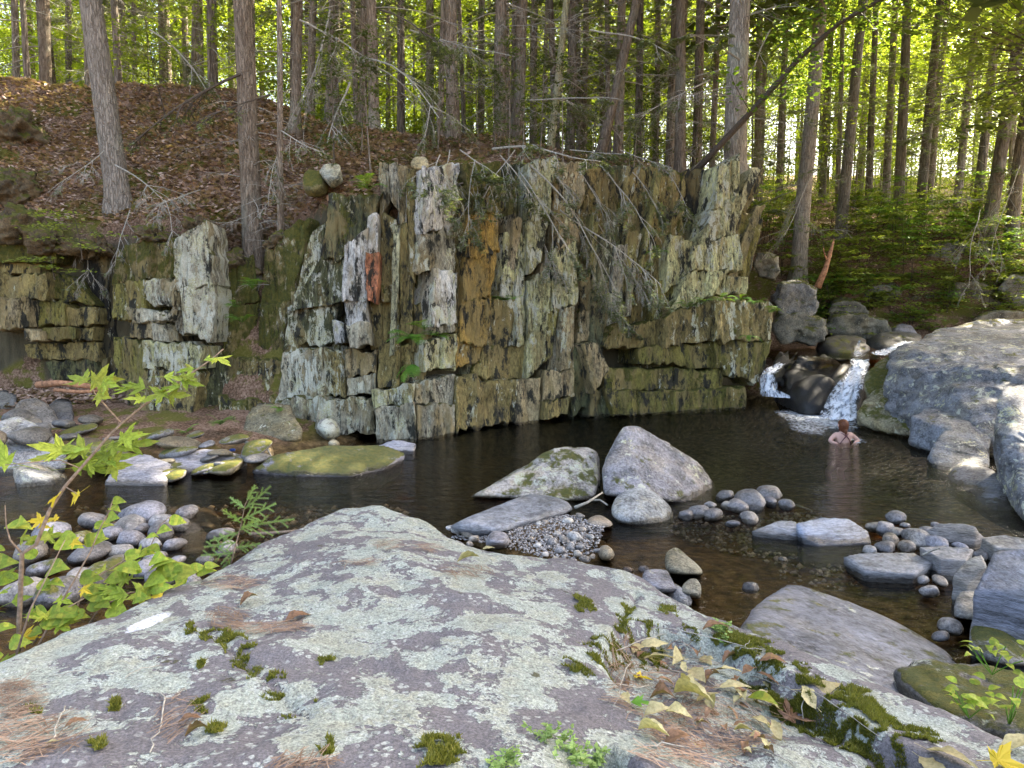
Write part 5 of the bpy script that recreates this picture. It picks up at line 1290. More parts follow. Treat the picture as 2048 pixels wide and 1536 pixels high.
# the wood goes on behind: trunks and leafy understory
for k in range(90):
    Y = random.uniform(28, 66)
    px = random.uniform(-260, 2300)
    w = random.uniform(.2, .42) * FPX / Y
    tree(px, px + (px - 1024) * .012, Y, w, 'distant trunk in the depth of the wood', 'far trunks of the wood', mat='bark_far', crown='thin' if random.random() < .6 else 'broad', dead=0, crown_z=random.uniform(5, 9), name='forest_tree')
for k in range(230):
    Y = random.uniform(27, 74)
    px = random.uniform(-250, 2300)
    if px > 1450 and Y < 30: continue
    X0 = P(px, 300, Y)[0]; z0 = float(terr(X0, Y))
    root = link('understory_tree', None, loc=(X0, Y, z0 - .1))
    hh = random.uniform(.2, 7.0)
    link('trunk', trunk_mesh([(0, 0, 0), (random.uniform(-.3, .3), 0, hh + 4)], .05, .02, k, 'bark_far', 6, 1.2, 6), root)
    link('crown', random.choice(BC), root, loc=(0, 0, hh), rot=(0, 0, random.uniform(0, 6.3)), scale=random.uniform(.9, 1.5))
    tag(root, 'sunlit yellow green broadleaf sapling deep in the wood', 'tree', 'leafy understory of the wood')
for k in range(110):
    Y = random.uniform(24, 52); px = random.uniform(-200, 2250)
    if px > 1480 and Y < 33: continue
    X0 = P(px, 300, Y)[0]; z0 = float(terr(X0, Y))
    root = link('understory_bush', None, loc=(X0, Y, z0 - .3))
    link('stem', trunk_mesh([(0, 0, 0), (random.uniform(-.2, .2), 0, 3)], .03, .012, k, 'bark_far', 5, 1.2, 4), root)
    link('crown', random.choice(BC), root, loc=(0, 0, .2), rot=(0, 0, random.uniform(0, 6.3)), scale=(random.uniform(.5, .8), random.uniform(.5, .8), random.uniform(.25, .6)))
    tag(root, 'low sunlit bush on the floor of the wood', 'bush', 'bushes of the wood floor')
# more of the same wood beyond the edges of the picture: it shades the gorge
for X0, Y in ((-20,14),(-17,18),(-15,24),(-22,22),(25,25),(-19,8),(-24,28)):
    z0 = float(terr(X0, Y))
    root = link('hemlock_tree', None, loc=(X0, Y, z0 - .3))
    link('trunk', trunk_mesh([(0, 0, 0), (0, 0, 18)], .22, .1, X0, 'bark', 10), root)
    link('crown', random.choice(HC), root, loc=(0, 0, 6), rot=(0, 0, random.uniform(0, 6.3)), scale=random.uniform(1.1, 1.4))
    tag(root, 'hemlock standing just outside the view', 'tree', 'hemlocks around the gorge')

for X0, Y, s in ((9.3,8.6,1.35),(8.2,6.4,1.2),(11.4,11.0,1.4),(10.6,6.6,1.3),(12.4,14.2,1.35),(13.5,9.5,1.3),(15.8,19.5,1.3),(11.7,15.0,1.5)):  # out-of-view hemlocks, added to block sun from foreground, left shore and falls
    z0 = float(terr(X0, Y))
    root = link('hemlock_tree', None, loc=(X0, Y, z0 - .3))
    link('trunk', trunk_mesh([(0, 0, 0), (0, 0, 19)], .24, .1, X0, 'bark', 10), root)
    link('crown', random.choice(HD), root, loc=(0, 0, (6.2 + .42 * (Y - 6) if Y < 18 else 5.5)), rot=(0, 0, random.uniform(0, 6.3)), scale=s)
    tag(root, 'unseen hemlock added on the near right bank to shade the foreground', 'tree', 'hemlocks around the gorge')

# leaning maple across the right: dark stem and fresh green sprays
root = link('leaning_maple', None, loc=P(1385, 350, 17.9))
o0 = P(1385, 350, 17.9)
path = [P(x, y, Y) - o0 for x, y, Y in ((1385,350,17.9),(1440,290,17.7),(1520,205,17.4),(1600,115,17.1),(1680,45,16.8),(1760,0,16.5),(1900,-60,16))]
A = Acc(); A.tube(np.array(path), np.linspace(.085, .035, len(path)), 8)
link('trunk', A.mesh('trunk', M['twig_dark']), root)
A = Acc(); C = []
random.seed(5)
for (x0, y0, x1, y1) in ((1520,205,1640,120),(1600,115,1560,40),(1575,170,1660,160),(1640,85,1560,60),(1680,45,1640,5),(1620,110,1700,130),(1500,225,1450,150),(1540,190,1600,200),(1700,30,1800,40),(1720,25,1780,90),(1800,-30,1900,40),(1840,-40,1960,20),(1880,-50,2000,60)):
    a, b2 = P(x0, y0, 17.2) - o0, P(x1, y1, 16.6) - o0
    pts = branch_pts(a, b2 - a, np.linalg.norm(b2 - a), 6, .05, .1)
    A.tube(pts, np.linspace(.016, .005, len(pts)), 4)
    for j in range(90):
        i = random.randrange(1, 7)
        C.append(pts[i] + np.array((random.gauss(0, .3), random.gauss(0, .3), random.gauss(0, .07))))
link('branches', A.mesh('branches', M['twig_dark'], False), root)
A = Acc(); diamonds(A, np.array(C), .13, .045, .2, .35)
link('foliage', A.mesh('foliage', M['fern'], False), root)
tag(root, 'thin dark maple leaning far to the right with fresh green sprays', 'tree')
# a canopy of fresh leaves in the upper right corner
root = link('overhanging_maple', None, loc=(13.0, 17.0, float(terr(13.0, 17.0)) - .2))
o0 = np.array(root.location)
link('trunk', trunk_mesh([(0, 0, 0), (-.4, -.3, 10)], .14, .05, 3, 'bark_grey', 10), root)
A = Acc(); C = []
for k in range(46):
    c = P(random.uniform(1690, 2110), random.uniform(-120, 170) if random.random() < .8 else random.uniform(150, 240), random.uniform(14.5, 17)) - o0
    if c[0] + o0[0] < 7.4 + random.random() * 2 and c[2] + o0[2] < 8.6: continue
    s = random.uniform(.25, .5)
    C.append(c + rng.normal(0, 1, (70, 3)) * np.array((s, s, s * .25)))
    A.tube(branch_pts((-.35, -.2, 7), c - np.array((-.35, -.2, 7)), np.linalg.norm(c - np.array((-.35, -.2, 7))), 6, .0, .05), np.linspace(.02, .004, 7), 4)
link('branches', A.mesh('branches', M['twig_dark'], False), root)
A = Acc(); diamonds(A, np.concatenate(C), .11, .042, .2, .4)
link('crown', A.mesh('crown', M['leaf_under'], False), root)
tag(root, 'maple whose fresh green leaves hang into the upper right corner', 'tree')

# hemlock boughs hanging over the cliff: pale bare twigs with sparse needles
def bough(x0, y0, Y0, x1, y1, Y1, seed, label, r=.02, dense=1.0, kids=6, mat='twig', green=1.0):
    random.seed(seed)
    a, b2 = P(x0, y0, Y0), P(x1, y1, Y1)
    root = link('hemlock_bough', None, loc=a)
    A = Acc(); tips = []
    twig_tree(A, (0, 0, 0), (b2 - a) + np.array((0, 0, .2)), np.linalg.norm(b2 - a), r, 3, .25, .85, kids, 5, tips)
    tw = link('twigs', A.mesh('twigs', M[mat], False), root)
    C = []
    for pts, dep in tips:
        if dep <= 1 and random.random() < .55 * green:
            for j in range(int(7 * dense)):
                i = random.randrange(0, 6); f = random.random()
                C.append(pts[i] * (1 - f) + pts[i + 1] * f)
    if C:
        A = Acc(); diamonds(A, np.array(C), .085, .016, .1, .3)
        link('needles', A.mesh('needles', M['needle_grey'], False), tw)
    return tag(root, label, 'branch', 'hemlock boughs hanging over the cliff')
bough(985,298,15.2,1180,300,13.8,1,'forked pale bough arching over the middle of the cliff top', .026)
bough(1040,345,15.0,1130,480,13.6,2,'drooping bare bough below the forked one', .018)
bough(1060,330,15.0,1290,520,14.2,3,'long twiggy bough sweeping right across the recess', .02)
bough(1200,330,16.2,1330,470,15.2,4,'twiggy bough tangled over the branch hung recess', .018)
bough(1120,420,15.2,1300,590,14.2,5,'lowest bare bough reaching towards the ledge block', .018, green=.7)
bough(700,165,15.5,640,290,14.2,6,'pale bough drooping left of the orange streaked slab', .024, green=.5)
bough(720,115,16,950,180,14.5,7,'level pale bough high above the cliff brink', .022)
bough(480,148,14.2,260,230,13.2,8,'long dark bough reaching left from the brown trunk', .03, mat='twig_dark', green=.25)
bough(540,190,13.8,380,240,13.2,9,'shorter dark bough below the long one', .02, mat='twig_dark', green=.2)
bough(560,260,14,640,330,13.2,10,'fine bare twigs over the mossy brink knobs', .014, green=.2)
bough(230,330,15.2,340,420,14,11,'dead twiggy bough lying on the leafy slope', .016, green=.0)
bough(1420,160,17.6,1290,240,16.4,12,'pale bough left of the grey tree on the pillar', .02)
bough(1480,120,17.6,1380,60,16.6,13,'sunlit bough high beside the grey tree', .02)
bough(1640,330,20,1560,470,18.8,14,'bare twigs hanging before the far bank', .016, green=.4)
bough(1960,420,22,1900,560,20.5,15,'bare twigs trailing down the far bank at the right', .018, green=.1)
bough(2040,330,22,1980,520,20.5,16,'grey twigs at the right edge of the far bank', .018, green=.1)
bough(900,300,14.6,880,440,13.4,17,'thin hanging twigs before the pale grey slab', .012, green=.1)
bough(760,20,16,900,60,15,18,'dark bough crossing the trunks at the top', .022, mat='twig_dark', green=.8)
bough(1180,60,17,1340,100,16,19,'fine bough crossing between the straight trunks', .02, green=.8)
bough(820,60,17.5,1000,150,16,20,'soft green bough before the stout trunk', .02, green=1.0)
bough(1060,200,17,1250,210,16,21,'grey green bough low before the trunks', .02, green=1.0)
bough(600,40,15.5,760,120,14.6,22,'hanging bough right of the slender young hemlock', .02, green=.6)
bough(300,60,17,420,180,16,23,'lit bough between the two thick trunks', .02, green=1.0)
bough(1540,60,19,1420,260,18,24,'drooping bough before the grey tree', .02, green=.9)
random.seed(808)
BL = ['twiggy spray over the pale green slabs', 'bare hanging spray beside the ochre slab', 'dry spray before the branch hung recess', 'grey spray below the cliff brink', 'drooping fan of twigs over the recess', 'dangling twigs above the middle ferns', 'wispy spray left of the pale pillar', 'thin spray over the dark hollow']
for k, (x0, y0, x1, y1) in enumerate(((1000,310,1060,420),(950,320,930,450),(1150,330,1220,450),(1030,300,980,400),(1180,420,1280,600),(880,310,840,400),(1260,340,1340,420),(1330,340,1390,430),(1130,380,1200,560),(1080,320,1160,400),(1220,480,1320,590),(1140,300,1240,330),(1060,440,1130,560),(1240,300,1330,350),(1160,560,1270,650),(920,300,990,360))):
    bough(x0, y0, np.interp(x0, DX, DY) + .5, x1, y1, np.interp(x1, DX, DY) - .6, 900 + k, BL[k % 8] + (', upper' if k < 8 else ', lower'), .012, kids=7, green=random.choice((.2, .6, .9)))
for k, (x0, y0, x1, y1, lb) in enumerate(((60,440,40,540,'root like twigs hanging at the left edge'),(150,430,200,540,'bare twigs hanging beside the pale leaved sapling'),(260,420,250,530,'dry twigs trailing over the left pillar top'),(330,400,380,470,'dead spray on the pillar top'),(400,380,330,440,'dead spray at the foot of the brown trunk'),(210,300,120,400,'dead branch lying on the leafy slope'),(560,300,520,420,'twigs hanging in the gully head'))):
    bough(x0, y0, np.interp(x0, DX, DY) + 1.2, x1, y1, np.interp(x1, DX, DY) + .1, 950 + k, lb, .012, kids=6, green=.1)
bough(660,20,15.5,620,240,14.5,25,'hanging grey twigs left of the first straight trunk', .018, green=.3)

# litter on the slopes
def litter(n, xr, yr, size, name, label, mat='litter', cond=None, lift=.02):
    pts = []
    while len(pts) < n:
        m = n * 3
        X = rng.uniform(*xr, m); Y = rng.uniform(*yr, m)
        z = terr(X, Y); gx_ = (terr(X, Y + .1) - z) / .1
        ok = (gx_ < 1.6) & (z > .5)
        if cond is not None: ok &= cond(X, Y, z)
        pts += list(np.stack([X, Y, z + lift], 1)[ok])
    A = Acc(); diamonds(A, np.array(pts[:n]), size, size * .36, -.15, .5)
    return kind(link(name, A.mesh(name, M[mat], False)), 'stuff', label)
litter(26000, (-14, -2.5), (13, 20), .13, 'leaf_litter', 'pale brown fallen leaves on the left slope')
litter(12000, (-4, 7), (13.8, 22), .12, 'leaf_litter', 'brown fallen leaves along the cliff top')
litter(7000, (6, 18), (21.5, 32), .12, 'leaf_litter', 'sunlit fallen leaves on the right bank')
litter(3500, (-6.5, -3.6), (12.6, 15.2), .09, 'leaf_litter', 'fallen leaves caught in the gully', cond=lambda X, Y, z: z < 4)
# ------------------------------------------------------------------ bather seen from behind, waist deep, hands on hips
def skin_body(name, joints, edges, mat, parent=None, sub=2, loc=None):
    me = bpy.data.meshes.new(name)
    keys = list(joints)
    me.from_pydata([joints[k][0] for k in keys], [(keys.index(a), keys.index(b2)) for a, b2 in edges], [])
    o = link(name, me, parent, loc=loc)
    md = o.modifiers.new('skin', 'SKIN'); md.use_smooth_shade = True
    for i, k in enumerate(keys):
        r_ = joints[k][1]
        me.skin_vertices[0].data[i].radius = (r_, r_) if np.isscalar(r_) else r_
        me.skin_vertices[0].data[i].use_root = (i == 0)
    sb = o.modifiers.new('sub', 'SUBSURF'); sb.levels = sub; sb.render_levels = sub
    dg = bpy.context.evaluated_depsgraph_get(); dg.update()
    nm = bpy.data.meshes.new_from_object(o.evaluated_get(dg))
    o.modifiers.clear()
    o.data = nm
    nm.materials.clear(); nm.materials.append(M[mat])
    nm.polygons.foreach_set('use_smooth', np.ones(len(nm.polygons), bool))
    return o
pp = G(1686, 884, 0.0)
person = link('person', None, loc=pp, rot=(0, 0, R(6)), scale=.95)
J = {'pelvis': ((0, .02, -.34), (.15, .10)), 'waist': ((0, .0, -.16), (.12, .085)), 'rib': ((0, -.01, .0), (.135, .09)), 'chest': ((0, .0, .10), (.145, .085)), 'neckb': ((0, .02, .175), (.075, .06)), 'neck': ((0, .03, .215), .052), 'head0': ((0, .035, .26), (.062, .07)), 'head1': ((0, .04, .32), (.075, .088)), 'head2': ((0, .035, .375), (.055, .062))}
E = [('pelvis','waist'),('waist','rib'),('rib','chest'),('chest','neckb'),('neckb','neck'),('neck','head0'),('head0','head1'),('head1','head2')]
for s, n in ((-1, 'l'), (1, 'r')):
    J.update({n+'sh': ((s*.155, .01, .135), .052), n+'ua': ((s*.225, .0, .085), .043), n+'el': ((s*.285, -.03, .03), .036), n+'fa': ((s*.215, -.075, .0), .034), n+'wr': ((s*.15, -.105, -.03), .025), n+'pa': ((s*.115, -.115, -.06), (.03, .018)),
              n+'hip': ((s*.095, .04, -.42), .085), n+'kn': ((s*.13, .26, -.62), .06), n+'an': ((s*.12, .08, -.94), .04), n+'to': ((s*.13, .24, -.98), .035)})
    E += [('chest',n+'sh'),(n+'sh',n+'ua'),(n+'ua',n+'el'),(n+'el',n+'fa'),(n+'fa',n+'wr'),(n+'wr',n+'pa'),('pelvis',n+'hip'),(n+'hip',n+'kn'),(n+'kn',n+'an'),(n+'an',n+'to')]
    for k in range(4):
        a = (s*(.105 - .014*k), -.118 + .004*k, -.072 - .010*(3-k)*.3); b2 = (s*(.075 - .012*k), -.118, -.105 + .008*k)
        J.update({n+'f%d' % k: (a, .009), n+'g%d' % k: (b2, .008)}); E += [(n+'pa', n+'f%d' % k), (n+'f%d' % k, n+'g%d' % k)]
    J.update({n+'t0': ((s*.13, -.125, -.075), .010), n+'t1': ((s*.125, -.12, -.11), .008)}); E += [(n+'pa', n+'t0'), (n+'t0', n+'t1')]
skin_body('body', J, E, 'skin', person)
# hair: a cap gathered low on the neck
d_, f_ = ICO[4]
hv = d_ * np.array((.088, .102, .105)) + np.array((0, .028, .325))
hv[:, 2] -= np.clip(-d_[:, 2] - .1, 0, 1) * .08 * (d_[:, 1] < .3)
hv[:, 0] *= 1 - .35 * np.clip(-d_[:, 2] - .2, 0, 1)
hv[:, 1] -= .02 * (d_[:, 1] < 0)
keep_ = [tuple(f) for f in f_ if not (d_[f][:, 1].mean() > .45 and d_[f][:, 2].mean() < .25)]
hv += d_ * (.005 * fbm(np.stack([d_[:, 0] * 14, d_[:, 1] * 14, d_[:, 2] * 3], 1), 3, 4))[:, None]
hair = link('hair', mesh_np('hair', hv, keep_, M['hair']), person)
A = Acc(); A.tube([(0, -.055, .25), (.0, -.075, .215), (.002, -.078, .175), (.004, -.075, .15)], [.035, .03, .02, .008], 8)
link('hair_tail', A.mesh('hair_tail', M['hair']), hair)
# face, though it is turned away
A = Acc()
for s in (-1, 1):
    A.add(d_ * .011 + np.array((s * .03, .122, .325)), [tuple(f) for f in f_])
link('eyes', A.mesh('eyes', M['twig_dark']), person)
A = Acc(); A.tube([(0, .125, .335), (0, .142, .30), (0, .128, .295)], [.008, .013, .01], 6); link('nose', A.mesh('nose', M['skin']), person)
A = Acc(); A.tube([(-.022, .12, .272), (0, .129, .27), (.022, .12, .272)], [.004, .006, .004], 6); link('mouth', A.mesh('mouth', M['suit']), person)
for s in (-1, 1):
    link('ear', mesh_np('ear', d_ * np.array((.012, .018, .03)) + np.array((s * .087, .035, .315)), f_, M['skin']), person)
# swimsuit: low back edge and crossed straps
A = Acc()
n_ = 28; V = []; Fc = []
zs = [-.46, -.36, -.26, -.18, -.10, -.05]
for zi, z in enumerate(zs):
    wx = np.interp(z, [-.46, -.34, -.16, 0], [.175, .165, .128, .142]); wy = np.interp(z, [-.46, -.34, -.16, 0], [.12, .118, .095, .098])
    for k in range(n_):
        a = 2 * math.pi * k / n_
        back = max(0, -math.sin(a)) ** .8
        zz = z + (0.14 * max(0, math.sin(a)) if zi == len(zs) - 1 else 0) - (.035 * back if zi == len(zs) - 1 else 0)
        V.append((wx * math.cos(a) * 1.02, wy * math.sin(a) * 1.05 + .003, zz))
for zi in range(len(zs) - 1):
    for k in range(n_):
        k2 = (k + 1) % n_
        Fc.append((zi * n_ + k, zi * n_ + k2, (zi + 1) * n_ + k2, (zi + 1) * n_ + k))
suit = link('swimsuit', mesh_np('swimsuit', V, Fc, M['suit']), person)
for s in (-1, 1):
    for o_ in (0, .022):
        A = Acc(); A.tube([(s * (.125 - o_), -.075, -.04 + o_), (s * (.07 - o_ * .5), -.099, .05 + o_), (s * .005, -.098, .115 + o_), (-s * .05, -.075, .165), (-s * .075, -.01, .185), (-s * .08, .06, .12)], .0055, 5)
        link('strap', A.mesh('strap', M['suit']), suit)
tag(person, 'person standing waist deep below the waterfall, back turned, hands on hips', 'person')

# ------------------------------------------------------------------ leaves as meshes
def leaf_mesh(outline, mat, fold=.25, curl=.15, name='leaf', t=None):
    """outline: right half (u along, w half width) of a unit long leaf"""
    u = np.array([o[0] for o in outline]); w = np.array([o[1] for o in outline])
    z = curl * np.sin(u * 3.0) - curl * .5 * u * u
    mid = np.stack([u, 0 * u, z], 1); Rr = np.stack([u, w, z + fold * w], 1); Ll = np.stack([u, -w, z + fold * w], 1)
    n = len(u); V = np.concatenate([mid, Rr, Ll]); Fc = []
    for k in range(n - 1):
        Fc.append((k, k + 1, n + k + 1, n + k)); Fc.append((k, 2 * n + k, 2 * n + k + 1, k + 1))
    return mesh_np(name, V, Fc, M[mat], True, rng.uniform(0, 1, len(Fc)))
OVAL = [(0, .01), (.06, .10), (.18, .22), (.34, .29), (.5, .28), (.68, .21), (.85, .10), (1, .005)]
HEART = [(0, .02), (-.05, .16), (.06, .32), (.22, .36), (.42, .31), (.62, .21), (.82, .09), (1, .0)]
def star_leaf(mat, seed, lobes=5, fold=.1, depth=.5, curl=.1, name='leaf'):
    """a lobed maple or oak leaf with toothed lobes, stalk at the origin"""
    r_ = random.Random(seed)
    pts = []
    ang = {3: [-58, 0, 58], 5: [-112, -55, 0, 55, 112]}[lobes]; ln = {3: [.68, 1.0, .68], 5: [.42, .78, 1.0, .78, .42]}[lobes]
    pts.append((0, -.0))
    seq = []
    for i, (a, l) in enumerate(zip(ang, ln)):
        l *= r_.uniform(.92, 1.08)
        for da, f in ((-17, .55), (-11, .72), (-9, .66), (0, 1.0), (9, .66), (11, .72), (17, .55)):
            seq.append((a + da, l * f))
        if i < len(ang) - 1: seq.append(((a + ang[i + 1]) / 2, depth * min(l, ln[i + 1]) * .8))
    V = [(.28, 0, .02)]
    for a, l in seq:
        x, y = .28 + l * math.cos(R(a)) * .72, l * math.sin(R(a)) * .72
        V.append((x, y, fold * abs(y) - curl * (x - .3) ** 2 + .03 * r_.uniform(-1, 1)))
    V.append((0.16, 0, 0))
    n = len(V); Fc = [(0, k, k + 1) for k in range(1, n - 1)] + [(0, n - 1, 1)]
    Fc.append((0, 1, 1)) if False else None
    Fc = [f for f in Fc if f]
    base = len(V)
    V += [(-.35, -.008, -.12), (-.35, .008, -.12), (.28, .008, .015), (.28, -.008, .015)]
    Fc.append((base, base + 1, base + 2, base + 3))
    t_ = [r_.uniform(.2, .8)] * len(Fc)
    return mesh_np(name, V, Fc, M[mat], False, t_)
MAPLE = [star_leaf('maple', s, 3 if s % 2 else 5, .12, .55) for s in range(6)]
MAPLE_Y = [star_leaf('maple_yellow', 20 + s, 5, .2, .6, .3) for s in range(2)]
HEARTS = [leaf_mesh(HEART, 'maple', f, c) for f, c in ((.12, .08), (.22, .16), (.05, .12))]
OVALS = [leaf_mesh(OVAL, 'maple', .3, .12), leaf_mesh(OVAL, 'maple', .15, .25)]

def face_rot(az, tilt, roll=0):
    """leaf pointing along azimuth az (0 = photo right, 90 = away), pitched by tilt"""
    return (Matrix.Rotation(az, 3, 'Z') @ Matrix.Rotation(-tilt, 3, 'Y') @ Matrix.Rotation(roll, 3, 'X')).to_euler()

random.seed(31)
def stem(root, o0, path, r0, r1, name='stem', mat='twig_brown'):
    A = Acc(); A.tube(np.array([P(x, y, Y) - o0 for x, y, Y in path]), np.linspace(r0, r1, len(path)), 6)
    return link(name, A.mesh(name, M[mat]), root)
def put_leaf(root, o0, x, y, Y, size, srcs, az=None, tilt=None, roll=None):
    p = P(x, y, Y) - o0
    s = size / FPX * Y
    az = random.uniform(-.6, .6) + (0 if random.random() < .6 else math.pi) if az is None else az
    return link('leaf', random.choice(srcs), root, loc=p, rot=face_rot(az, random.uniform(-.35, .3) if tilt is None else tilt, math.copysign(random.uniform(.25, 1.1), math.cos(az)) if roll is None else roll), scale=s)
# maple sapling
o0 = P(40, 1300, 3.5); sap = link('maple_sapling', None, loc=o0)
sap_stem = stem(sap, o0, [(36,1320,3.5),(38,1255,3.5),(44,1107,3.5),(72,1089,3.5),(99,1021,3.52),(130,973,3.55),(161,937,3.58),(212,878,3.62),(243,847,3.65),(284,813,3.68),(328,782,3.7),(376,751,3.73),(421,720,3.75),(447,698,3.77)], .013, .0025)
stem(sap, o0, [(243,847,3.65),(215,816,3.66),(191,789,3.66),(178,765,3.66),(160,760,3.66)], .005, .002, 'branch')
stem(sap, o0, [(284,813,3.68),(275,790,3.7),(268,772,3.7)], .003, .0015, 'branch')
stem(sap, o0, [(44,1107,3.5),(20,1080,3.5),(12,1050,3.5),(10,1010,3.5)], .006, .002, 'branch')
stem(sap, o0, [(161,937,3.58),(120,920,3.55),(60,925,3.5),(10,930,3.45)], .004, .002, 'branch')
stem(sap, o0, [(130,973,3.55),(150,985,3.5),(155,990,3.5)], .003, .0015, 'branch')
for x, y, s in ((425,712,44),(400,722,30),(395,735,30),(350,748,40),(318,752,36),(352,760,40),(372,772,46),(345,782,46),(300,778,44),(270,778,46),(326,792,48),(300,800,36),(182,766,52),(196,764,44),(168,764,58),(186,790,38),
                (225,882,56),(240,896,52),(205,890,50),(190,905,56),(150,905,62),(118,912,66),(80,920,78),(40,928,70),(8,935,60),(150,925,56),(190,925,60),(205,935,52),(160,930,44),(130,935,50),(228,912,44)):
    put_leaf(sap_stem, o0, x, y, 3.62, s * 1.4, MAPLE)
for x, y, s in ((120,985,48),(165,980,44)): put_leaf(sap_stem, o0, x, y, 3.5, s, MAPLE_Y, tilt=-.8)
tag(sap, 'young maple sapling with yellow green lobed leaves at the left edge', 'sapling')
# low leafy shrub around its foot
o0 = P(120, 1280, 3.6); shr = link('leafy_shrub', None, loc=o0)
for path in ([(65,1290,3.5),(113,1220,3.55),(150,1158,3.6),(181,1103,3.65),(202,1052,3.7),(219,1021,3.72),(226,998,3.72)], [(120,1290,3.7),(160,1200,3.75),(200,1150,3.8),(250,1120,3.85),(300,1095,3.9),(320,1050,3.9),(338,1035,3.9)], [(150,1290,3.7),(200,1215,3.75),(260,1185,3.8),(330,1180,3.85),(400,1140,3.95)], [(30,1320,3.3),(60,1220,3.35),(100,1140,3.4),(130,1080,3.45)], [(60,1320,3.4),(110,1230,3.5),(180,1190,3.6),(240,1150,3.7)]):
    shr_stem = stem(shr, o0, path, .006, .002, 'stem', 'twig_brown')
for x, y, s in ((226,1000,26),(222,1014,28),(216,1034,38),(190,1052,36),(196,1062,32),(170,1084,44),(340,1040,34),(318,1060,34),(300,1092,34),(282,1108,32),(296,1072,26),(395,1146,38),(372,1162,40),(352,1168,38),(410,1132,30),(380,1140,34)):
    put_leaf(shr_stem, o0, x, y, 3.8, s, HEARTS, tilt=random.uniform(-.5, .1))
for k in range(70):
    t = random.random()
    x = random.uniform(-20, 350); ylo = np.interp(x, [-20, 60, 150, 350], [1010, 1060, 1080, 1125]); yhi = np.interp(x, [-20, 150, 350], [1330, 1235, 1185])
    y = random.uniform(ylo, yhi)
    put_leaf(shr_stem, o0, x, y, np.interp(y, [1000, 1330], [3.9, 3.35]), random.uniform(36, 66), MAPLE if random.random() < .45 else HEARTS + OVALS)
for x, y, s in ((95,1042,40),(120,1040,34),(75,1050,30),(30,1278,56),(50,1270,50),(330,1192,40),(160,1175,34),(140,1085,34)): put_leaf(shr_stem, o0, x, y, 3.55, s, MAPLE_Y)
tag(shr, 'dense yellow green shrub against the left side of the foreground rock', 'shrub')

# hemlock seedling with feathery sprays
o0 = P(462, 1128, 4.25); sed = link('hemlock_seedling', None, loc=o0)
stem(sed, o0, [(462,1128,4.25),(470,1095,4.28),(482,1050,4.3),(490,1010,4.3),(505,978,4.3)], .006, .0015)
def spray(p0, p1, nside=7):
    A = Acc()
    pts = branch_pts(p0, p1 - p0, np.linalg.norm(p1 - p0), 8, -.03, .06)
    A.tube(pts, np.linspace(.0025, .001, 9), 4, .2)
    L = np.linalg.norm(p1 - p0)
    subs = [(pts, 1.0)]
    for k in range(nside):
        i = 1 + k * 6 // nside; dd = (pts[i + 1] - pts[i]); dd /= np.linalg.norm(dd)
        s = 1 if k % 2 else -1
        sd = np.array((-dd[2] * .3, random.uniform(-.6, .1), dd[0])) * s * .8 + dd * .8
        q = branch_pts(pts[i], sd, L * random.uniform(.25, .4) * (1.1 - i / 10), 5, .05, .06)
        A.tube(q, .001, 3, .2); subs.append((q, .8))
    for q, f in subs:
        seg = np.linalg.norm(q[-1] - q[0])
        m = int(seg / .0038)
        for j in range(m):
            u = j / max(m - 1, 1) * (len(q) - 1.001); i = int(u)
            c = q[i] + (q[i + 1] - q[i]) * (u - i); dd = q[i + 1] - q[i]; dd /= np.linalg.norm(dd)
            for s in (-1, 1):
                sv = np.cross(dd, (random.gauss(0, .25), -1, random.gauss(.2, .25))) * s; sv /= np.linalg.norm(sv)
                tip = c + (sv * .85 + dd * .5) * .013 * f * random.uniform(.8, 1.2)
                w = dd * .0016
                A.add([c - w, tip, c + w], [(0, 1, 2)], random.random())
    return A.mesh('spray', M['seedling'], False)
for a, b2 in (((482,1055),(592,1036)),((485,1040),(552,1008)),((488,1018),(546,977)),((494,1000),(512,972)),((488,1015),(456,1000)),((480,1045),(450,1018)),((478,1065),(420,1078)),((474,1085),(408,1092)),((472,1095),(520,1090)),((470,1105),(402,1120)),((468,1112),(440,1135)),((480,1060),(520,1040)),((484,1035),(462,1040))):
    link('spray', spray(P(*a, 4.3) - o0, P(*b2, 4.25 + random.uniform(-.1, .1)) - o0), sed)
tag(sed, 'feathery light green hemlock seedling at the rim of the foreground rock', 'seedling')

# ------------------------------------------------------------------ ferns and saplings on the cliff and banks
def frond_mesh(seed, mat='fern'):
    r_ = random.Random(seed); A = Acc(); n = 15
    arc = np.stack([np.linspace(0, 1, n) * .95, 0 * np.arange(n), .32 * np.sin(np.linspace(0, 2.3, n))], 1)
    A.tube(arc, np.linspace(.012, .004, n), 3, .2)
    for k in range(2, n):
        l = .26 * math.sin(math.pi * min(1, (n - k + .6) / n) ** .8) * r_.uniform(.85, 1.1) + .02
        for s in (-1, 1):
            c = arc[k]; tip = c + np.array((.08 + .02 * r_.random(), s * l, -.03)); w = np.array((.028, 0, 0))
            m_ = (c + tip) / 2 + np.array((0, 0, .015))
            A.add([c - w, m_ - w * .9, tip, m_ + w * .9, c + w], [(0, 1, 3, 4), (1, 2, 3)], r_.random())
    return A.mesh('frond', M[mat], False)
FRONDS = [frond_mesh(s) for s in range(3)]
def fern(x, y, Y, size, label, n=8, down=0.0, group='ferns of the gorge'):
    p = P(x, y, Y)
    root = link('fern', None, loc=p)
    for k in range(n):
        az = random.uniform(math.pi, 2 * math.pi) if random.random() < .75 else random.uniform(0, 6.28)
        link('frond', random.choice(FRONDS), root, rot=face_rot(az, random.uniform(.1, .7) - down, random.uniform(-.3, .3)), scale=size * random.uniform(.7, 1.15))
    return tag(root, label, 'fern', group)
fern(828, 678, 12.7, .42, 'bright green fern in the middle of the cliff', 12, .5)
fern(850, 660, 12.75, .34, 'fern just above the bright middle one', 8, .3)
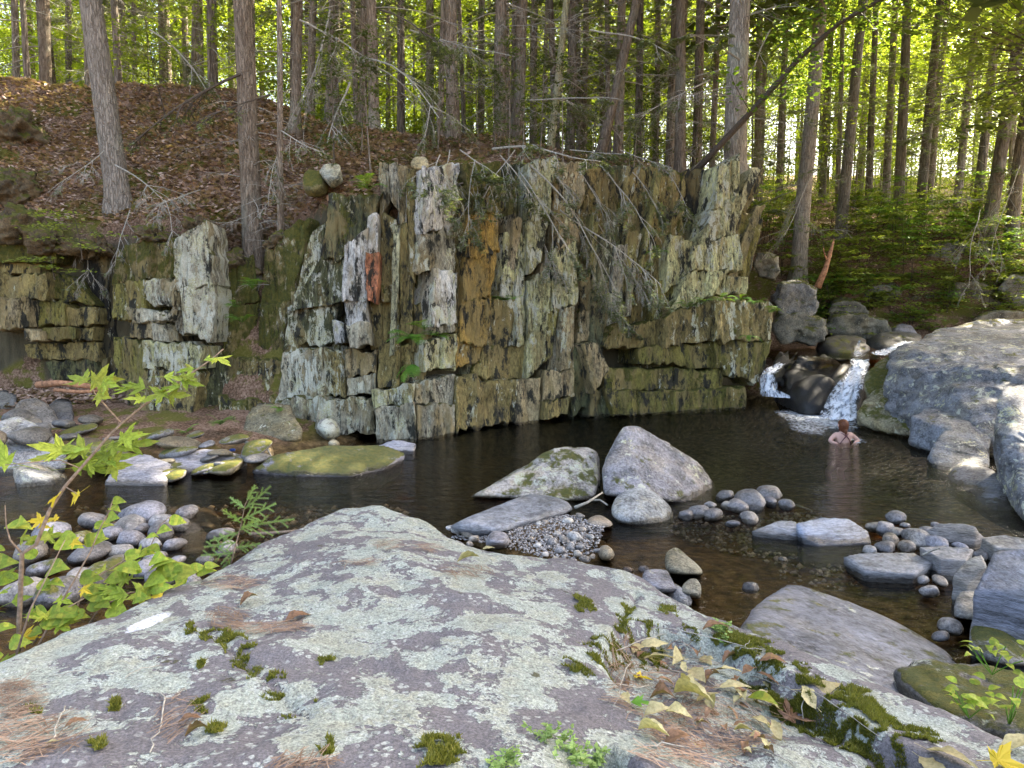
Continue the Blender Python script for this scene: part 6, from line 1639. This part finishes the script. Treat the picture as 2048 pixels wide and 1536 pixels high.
fern(832, 730, 12.6, .36, 'yellow green fern hanging lowest on the cliff', 9, 1.1)
fern(875, 672, 12.7, .22, 'small fern right of the bright middle one', 6, .6)
fern(1006, 600, 13.9, .22, 'small fern at the foot of the ochre slab', 6, .4)
fern(1030, 598, 13.95, .22, 'small fern right of the ochre slab', 6, .4)
fern(735, 378, 13.1, .34, 'fern tuft at the top of the dark mossy buttress', 9, .3)
fern(505, 578, 13.4, .34, 'upper fern in the mossy gully', 8, .2)
fern(470, 615, 13.2, .3, 'middle fern in the mossy gully', 7, .3)
fern(485, 645, 13.1, .32, 'lower fern in the mossy gully', 8, .3)
fern(440, 850, 11.9, .34, 'green fern at the foot of the gully', 9, .2)
fern(562, 822, 12.2, .24, 'little fern on the brown block', 6, .3)
fern(372, 868, 11.8, .24, 'fern sprout among the left shore stones', 6, .1)
fern(268, 862, 12.2, .2, 'tiny fern on the left shore', 6, .1)
fern(712, 912, 11.0, .16, 'tiny fern on the long mossy slab', 6, .1)
for i, (x, y) in enumerate(((1400,608),(1440,602),(1480,600),(1515,606),(1538,625),(1375,615))): fern(x, y, 16.1, .3, 'fern along the top of the overhanging ledge block', 8, .4, 'ferns on the ledge block')
fern(1498, 672, 15.9, .26, 'fern hanging from the face of the ledge block', 7, 1.0)
fern(1318, 505, 16.2, .3, 'dark fern in the recess left of the pale pillar', 7, .5)
for i in range(14): fern(random.uniform(1560, 2040), random.uniform(510, 620), random.uniform(21.3, 22.8), .4, 'fern on the far bank behind the upper pool', 7, .3, 'ferns of the far bank')

def tier_sapling(name, x, y, Y, w, h, tiers, label, group=None, mat='leaf_under', leaf=.075, n=60, base=None):
    """a shade grown sapling: thin stem and level sprays of small leaves"""
    p = P(x, y, Y)
    root = link(name, None, loc=p)
    A = Acc(); C = []
    A.tube(branch_pts((0, 0, 0), (random.uniform(-.2, .2), -.15, 1), h, 6, 0, .06), np.linspace(.014, .005, 7), 5)
    for k in range(tiers):
        z = h * (.25 + .75 * (k + .5) / tiers); a = random.uniform(math.pi * .95, math.pi * 2.05)
        L = w * random.uniform(.5, 1.0)
        pts = branch_pts((0, 0, z), (math.cos(a), math.sin(a) * .6, .05), L, 5, .12, .08)
        A.tube(pts, np.linspace(.005, .002, 6), 3)
        for j in range(n):
            s = random.uniform(.6, 4.99); i = int(s); q = pts[i] + (pts[i + 1] - pts[i]) * (s - i)
            C.append(q + np.array((random.gauss(0, .11), random.gauss(0, .12), random.gauss(0, .018))))
    link('stem', A.mesh('stem', M['twig_dark'], False), root)
    B = Acc(); diamonds(B, np.array(C), leaf, leaf * .36, .12, .2)
    link('foliage', B.mesh('foliage', M[mat], False), root)
    return tag(root, label, 'sapling', group)
tier_sapling('beech_sapling', 165, 520, 13.3, 1.1, .9, 7, 'pale leaved sapling spraying out over the left overhang')
tier_sapling('beech_sapling', 110, 560, 13.4, .9, .45, 4, 'lower spray of pale leaves over the left courses')
tier_sapling('beech_sapling', 330, 230, 17.5, 1.8, 2.2, 9, 'sunlit sapling between the two thick left trunks', leaf=.1, n=90)
tier_sapling('beech_sapling', 420, 160, 20, 2.0, 3.0, 9, 'leafy sapling behind the brown trunk', leaf=.11, n=90)
random.seed(77)
for i in range(95):
    x = random.uniform(1500, 2080); y = random.uniform(370, 575)
    Y = np.interp(y, [370, 575], [27, 21.8]) + random.uniform(-.5, .5)
    if x < 1560 and y > 480: continue
    pX = P(x, y, Y)[0]; zz = float(terr(pX, Y))
    root = tier_sapling('beech_sapling', x, y, Y, random.uniform(.9, 1.7), random.uniform(.8, 2.0), 7, 'bright leaved sapling on the bank beyond the waterfall', 'saplings of the far bank', leaf=.12, n=60, mat='leaf_under' if random.random() < .7 else 'fern')
    root.location.z = zz - .05

for i in range(44):
    x = random.uniform(1570, 2090); y = random.uniform(545, 640)
    Y = np.interp(y, [545, 640], [22.6, 21.5]) + random.uniform(-.3, .3)
    pX = P(x, y, Y)[0]; zz = float(terr(pX, Y))
    root = tier_sapling('bank_herb', x, y, Y, random.uniform(.5, 1.0), random.uniform(.25, .7), 5, 'low pale leaved herb at the foot of the far bank', 'herbs of the far bank', leaf=.11, n=40, mat='leaf_under' if random.random() < .6 else 'fern')
    root.location.z = zz - .03
# dead snag leaning on the far bank, driftwood, a scrap of blue litter
root = link('broken_snag', None, loc=P(1640, 560, 20.0)); o0 = np.array(P(1640, 560, 20.0))
A = Acc(); A.tube(np.array([P(1635,575,20.0), P(1650,540,20.0), P(1662,500,20.1), P(1668,478,20.1)]) - o0, [.10, .075, .05, .02], 9)
A.tube(np.array([P(1655,525,20.05), P(1648,505,19.9), P(1646,492,19.8)]) - o0, [.03, .02, .008], 6)
link('stump', A.mesh('stump', M['deadwood']), root); tag(root, 'broken orange brown snag leaning on the far bank', 'dead wood')
def stick(path, r0, r1, label, mat='twig_brown', group=None, cat='stick', name='driftwood_stick', kids=0):
    pts = np.array([p if len(p) == 3 and isinstance(p, np.ndarray) else P(*p) for p in path]); o0 = pts[0]
    A = Acc(); A.tube(pts - o0, np.linspace(r0, r1, len(pts)), 6)
    return tag(link(name, A.mesh(name, M[mat]), loc=o0), label, cat, group)
stick([(484,882,11.3),(510,890,11.2),(535,898,11.0),(545,918,10.8)], .025, .012, 'crooked pale driftwood stick on the mossy slab', 'twig')
stick([(75,770,13.2),(120,766,13.1),(200,775,12.9)], .07, .05, 'orange brown split log under the left overhang', 'deadwood', cat='log', name='split_log')
stick([(110,780,13.0),(160,784,12.9),(215,780,12.9)], .04, .03, 'thin plank of rotten wood below the split log', 'deadwood', cat='log', name='split_log')
stick([(500,1068,6.8),(545,1066,6.6),(590,1062,6.4),(612,1066,6.3)], .018, .01, 'thin branch lying in the water behind the foreground rock', 'twig_brown')
stick([(1845,1110,6.1),(1862,1102,6.1),(1880,1096,6.0)], .012, .006, 'short grey stick propped on the layered slab', 'twig')
stick([(1592,1010,8.6),(1610,1016,8.5),(1625,1022,8.4)], .015, .008, 'pale stick at the tip of the midstream spit', 'twig')
stick([G(1150,1015,.12), G(1175,1005,.15), G(1205,985,.2)], .02, .01, 'driftwood caught behind the smooth rounded boulder', 'twig')
stick([G(1180,1000,.15), G(1200,1000,.12), G(1215,1010,.1)], .015, .01, 'short pale driftwood by the smooth rounded boulder', 'twig')
bp = P(465, 900, 11.0)
A = Acc(); A.add(d_ * np.array((.045, .03, .022)) + .008 * fbm(d_ * 3, 3, 5)[:, None] * d_, [tuple(f) for f in f_])
tag(link('plastic_scrap', A.mesh('plastic_scrap', M['plastic_blue']), loc=bp), 'scrap of blue plastic on the left shore', 'litter')

# ------------------------------------------------------------------ what lies on the foreground rock
def tufts(polys, n, mat, name, label, h=.014, w=.0035, clump=.5):
    """moss: upright shoots, far too many to count"""
    V, T = [], []
    for poly, m in polys:
        pts2 = np.array([onf(x, y)[:2] for x, y in poly])
        mn, mx = pts2.min(0), pts2.max(0)
        got = 0; q = np.zeros((0, 2))
        while len(q) < m:
            c = rng.uniform(mn - .25 * (mx - mn), mx + .25 * (mx - mn), (m * 3, 2))
            sdv = sdist(c, pts2)
            nz = fbm(np.concatenate([c * 14, np.zeros((len(c), 1))], 1), 3, 91)
            edge = .30 * min(mx - mn)
            ok = (sdv > -.25 * edge + edge * (.35 + nz)) & (nz > -clump)
            q = np.concatenate([q, c[ok]])
            got += 1
            if got > 30: break
        q = q[:m]
        z = fz(q[:, 0], q[:, 1])
        hump = .012 * np.clip(fbm(np.concatenate([q * 9, np.zeros((len(q), 1))], 1), 2, 92) + .5, 0, 2)
        a = rng.uniform(0, 6.283, len(q)); hh = h * rng.uniform(.5, 1.4, len(q))
        b3 = np.stack([q[:, 0], q[:, 1], z + hump - .004], 1)
        sd_ = np.stack([np.cos(a), np.sin(a), 0 * a], 1) * w
        tip = b3 + np.stack([rng.normal(0, .5, len(q)) * hh, rng.normal(0, .5, len(q)) * hh, hh], 1)
        V.append(np.stack([b3 - sd_, b3 + sd_, tip], 1).reshape(-1, 3)); T.append(np.clip(rng.normal(.35, .25, len(q)) + hump * 12, 0, 1))
    V = np.concatenate(V); f = np.arange(len(V)).reshape(-1, 3)
    return kind(link(name, mesh_np(name, V, f, M[mat], False, np.concatenate(T))), 'stuff', label)
tufts([([(1380,1262),(1450,1255),(1520,1285),(1600,1330),(1640,1370),(1600,1385),(1540,1345),(1470,1310),(1400,1300)], 9000),
       ([(1490,1370),(1560,1370),(1640,1400),(1720,1440),(1820,1500),(1860,1536),(1740,1536),(1640,1470),(1540,1430)], 13000),
       ([(1260,1270),(1300,1262),(1330,1300),(1300,1330),(1240,1330),(1200,1340),(1150,1345),(1160,1310)], 4500),
       ([(1640,1400),(1700,1370),(1800,1420),(1880,1480),(1840,1500),(1740,1450)], 6000)], 0, 'moss', 'moss', 'olive moss carpet around the leafy hollow of the foreground rock')
tufts([([(455,1280),(470,1282),(520,1340),(560,1385),(600,1420),(590,1430),(545,1392),(500,1345)], 1800), ([(1140,1195),(1180,1200),(1190,1222),(1160,1225)], 900), ([(1228,1300),(1236,1250),(1255,1200),(1270,1205),(1255,1260),(1245,1300)], 1500),
       ([(840,1480),(900,1465),(930,1500),(900,1540),(830,1540)], 2200), ([(180,1490),(210,1482),(220,1500),(190,1512)], 500), ([(380,1395),(420,1400),(415,1430),(375,1425)], 500), ([(420,1450),(450,1455),(440,1475),(415,1470)], 350),
       ([(395,1325),(408,1328),(405,1345),(392,1342)], 250), ([(640,1310),(670,1318),(660,1335),(638,1328)], 300), ([(370,1250),(420,1262),(480,1270),(470,1290),(420,1280),(365,1265)], 1100), ([(60,1410),(80,1412),(78,1430),(58,1428)], 200), ([(1320,1210),(1350,1212),(1352,1232),(1322,1228)], 500), ([(640,1485),(660,1480),(668,1510),(645,1515)], 400), ([(220,1405),(245,1400),(240,1425),(215,1425)], 300)],
      0, 'moss', 'moss', 'dark moss in the cracks of the foreground rock')
def green_sprig(x, y, size, n, label):
    p = onf(x, y); root = link('green_sprig', None, loc=p)
    A = Acc(); C = []
    for k in range(n):
        a = random.uniform(0, 6.283); L = size * random.uniform(.5, 1)
        pts = branch_pts((random.gauss(0, size * .3), random.gauss(0, size * .3), 0), (math.cos(a) * .5, math.sin(a) * .5, .8), L, 4, .2, .1)
        A.tube(pts, .0012, 3); C += [pts[i] * (1 - f) + pts[i + 1] * f for i in range(4) for f in (0.1, .4, .7)]
    link('stems', A.mesh('stems', M['seedling'], False), root)
    B = Acc(); diamonds(B, np.array(C), .022, .006, -.2, .5); link('foliage', B.mesh('foliage', M['seedling'], False), root)
    return tag(root, label, 'plant', 'green sprigs on the rocks')
green_sprig(1440, 1262, .07, 16, 'yellow green sprig at the rim of the leafy hollow')
green_sprig(1446, 1285, .05, 8, 'smaller sprig just below the rim sprig')
green_sprig(1100, 1475, .07, 10, 'trailing sprig on the lichened rock above the dark notch')
green_sprig(1150, 1515, .08, 16, 'bright sprig right of the dark notch')
green_sprig(1190, 1530, .07, 12, 'bright sprig at the bottom edge')
green_sprig(1010, 1530, .06, 10, 'green sprig growing in the dark notch')
for x, y, s, l in ((1985,1330,.16,'glossy green plant on the mossy rock, highest of three'),(1940,1415,.12,'yellow green plant on the mossy rock, left of three'),(2020,1430,.17,'glossy green plant on the mossy rock, nearest of three')):
    p = G(x, y, .72); root = link('leafy_plant', None, loc=p)
    for k in range(16):
        a = random.uniform(0, 6.283); r_ = s * random.uniform(.2, .9)
        link('leaf', random.choice(OVALS + HEARTS), root, loc=(r_ * math.cos(a), r_ * math.sin(a) * .6, random.uniform(.0, s * .8)), rot=face_rot(a, random.uniform(-.3, .4), random.uniform(-.4, .4)), scale=random.uniform(.045, .07))
    A = Acc()
    for k in range(6): A.tube(branch_pts((0, 0, -.05), (random.uniform(-1, 1), random.uniform(-1, 1), 1.2), s, 4, 0, .1), .003, 3)
    link('stems', A.mesh('stems', M['fern'], False), root)
    tag(root, l, 'plant')

def needles(cx, cy, rx, ry, n, ang, label, L=.095):
    A = Acc()
    n = int(n * .55)
    for k in range(n):
        a_, r_ = random.uniform(0, 6.283), math.sqrt(random.random())
        p = onf(cx + rx * r_ * math.cos(a_), cy + ry * r_ * math.sin(a_))
        t = random.gauss(ang, .55); l = L * random.uniform(.6, 1.2)
        d = np.array((math.cos(t), math.sin(t), random.gauss(.03, .1))) * l * .5
        lift = random.uniform(.002, .014)
        a = p - d; b2 = p + d
        a[2] = max(a[2], float(fz(a[0], a[1]))) + lift; b2[2] = max(b2[2], float(fz(b2[0], b2[1]))) + lift
        s = np.cross(d, (0, 0, 1)); s = s / np.linalg.norm(s) * .0015
        m_ = (a + b2) / 2 + np.array((random.gauss(0, .004), random.gauss(0, .004), .004))
        A.add([a - s, a + s, m_ + s, m_ - s, b2 - s, b2 + s], [(0, 1, 2, 3), (3, 2, 5, 4)], random.random())
    return kind(link('pine_needles', A.mesh('pine_needles', M['pineneedle'], False)), 'stuff', label)
random.seed(99)
needles(470, 1168, 55, 14, 150, .1, 'fallen pine needles near the seedling')
needles(455, 1240, 38, 24, 170, -.5, 'drift of brown needles in the shallow dish, left side')
needles(540, 1258, 80, 12, 190, .25, 'drift of brown needles along the front of the shallow dish')
needles(780, 1092, 32, 10, 90, .5, 'reddish needles below the peak of the foreground rock')
needles(855, 1096, 30, 10, 80, .2, 'reddish needles right of the peak')
needles(720, 1128, 40, 8, 60, .3, 'scattered reddish needles left of centre')
needles(935, 1145, 48, 14, 140, -.4, 'reddish needle clump under the curled yellow leaf')
needles(30, 1400, 45, 40, 260, .6, 'brown needles at the left edge of the rock')
needles(40, 1480, 60, 50, 260, .4, 'brown needles in the lower left corner')
needles(120, 1470, 50, 40, 90, .9, 'thin scatter of needles lower left')
needles(350, 1440, 40, 50, 60, 1.2, 'few needles around the tan leaf lower left')
needles(1330, 1380, 110, 90, 420, .1, 'pale dry needles in the leafy hollow')
needles(1450, 1440, 120, 70, 380, -.3, 'dry needles over the moss of the hollow')
needles(1380, 1500, 120, 40, 240, -.4, 'dry needles at the bottom of the hollow')
needles(1245, 1330, 25, 60, 120, 1.2, 'needles caught in the crack above the hollow')
needles(610, 1530, 60, 14, 80, .7, 'needles at the bottom edge')

def on_rock_twig(x0, y0, x1, y1, r, label):
    a, b2 = onf(x0, y0), onf(x1, y1); pts = []
    for t in np.linspace(0, 1, 7):
        p = a * (1 - t) + b2 * t; p[2] = max(p[2], float(fz(p[0], p[1]))) + r + .006 + .01 * math.sin(t * 3.1)
        p[:2] += rng.normal(0, .006, 2); pts.append(p)
    pts = np.array(pts); A = Acc(); A.tube(pts - pts[0], np.linspace(r, r * .5, 7), 5)
    return tag(link('fallen_twig', A.mesh('fallen_twig', M['twig']), loc=pts[0]), label, 'twig', 'twigs on the foreground rock')
TW = [(1310,1256,1520,1305,.003,'long pale twig across the upper hollow'),(1232,1305,1335,1288,.003,'twig from the mossy crack to the hollow'),(1330,1332,1450,1385,.0045,'thick pale twig through the middle of the hollow'),(1450,1385,1520,1440,.0035,'twig running down towards the brown maple leaf'),(1500,1355,1600,1395,.003,'twig over the moss at the right'),(1215,1375,1330,1385,.0025,'thin twig along the step of the hollow'),(1345,1325,1395,1322,.003,'short twig in the upper hollow'),(1470,1315,1550,1305,.003,'level twig by the moss rim'),(1490,1300,1505,1272,.0025,'short upright twig at the moss rim'),(1600,1385,1760,1480,.003,'long twig over the right moss'),(1480,1500,1600,1545,.004,'pale twig at the bottom of the hollow'),(1290,1500,1395,1510,.003,'twig at the lower left of the hollow'),(1260,1330,1230,1420,.003,'twig following the step of the hollow'),(330,1390,325,1460,.004,'dark crooked twig lower left'),(345,1400,375,1385,.003,'short dark twig beside the crooked one'),(130,1420,100,1500,.0035,'straight pale twig in the lower left corner'),(300,1510,330,1450,.0025,'thin twig by the tan leaf'),(100,1360,190,1345,.002,'fine twig on the left lichen'),(250,1360,320,1335,.002,'fine straw on the lichen'),(1610,1395,1605,1450,.003,'twig standing by the pale crosswise leaf')]
for t in TW: on_rock_twig(*t)

def dry_leaf(mat, seed, fold, curl):
    """a dead leaf: uneven outline, twisted and crumpled, with a bit of stalk"""
    r_ = random.Random(seed); n = 11
    u = np.linspace(0, 1, n)
    w = np.interp(u, [o[0] for o in OVAL], [o[1] for o in OVAL]) * r_.uniform(.7, 1.05)
    wr = w * np.array([1 + r_.uniform(-.22, .12) for _ in u]); wl = w * np.array([1 + r_.uniform(-.22, .12) for _ in u])
    tw = np.linspace(0, r_.uniform(-.9, .9), n); bend = curl * np.sin(u * 3 + r_.uniform(-.5, .5))
    mid = np.stack([u, .06 * np.sin(u * 4 + seed), bend], 1)
    cols = [mid]
    for s_, ww, f in ((1, wr, fold), (-1, wl, fold * r_.uniform(.2, 1.6))):
        for q in (.55, 1.0):
            zz = (f * (ww * q) ** 1.0 + s_ * np.sin(tw) * ww * q) + np.array([r_.uniform(-.03, .03) for _ in u]) * q
            cols.append(mid + np.stack([0 * u, s_ * ww * q, zz], 1))
    V = np.concatenate(cols); Fc = []
    for k in range(n - 1):
        for a_, b2 in ((0, 1), (1, 2)): Fc.append((a_ * n + k, a_ * n + k + 1, b2 * n + k + 1, b2 * n + k))
        for a_, b2 in ((3, 0), (4, 3)): Fc.append((a_ * n + k, a_ * n + k + 1, b2 * n + k + 1, b2 * n + k))
    m0 = len(V)
    V = np.concatenate([V, [(-.22, -.008, .02), (-.22, .008, .02), (.02, .008, 0), (.02, -.008, 0)]]); Fc.append((m0, m0 + 1, m0 + 2, m0 + 3))
    V[:, 2] -= V[:, 2].min() + .02
    return mesh_np('leaf', V, Fc, M[mat], True, [r_.uniform(.2, .9)] * len(Fc))
DRYP = [dry_leaf('drypale', s, f, c) for s, f, c in ((1, .3, .10), (2, .7, .15), (3, .1, .05), (4, .5, .12))]
DRYB = [dry_leaf('drybrown', s, f, c) for s, f, c in ((5, .5, .15), (6, .9, .2), (7, .3, .1), (8, .6, .22))]
OAKB = [star_leaf('drybrown', 41, 5, .25, .45, .5), star_leaf('drybrown', 42, 5, .4, .5, .8)]
MAPY = star_leaf('maple_yellow', 43, 5, .3, .6, .6); MAPG = star_leaf('fern', 44, 3, .15, .6, .3)
def fallen(x, y, size, src, label, az, group=None, lift=.012, tilt=0.1, roll=0.0):
    p = onf(x, y); s = size / FPX * np.linalg.norm(p - np.array((0, 0, CAMZ)))
    o = link('fallen_leaf', src, loc=p + np.array((0, 0, lift)), rot=face_rot(az, tilt, roll), scale=s)
    return tag(o, label, 'leaf', group)
HERO = [(1600,1385,72,DRYP[2],'pale tan leaf lying crosswise, bar of the T shape',0.0),(1635,1418,56,DRYP[0],'pale tan leaf pointing down, stem of the T shape',1.7),(1560,1445,80,OAKB[0],'brown lobed maple leaf on the moss',.4),(1285,1322,60,DRYP[0],'pale yellow folded leaf at the upper left of the hollow',-.3),(1430,1345,46,DRYP[0],'olive yellow leaf in the middle of the hollow',-.4),(1345,1390,78,DRYP[1],'long pale green yellow leaf in the hollow',-.7),(1395,1408,44,DRYP[0],'broad pale yellow leaf right of the long one',.4),(1290,1440,52,DRYP[1],'tan curled leaf at the lower left of the hollow',.3),(1250,1410,60,MAPG,'green and yellow maple leaf at the step of the hollow',-.2),(1262,1362,44,MAPY,'yellow crumpled maple leaf at the upper step',.2),(1500,1440,46,DRYP[0],'narrow tan leaf beside the brown maple leaf',-1.0),(1495,1400,52,OVALS[0],'grey green leaf on the moss edge',-.6),(1405,1262,52,DRYB[0],'brown curled leaf at the rim of the hollow',-.2),(1445,1325,34,DRYB[1],'orange brown leaf in the upper hollow',.3),(1455,1365,34,DRYB[0],'rusty square leaf in the hollow',-1.3),(1410,1372,36,DRYB[1],'rusty leaf left of the square one',.5),(1520,1325,46,DRYB[0],'brown leaf curled over by the moss rim',-.5),(1328,1490,50,DRYB[0],'brown curled leaf at the bottom of the hollow',.1),(1300,1400,46,DRYB[1],'dull brown leaf under the green and yellow one',-.4),(1275,1465,60,DRYP[1],'long tan leaf along the step',-.6),(1240,1395,44,DRYP[0],'small cream leaf wedged in the step',-1.2),
        (915,1128,44,DRYP[1],'curled yellow leaf alone on the middle of the rock',.3),(965,1098,24,DRYP[0],'small yellow green leaf near the gravel edge',.1),(358,1452,38,DRYB[0],'tan squarish leaf on the lower left lichen',.1),(370,1480,38,DRYB[1],'red brown leaf below the tan one',.2),(130,1462,34,DRYB[0],'pink brown leaf in the lower left corner',.3),(90,1500,22,DRYP[0],'little cream leaf in the lower left corner',.2),(480,1215,34,DRYB[1],'brown curled leaf in the shallow dish',.8),(570,1247,46,DRYB[0],'tan leaf at the right end of the needle drift',.3),(1850,1505,80,DRYP[0],'yellow strap leaf with an orange tip at the bottom edge',-1.0),(1838,1520,60,DRYP[2],'pale broken leaf at the bottom edge beside the strap leaf',-1.3),(1960,1520,80,MAPY,'orange yellow leaf in the lower right corner',-.4),(2010,1505,70,DRYP[0],'tan leaf in the lower right corner',.3),(1372,1468,30,DRYP[2],'white curled leaf at the lower hollow',-1.0),(1535,1455,26,DRYP[1],'small rolled leaf by the narrow tan one',-1.3),(1640,1440,30,DRYB[0],'small brown leaf below the T shape',.6)]
for x, y, s, src, lab, az in HERO: fallen(x, y, s, src, lab, az, roll=random.uniform(-.3, .3))
for k in range(30):
    x = random.uniform(1225, 1600); y = random.uniform(1290, 1500)
    if sdist(np.array([onf(x, y)[:2]]), LEDGE)[0] < .02: continue
    fallen(x, y, random.uniform(28, 54), random.choice(DRYP + DRYP + DRYB), 'pale dry leaf lying in the leafy hollow', random.uniform(0, 6.28), 'dry leaves in the hollow', roll=random.uniform(-.5, .5), lift=.02)
for k in range(70):
    x = random.uniform(1215, 1560); y = random.uniform(1275, 1520)
    if sdist(np.array([onf(x, y)[:2]]), LEDGE)[0] < .02: continue
    fallen(x, y, random.uniform(14, 32), random.choice(DRYB + DRYP + DRYB), 'small dry scrap of leaf in the leafy hollow', random.uniform(0, 6.28), 'leaf scraps in the hollow', roll=random.uniform(-.6, .6))
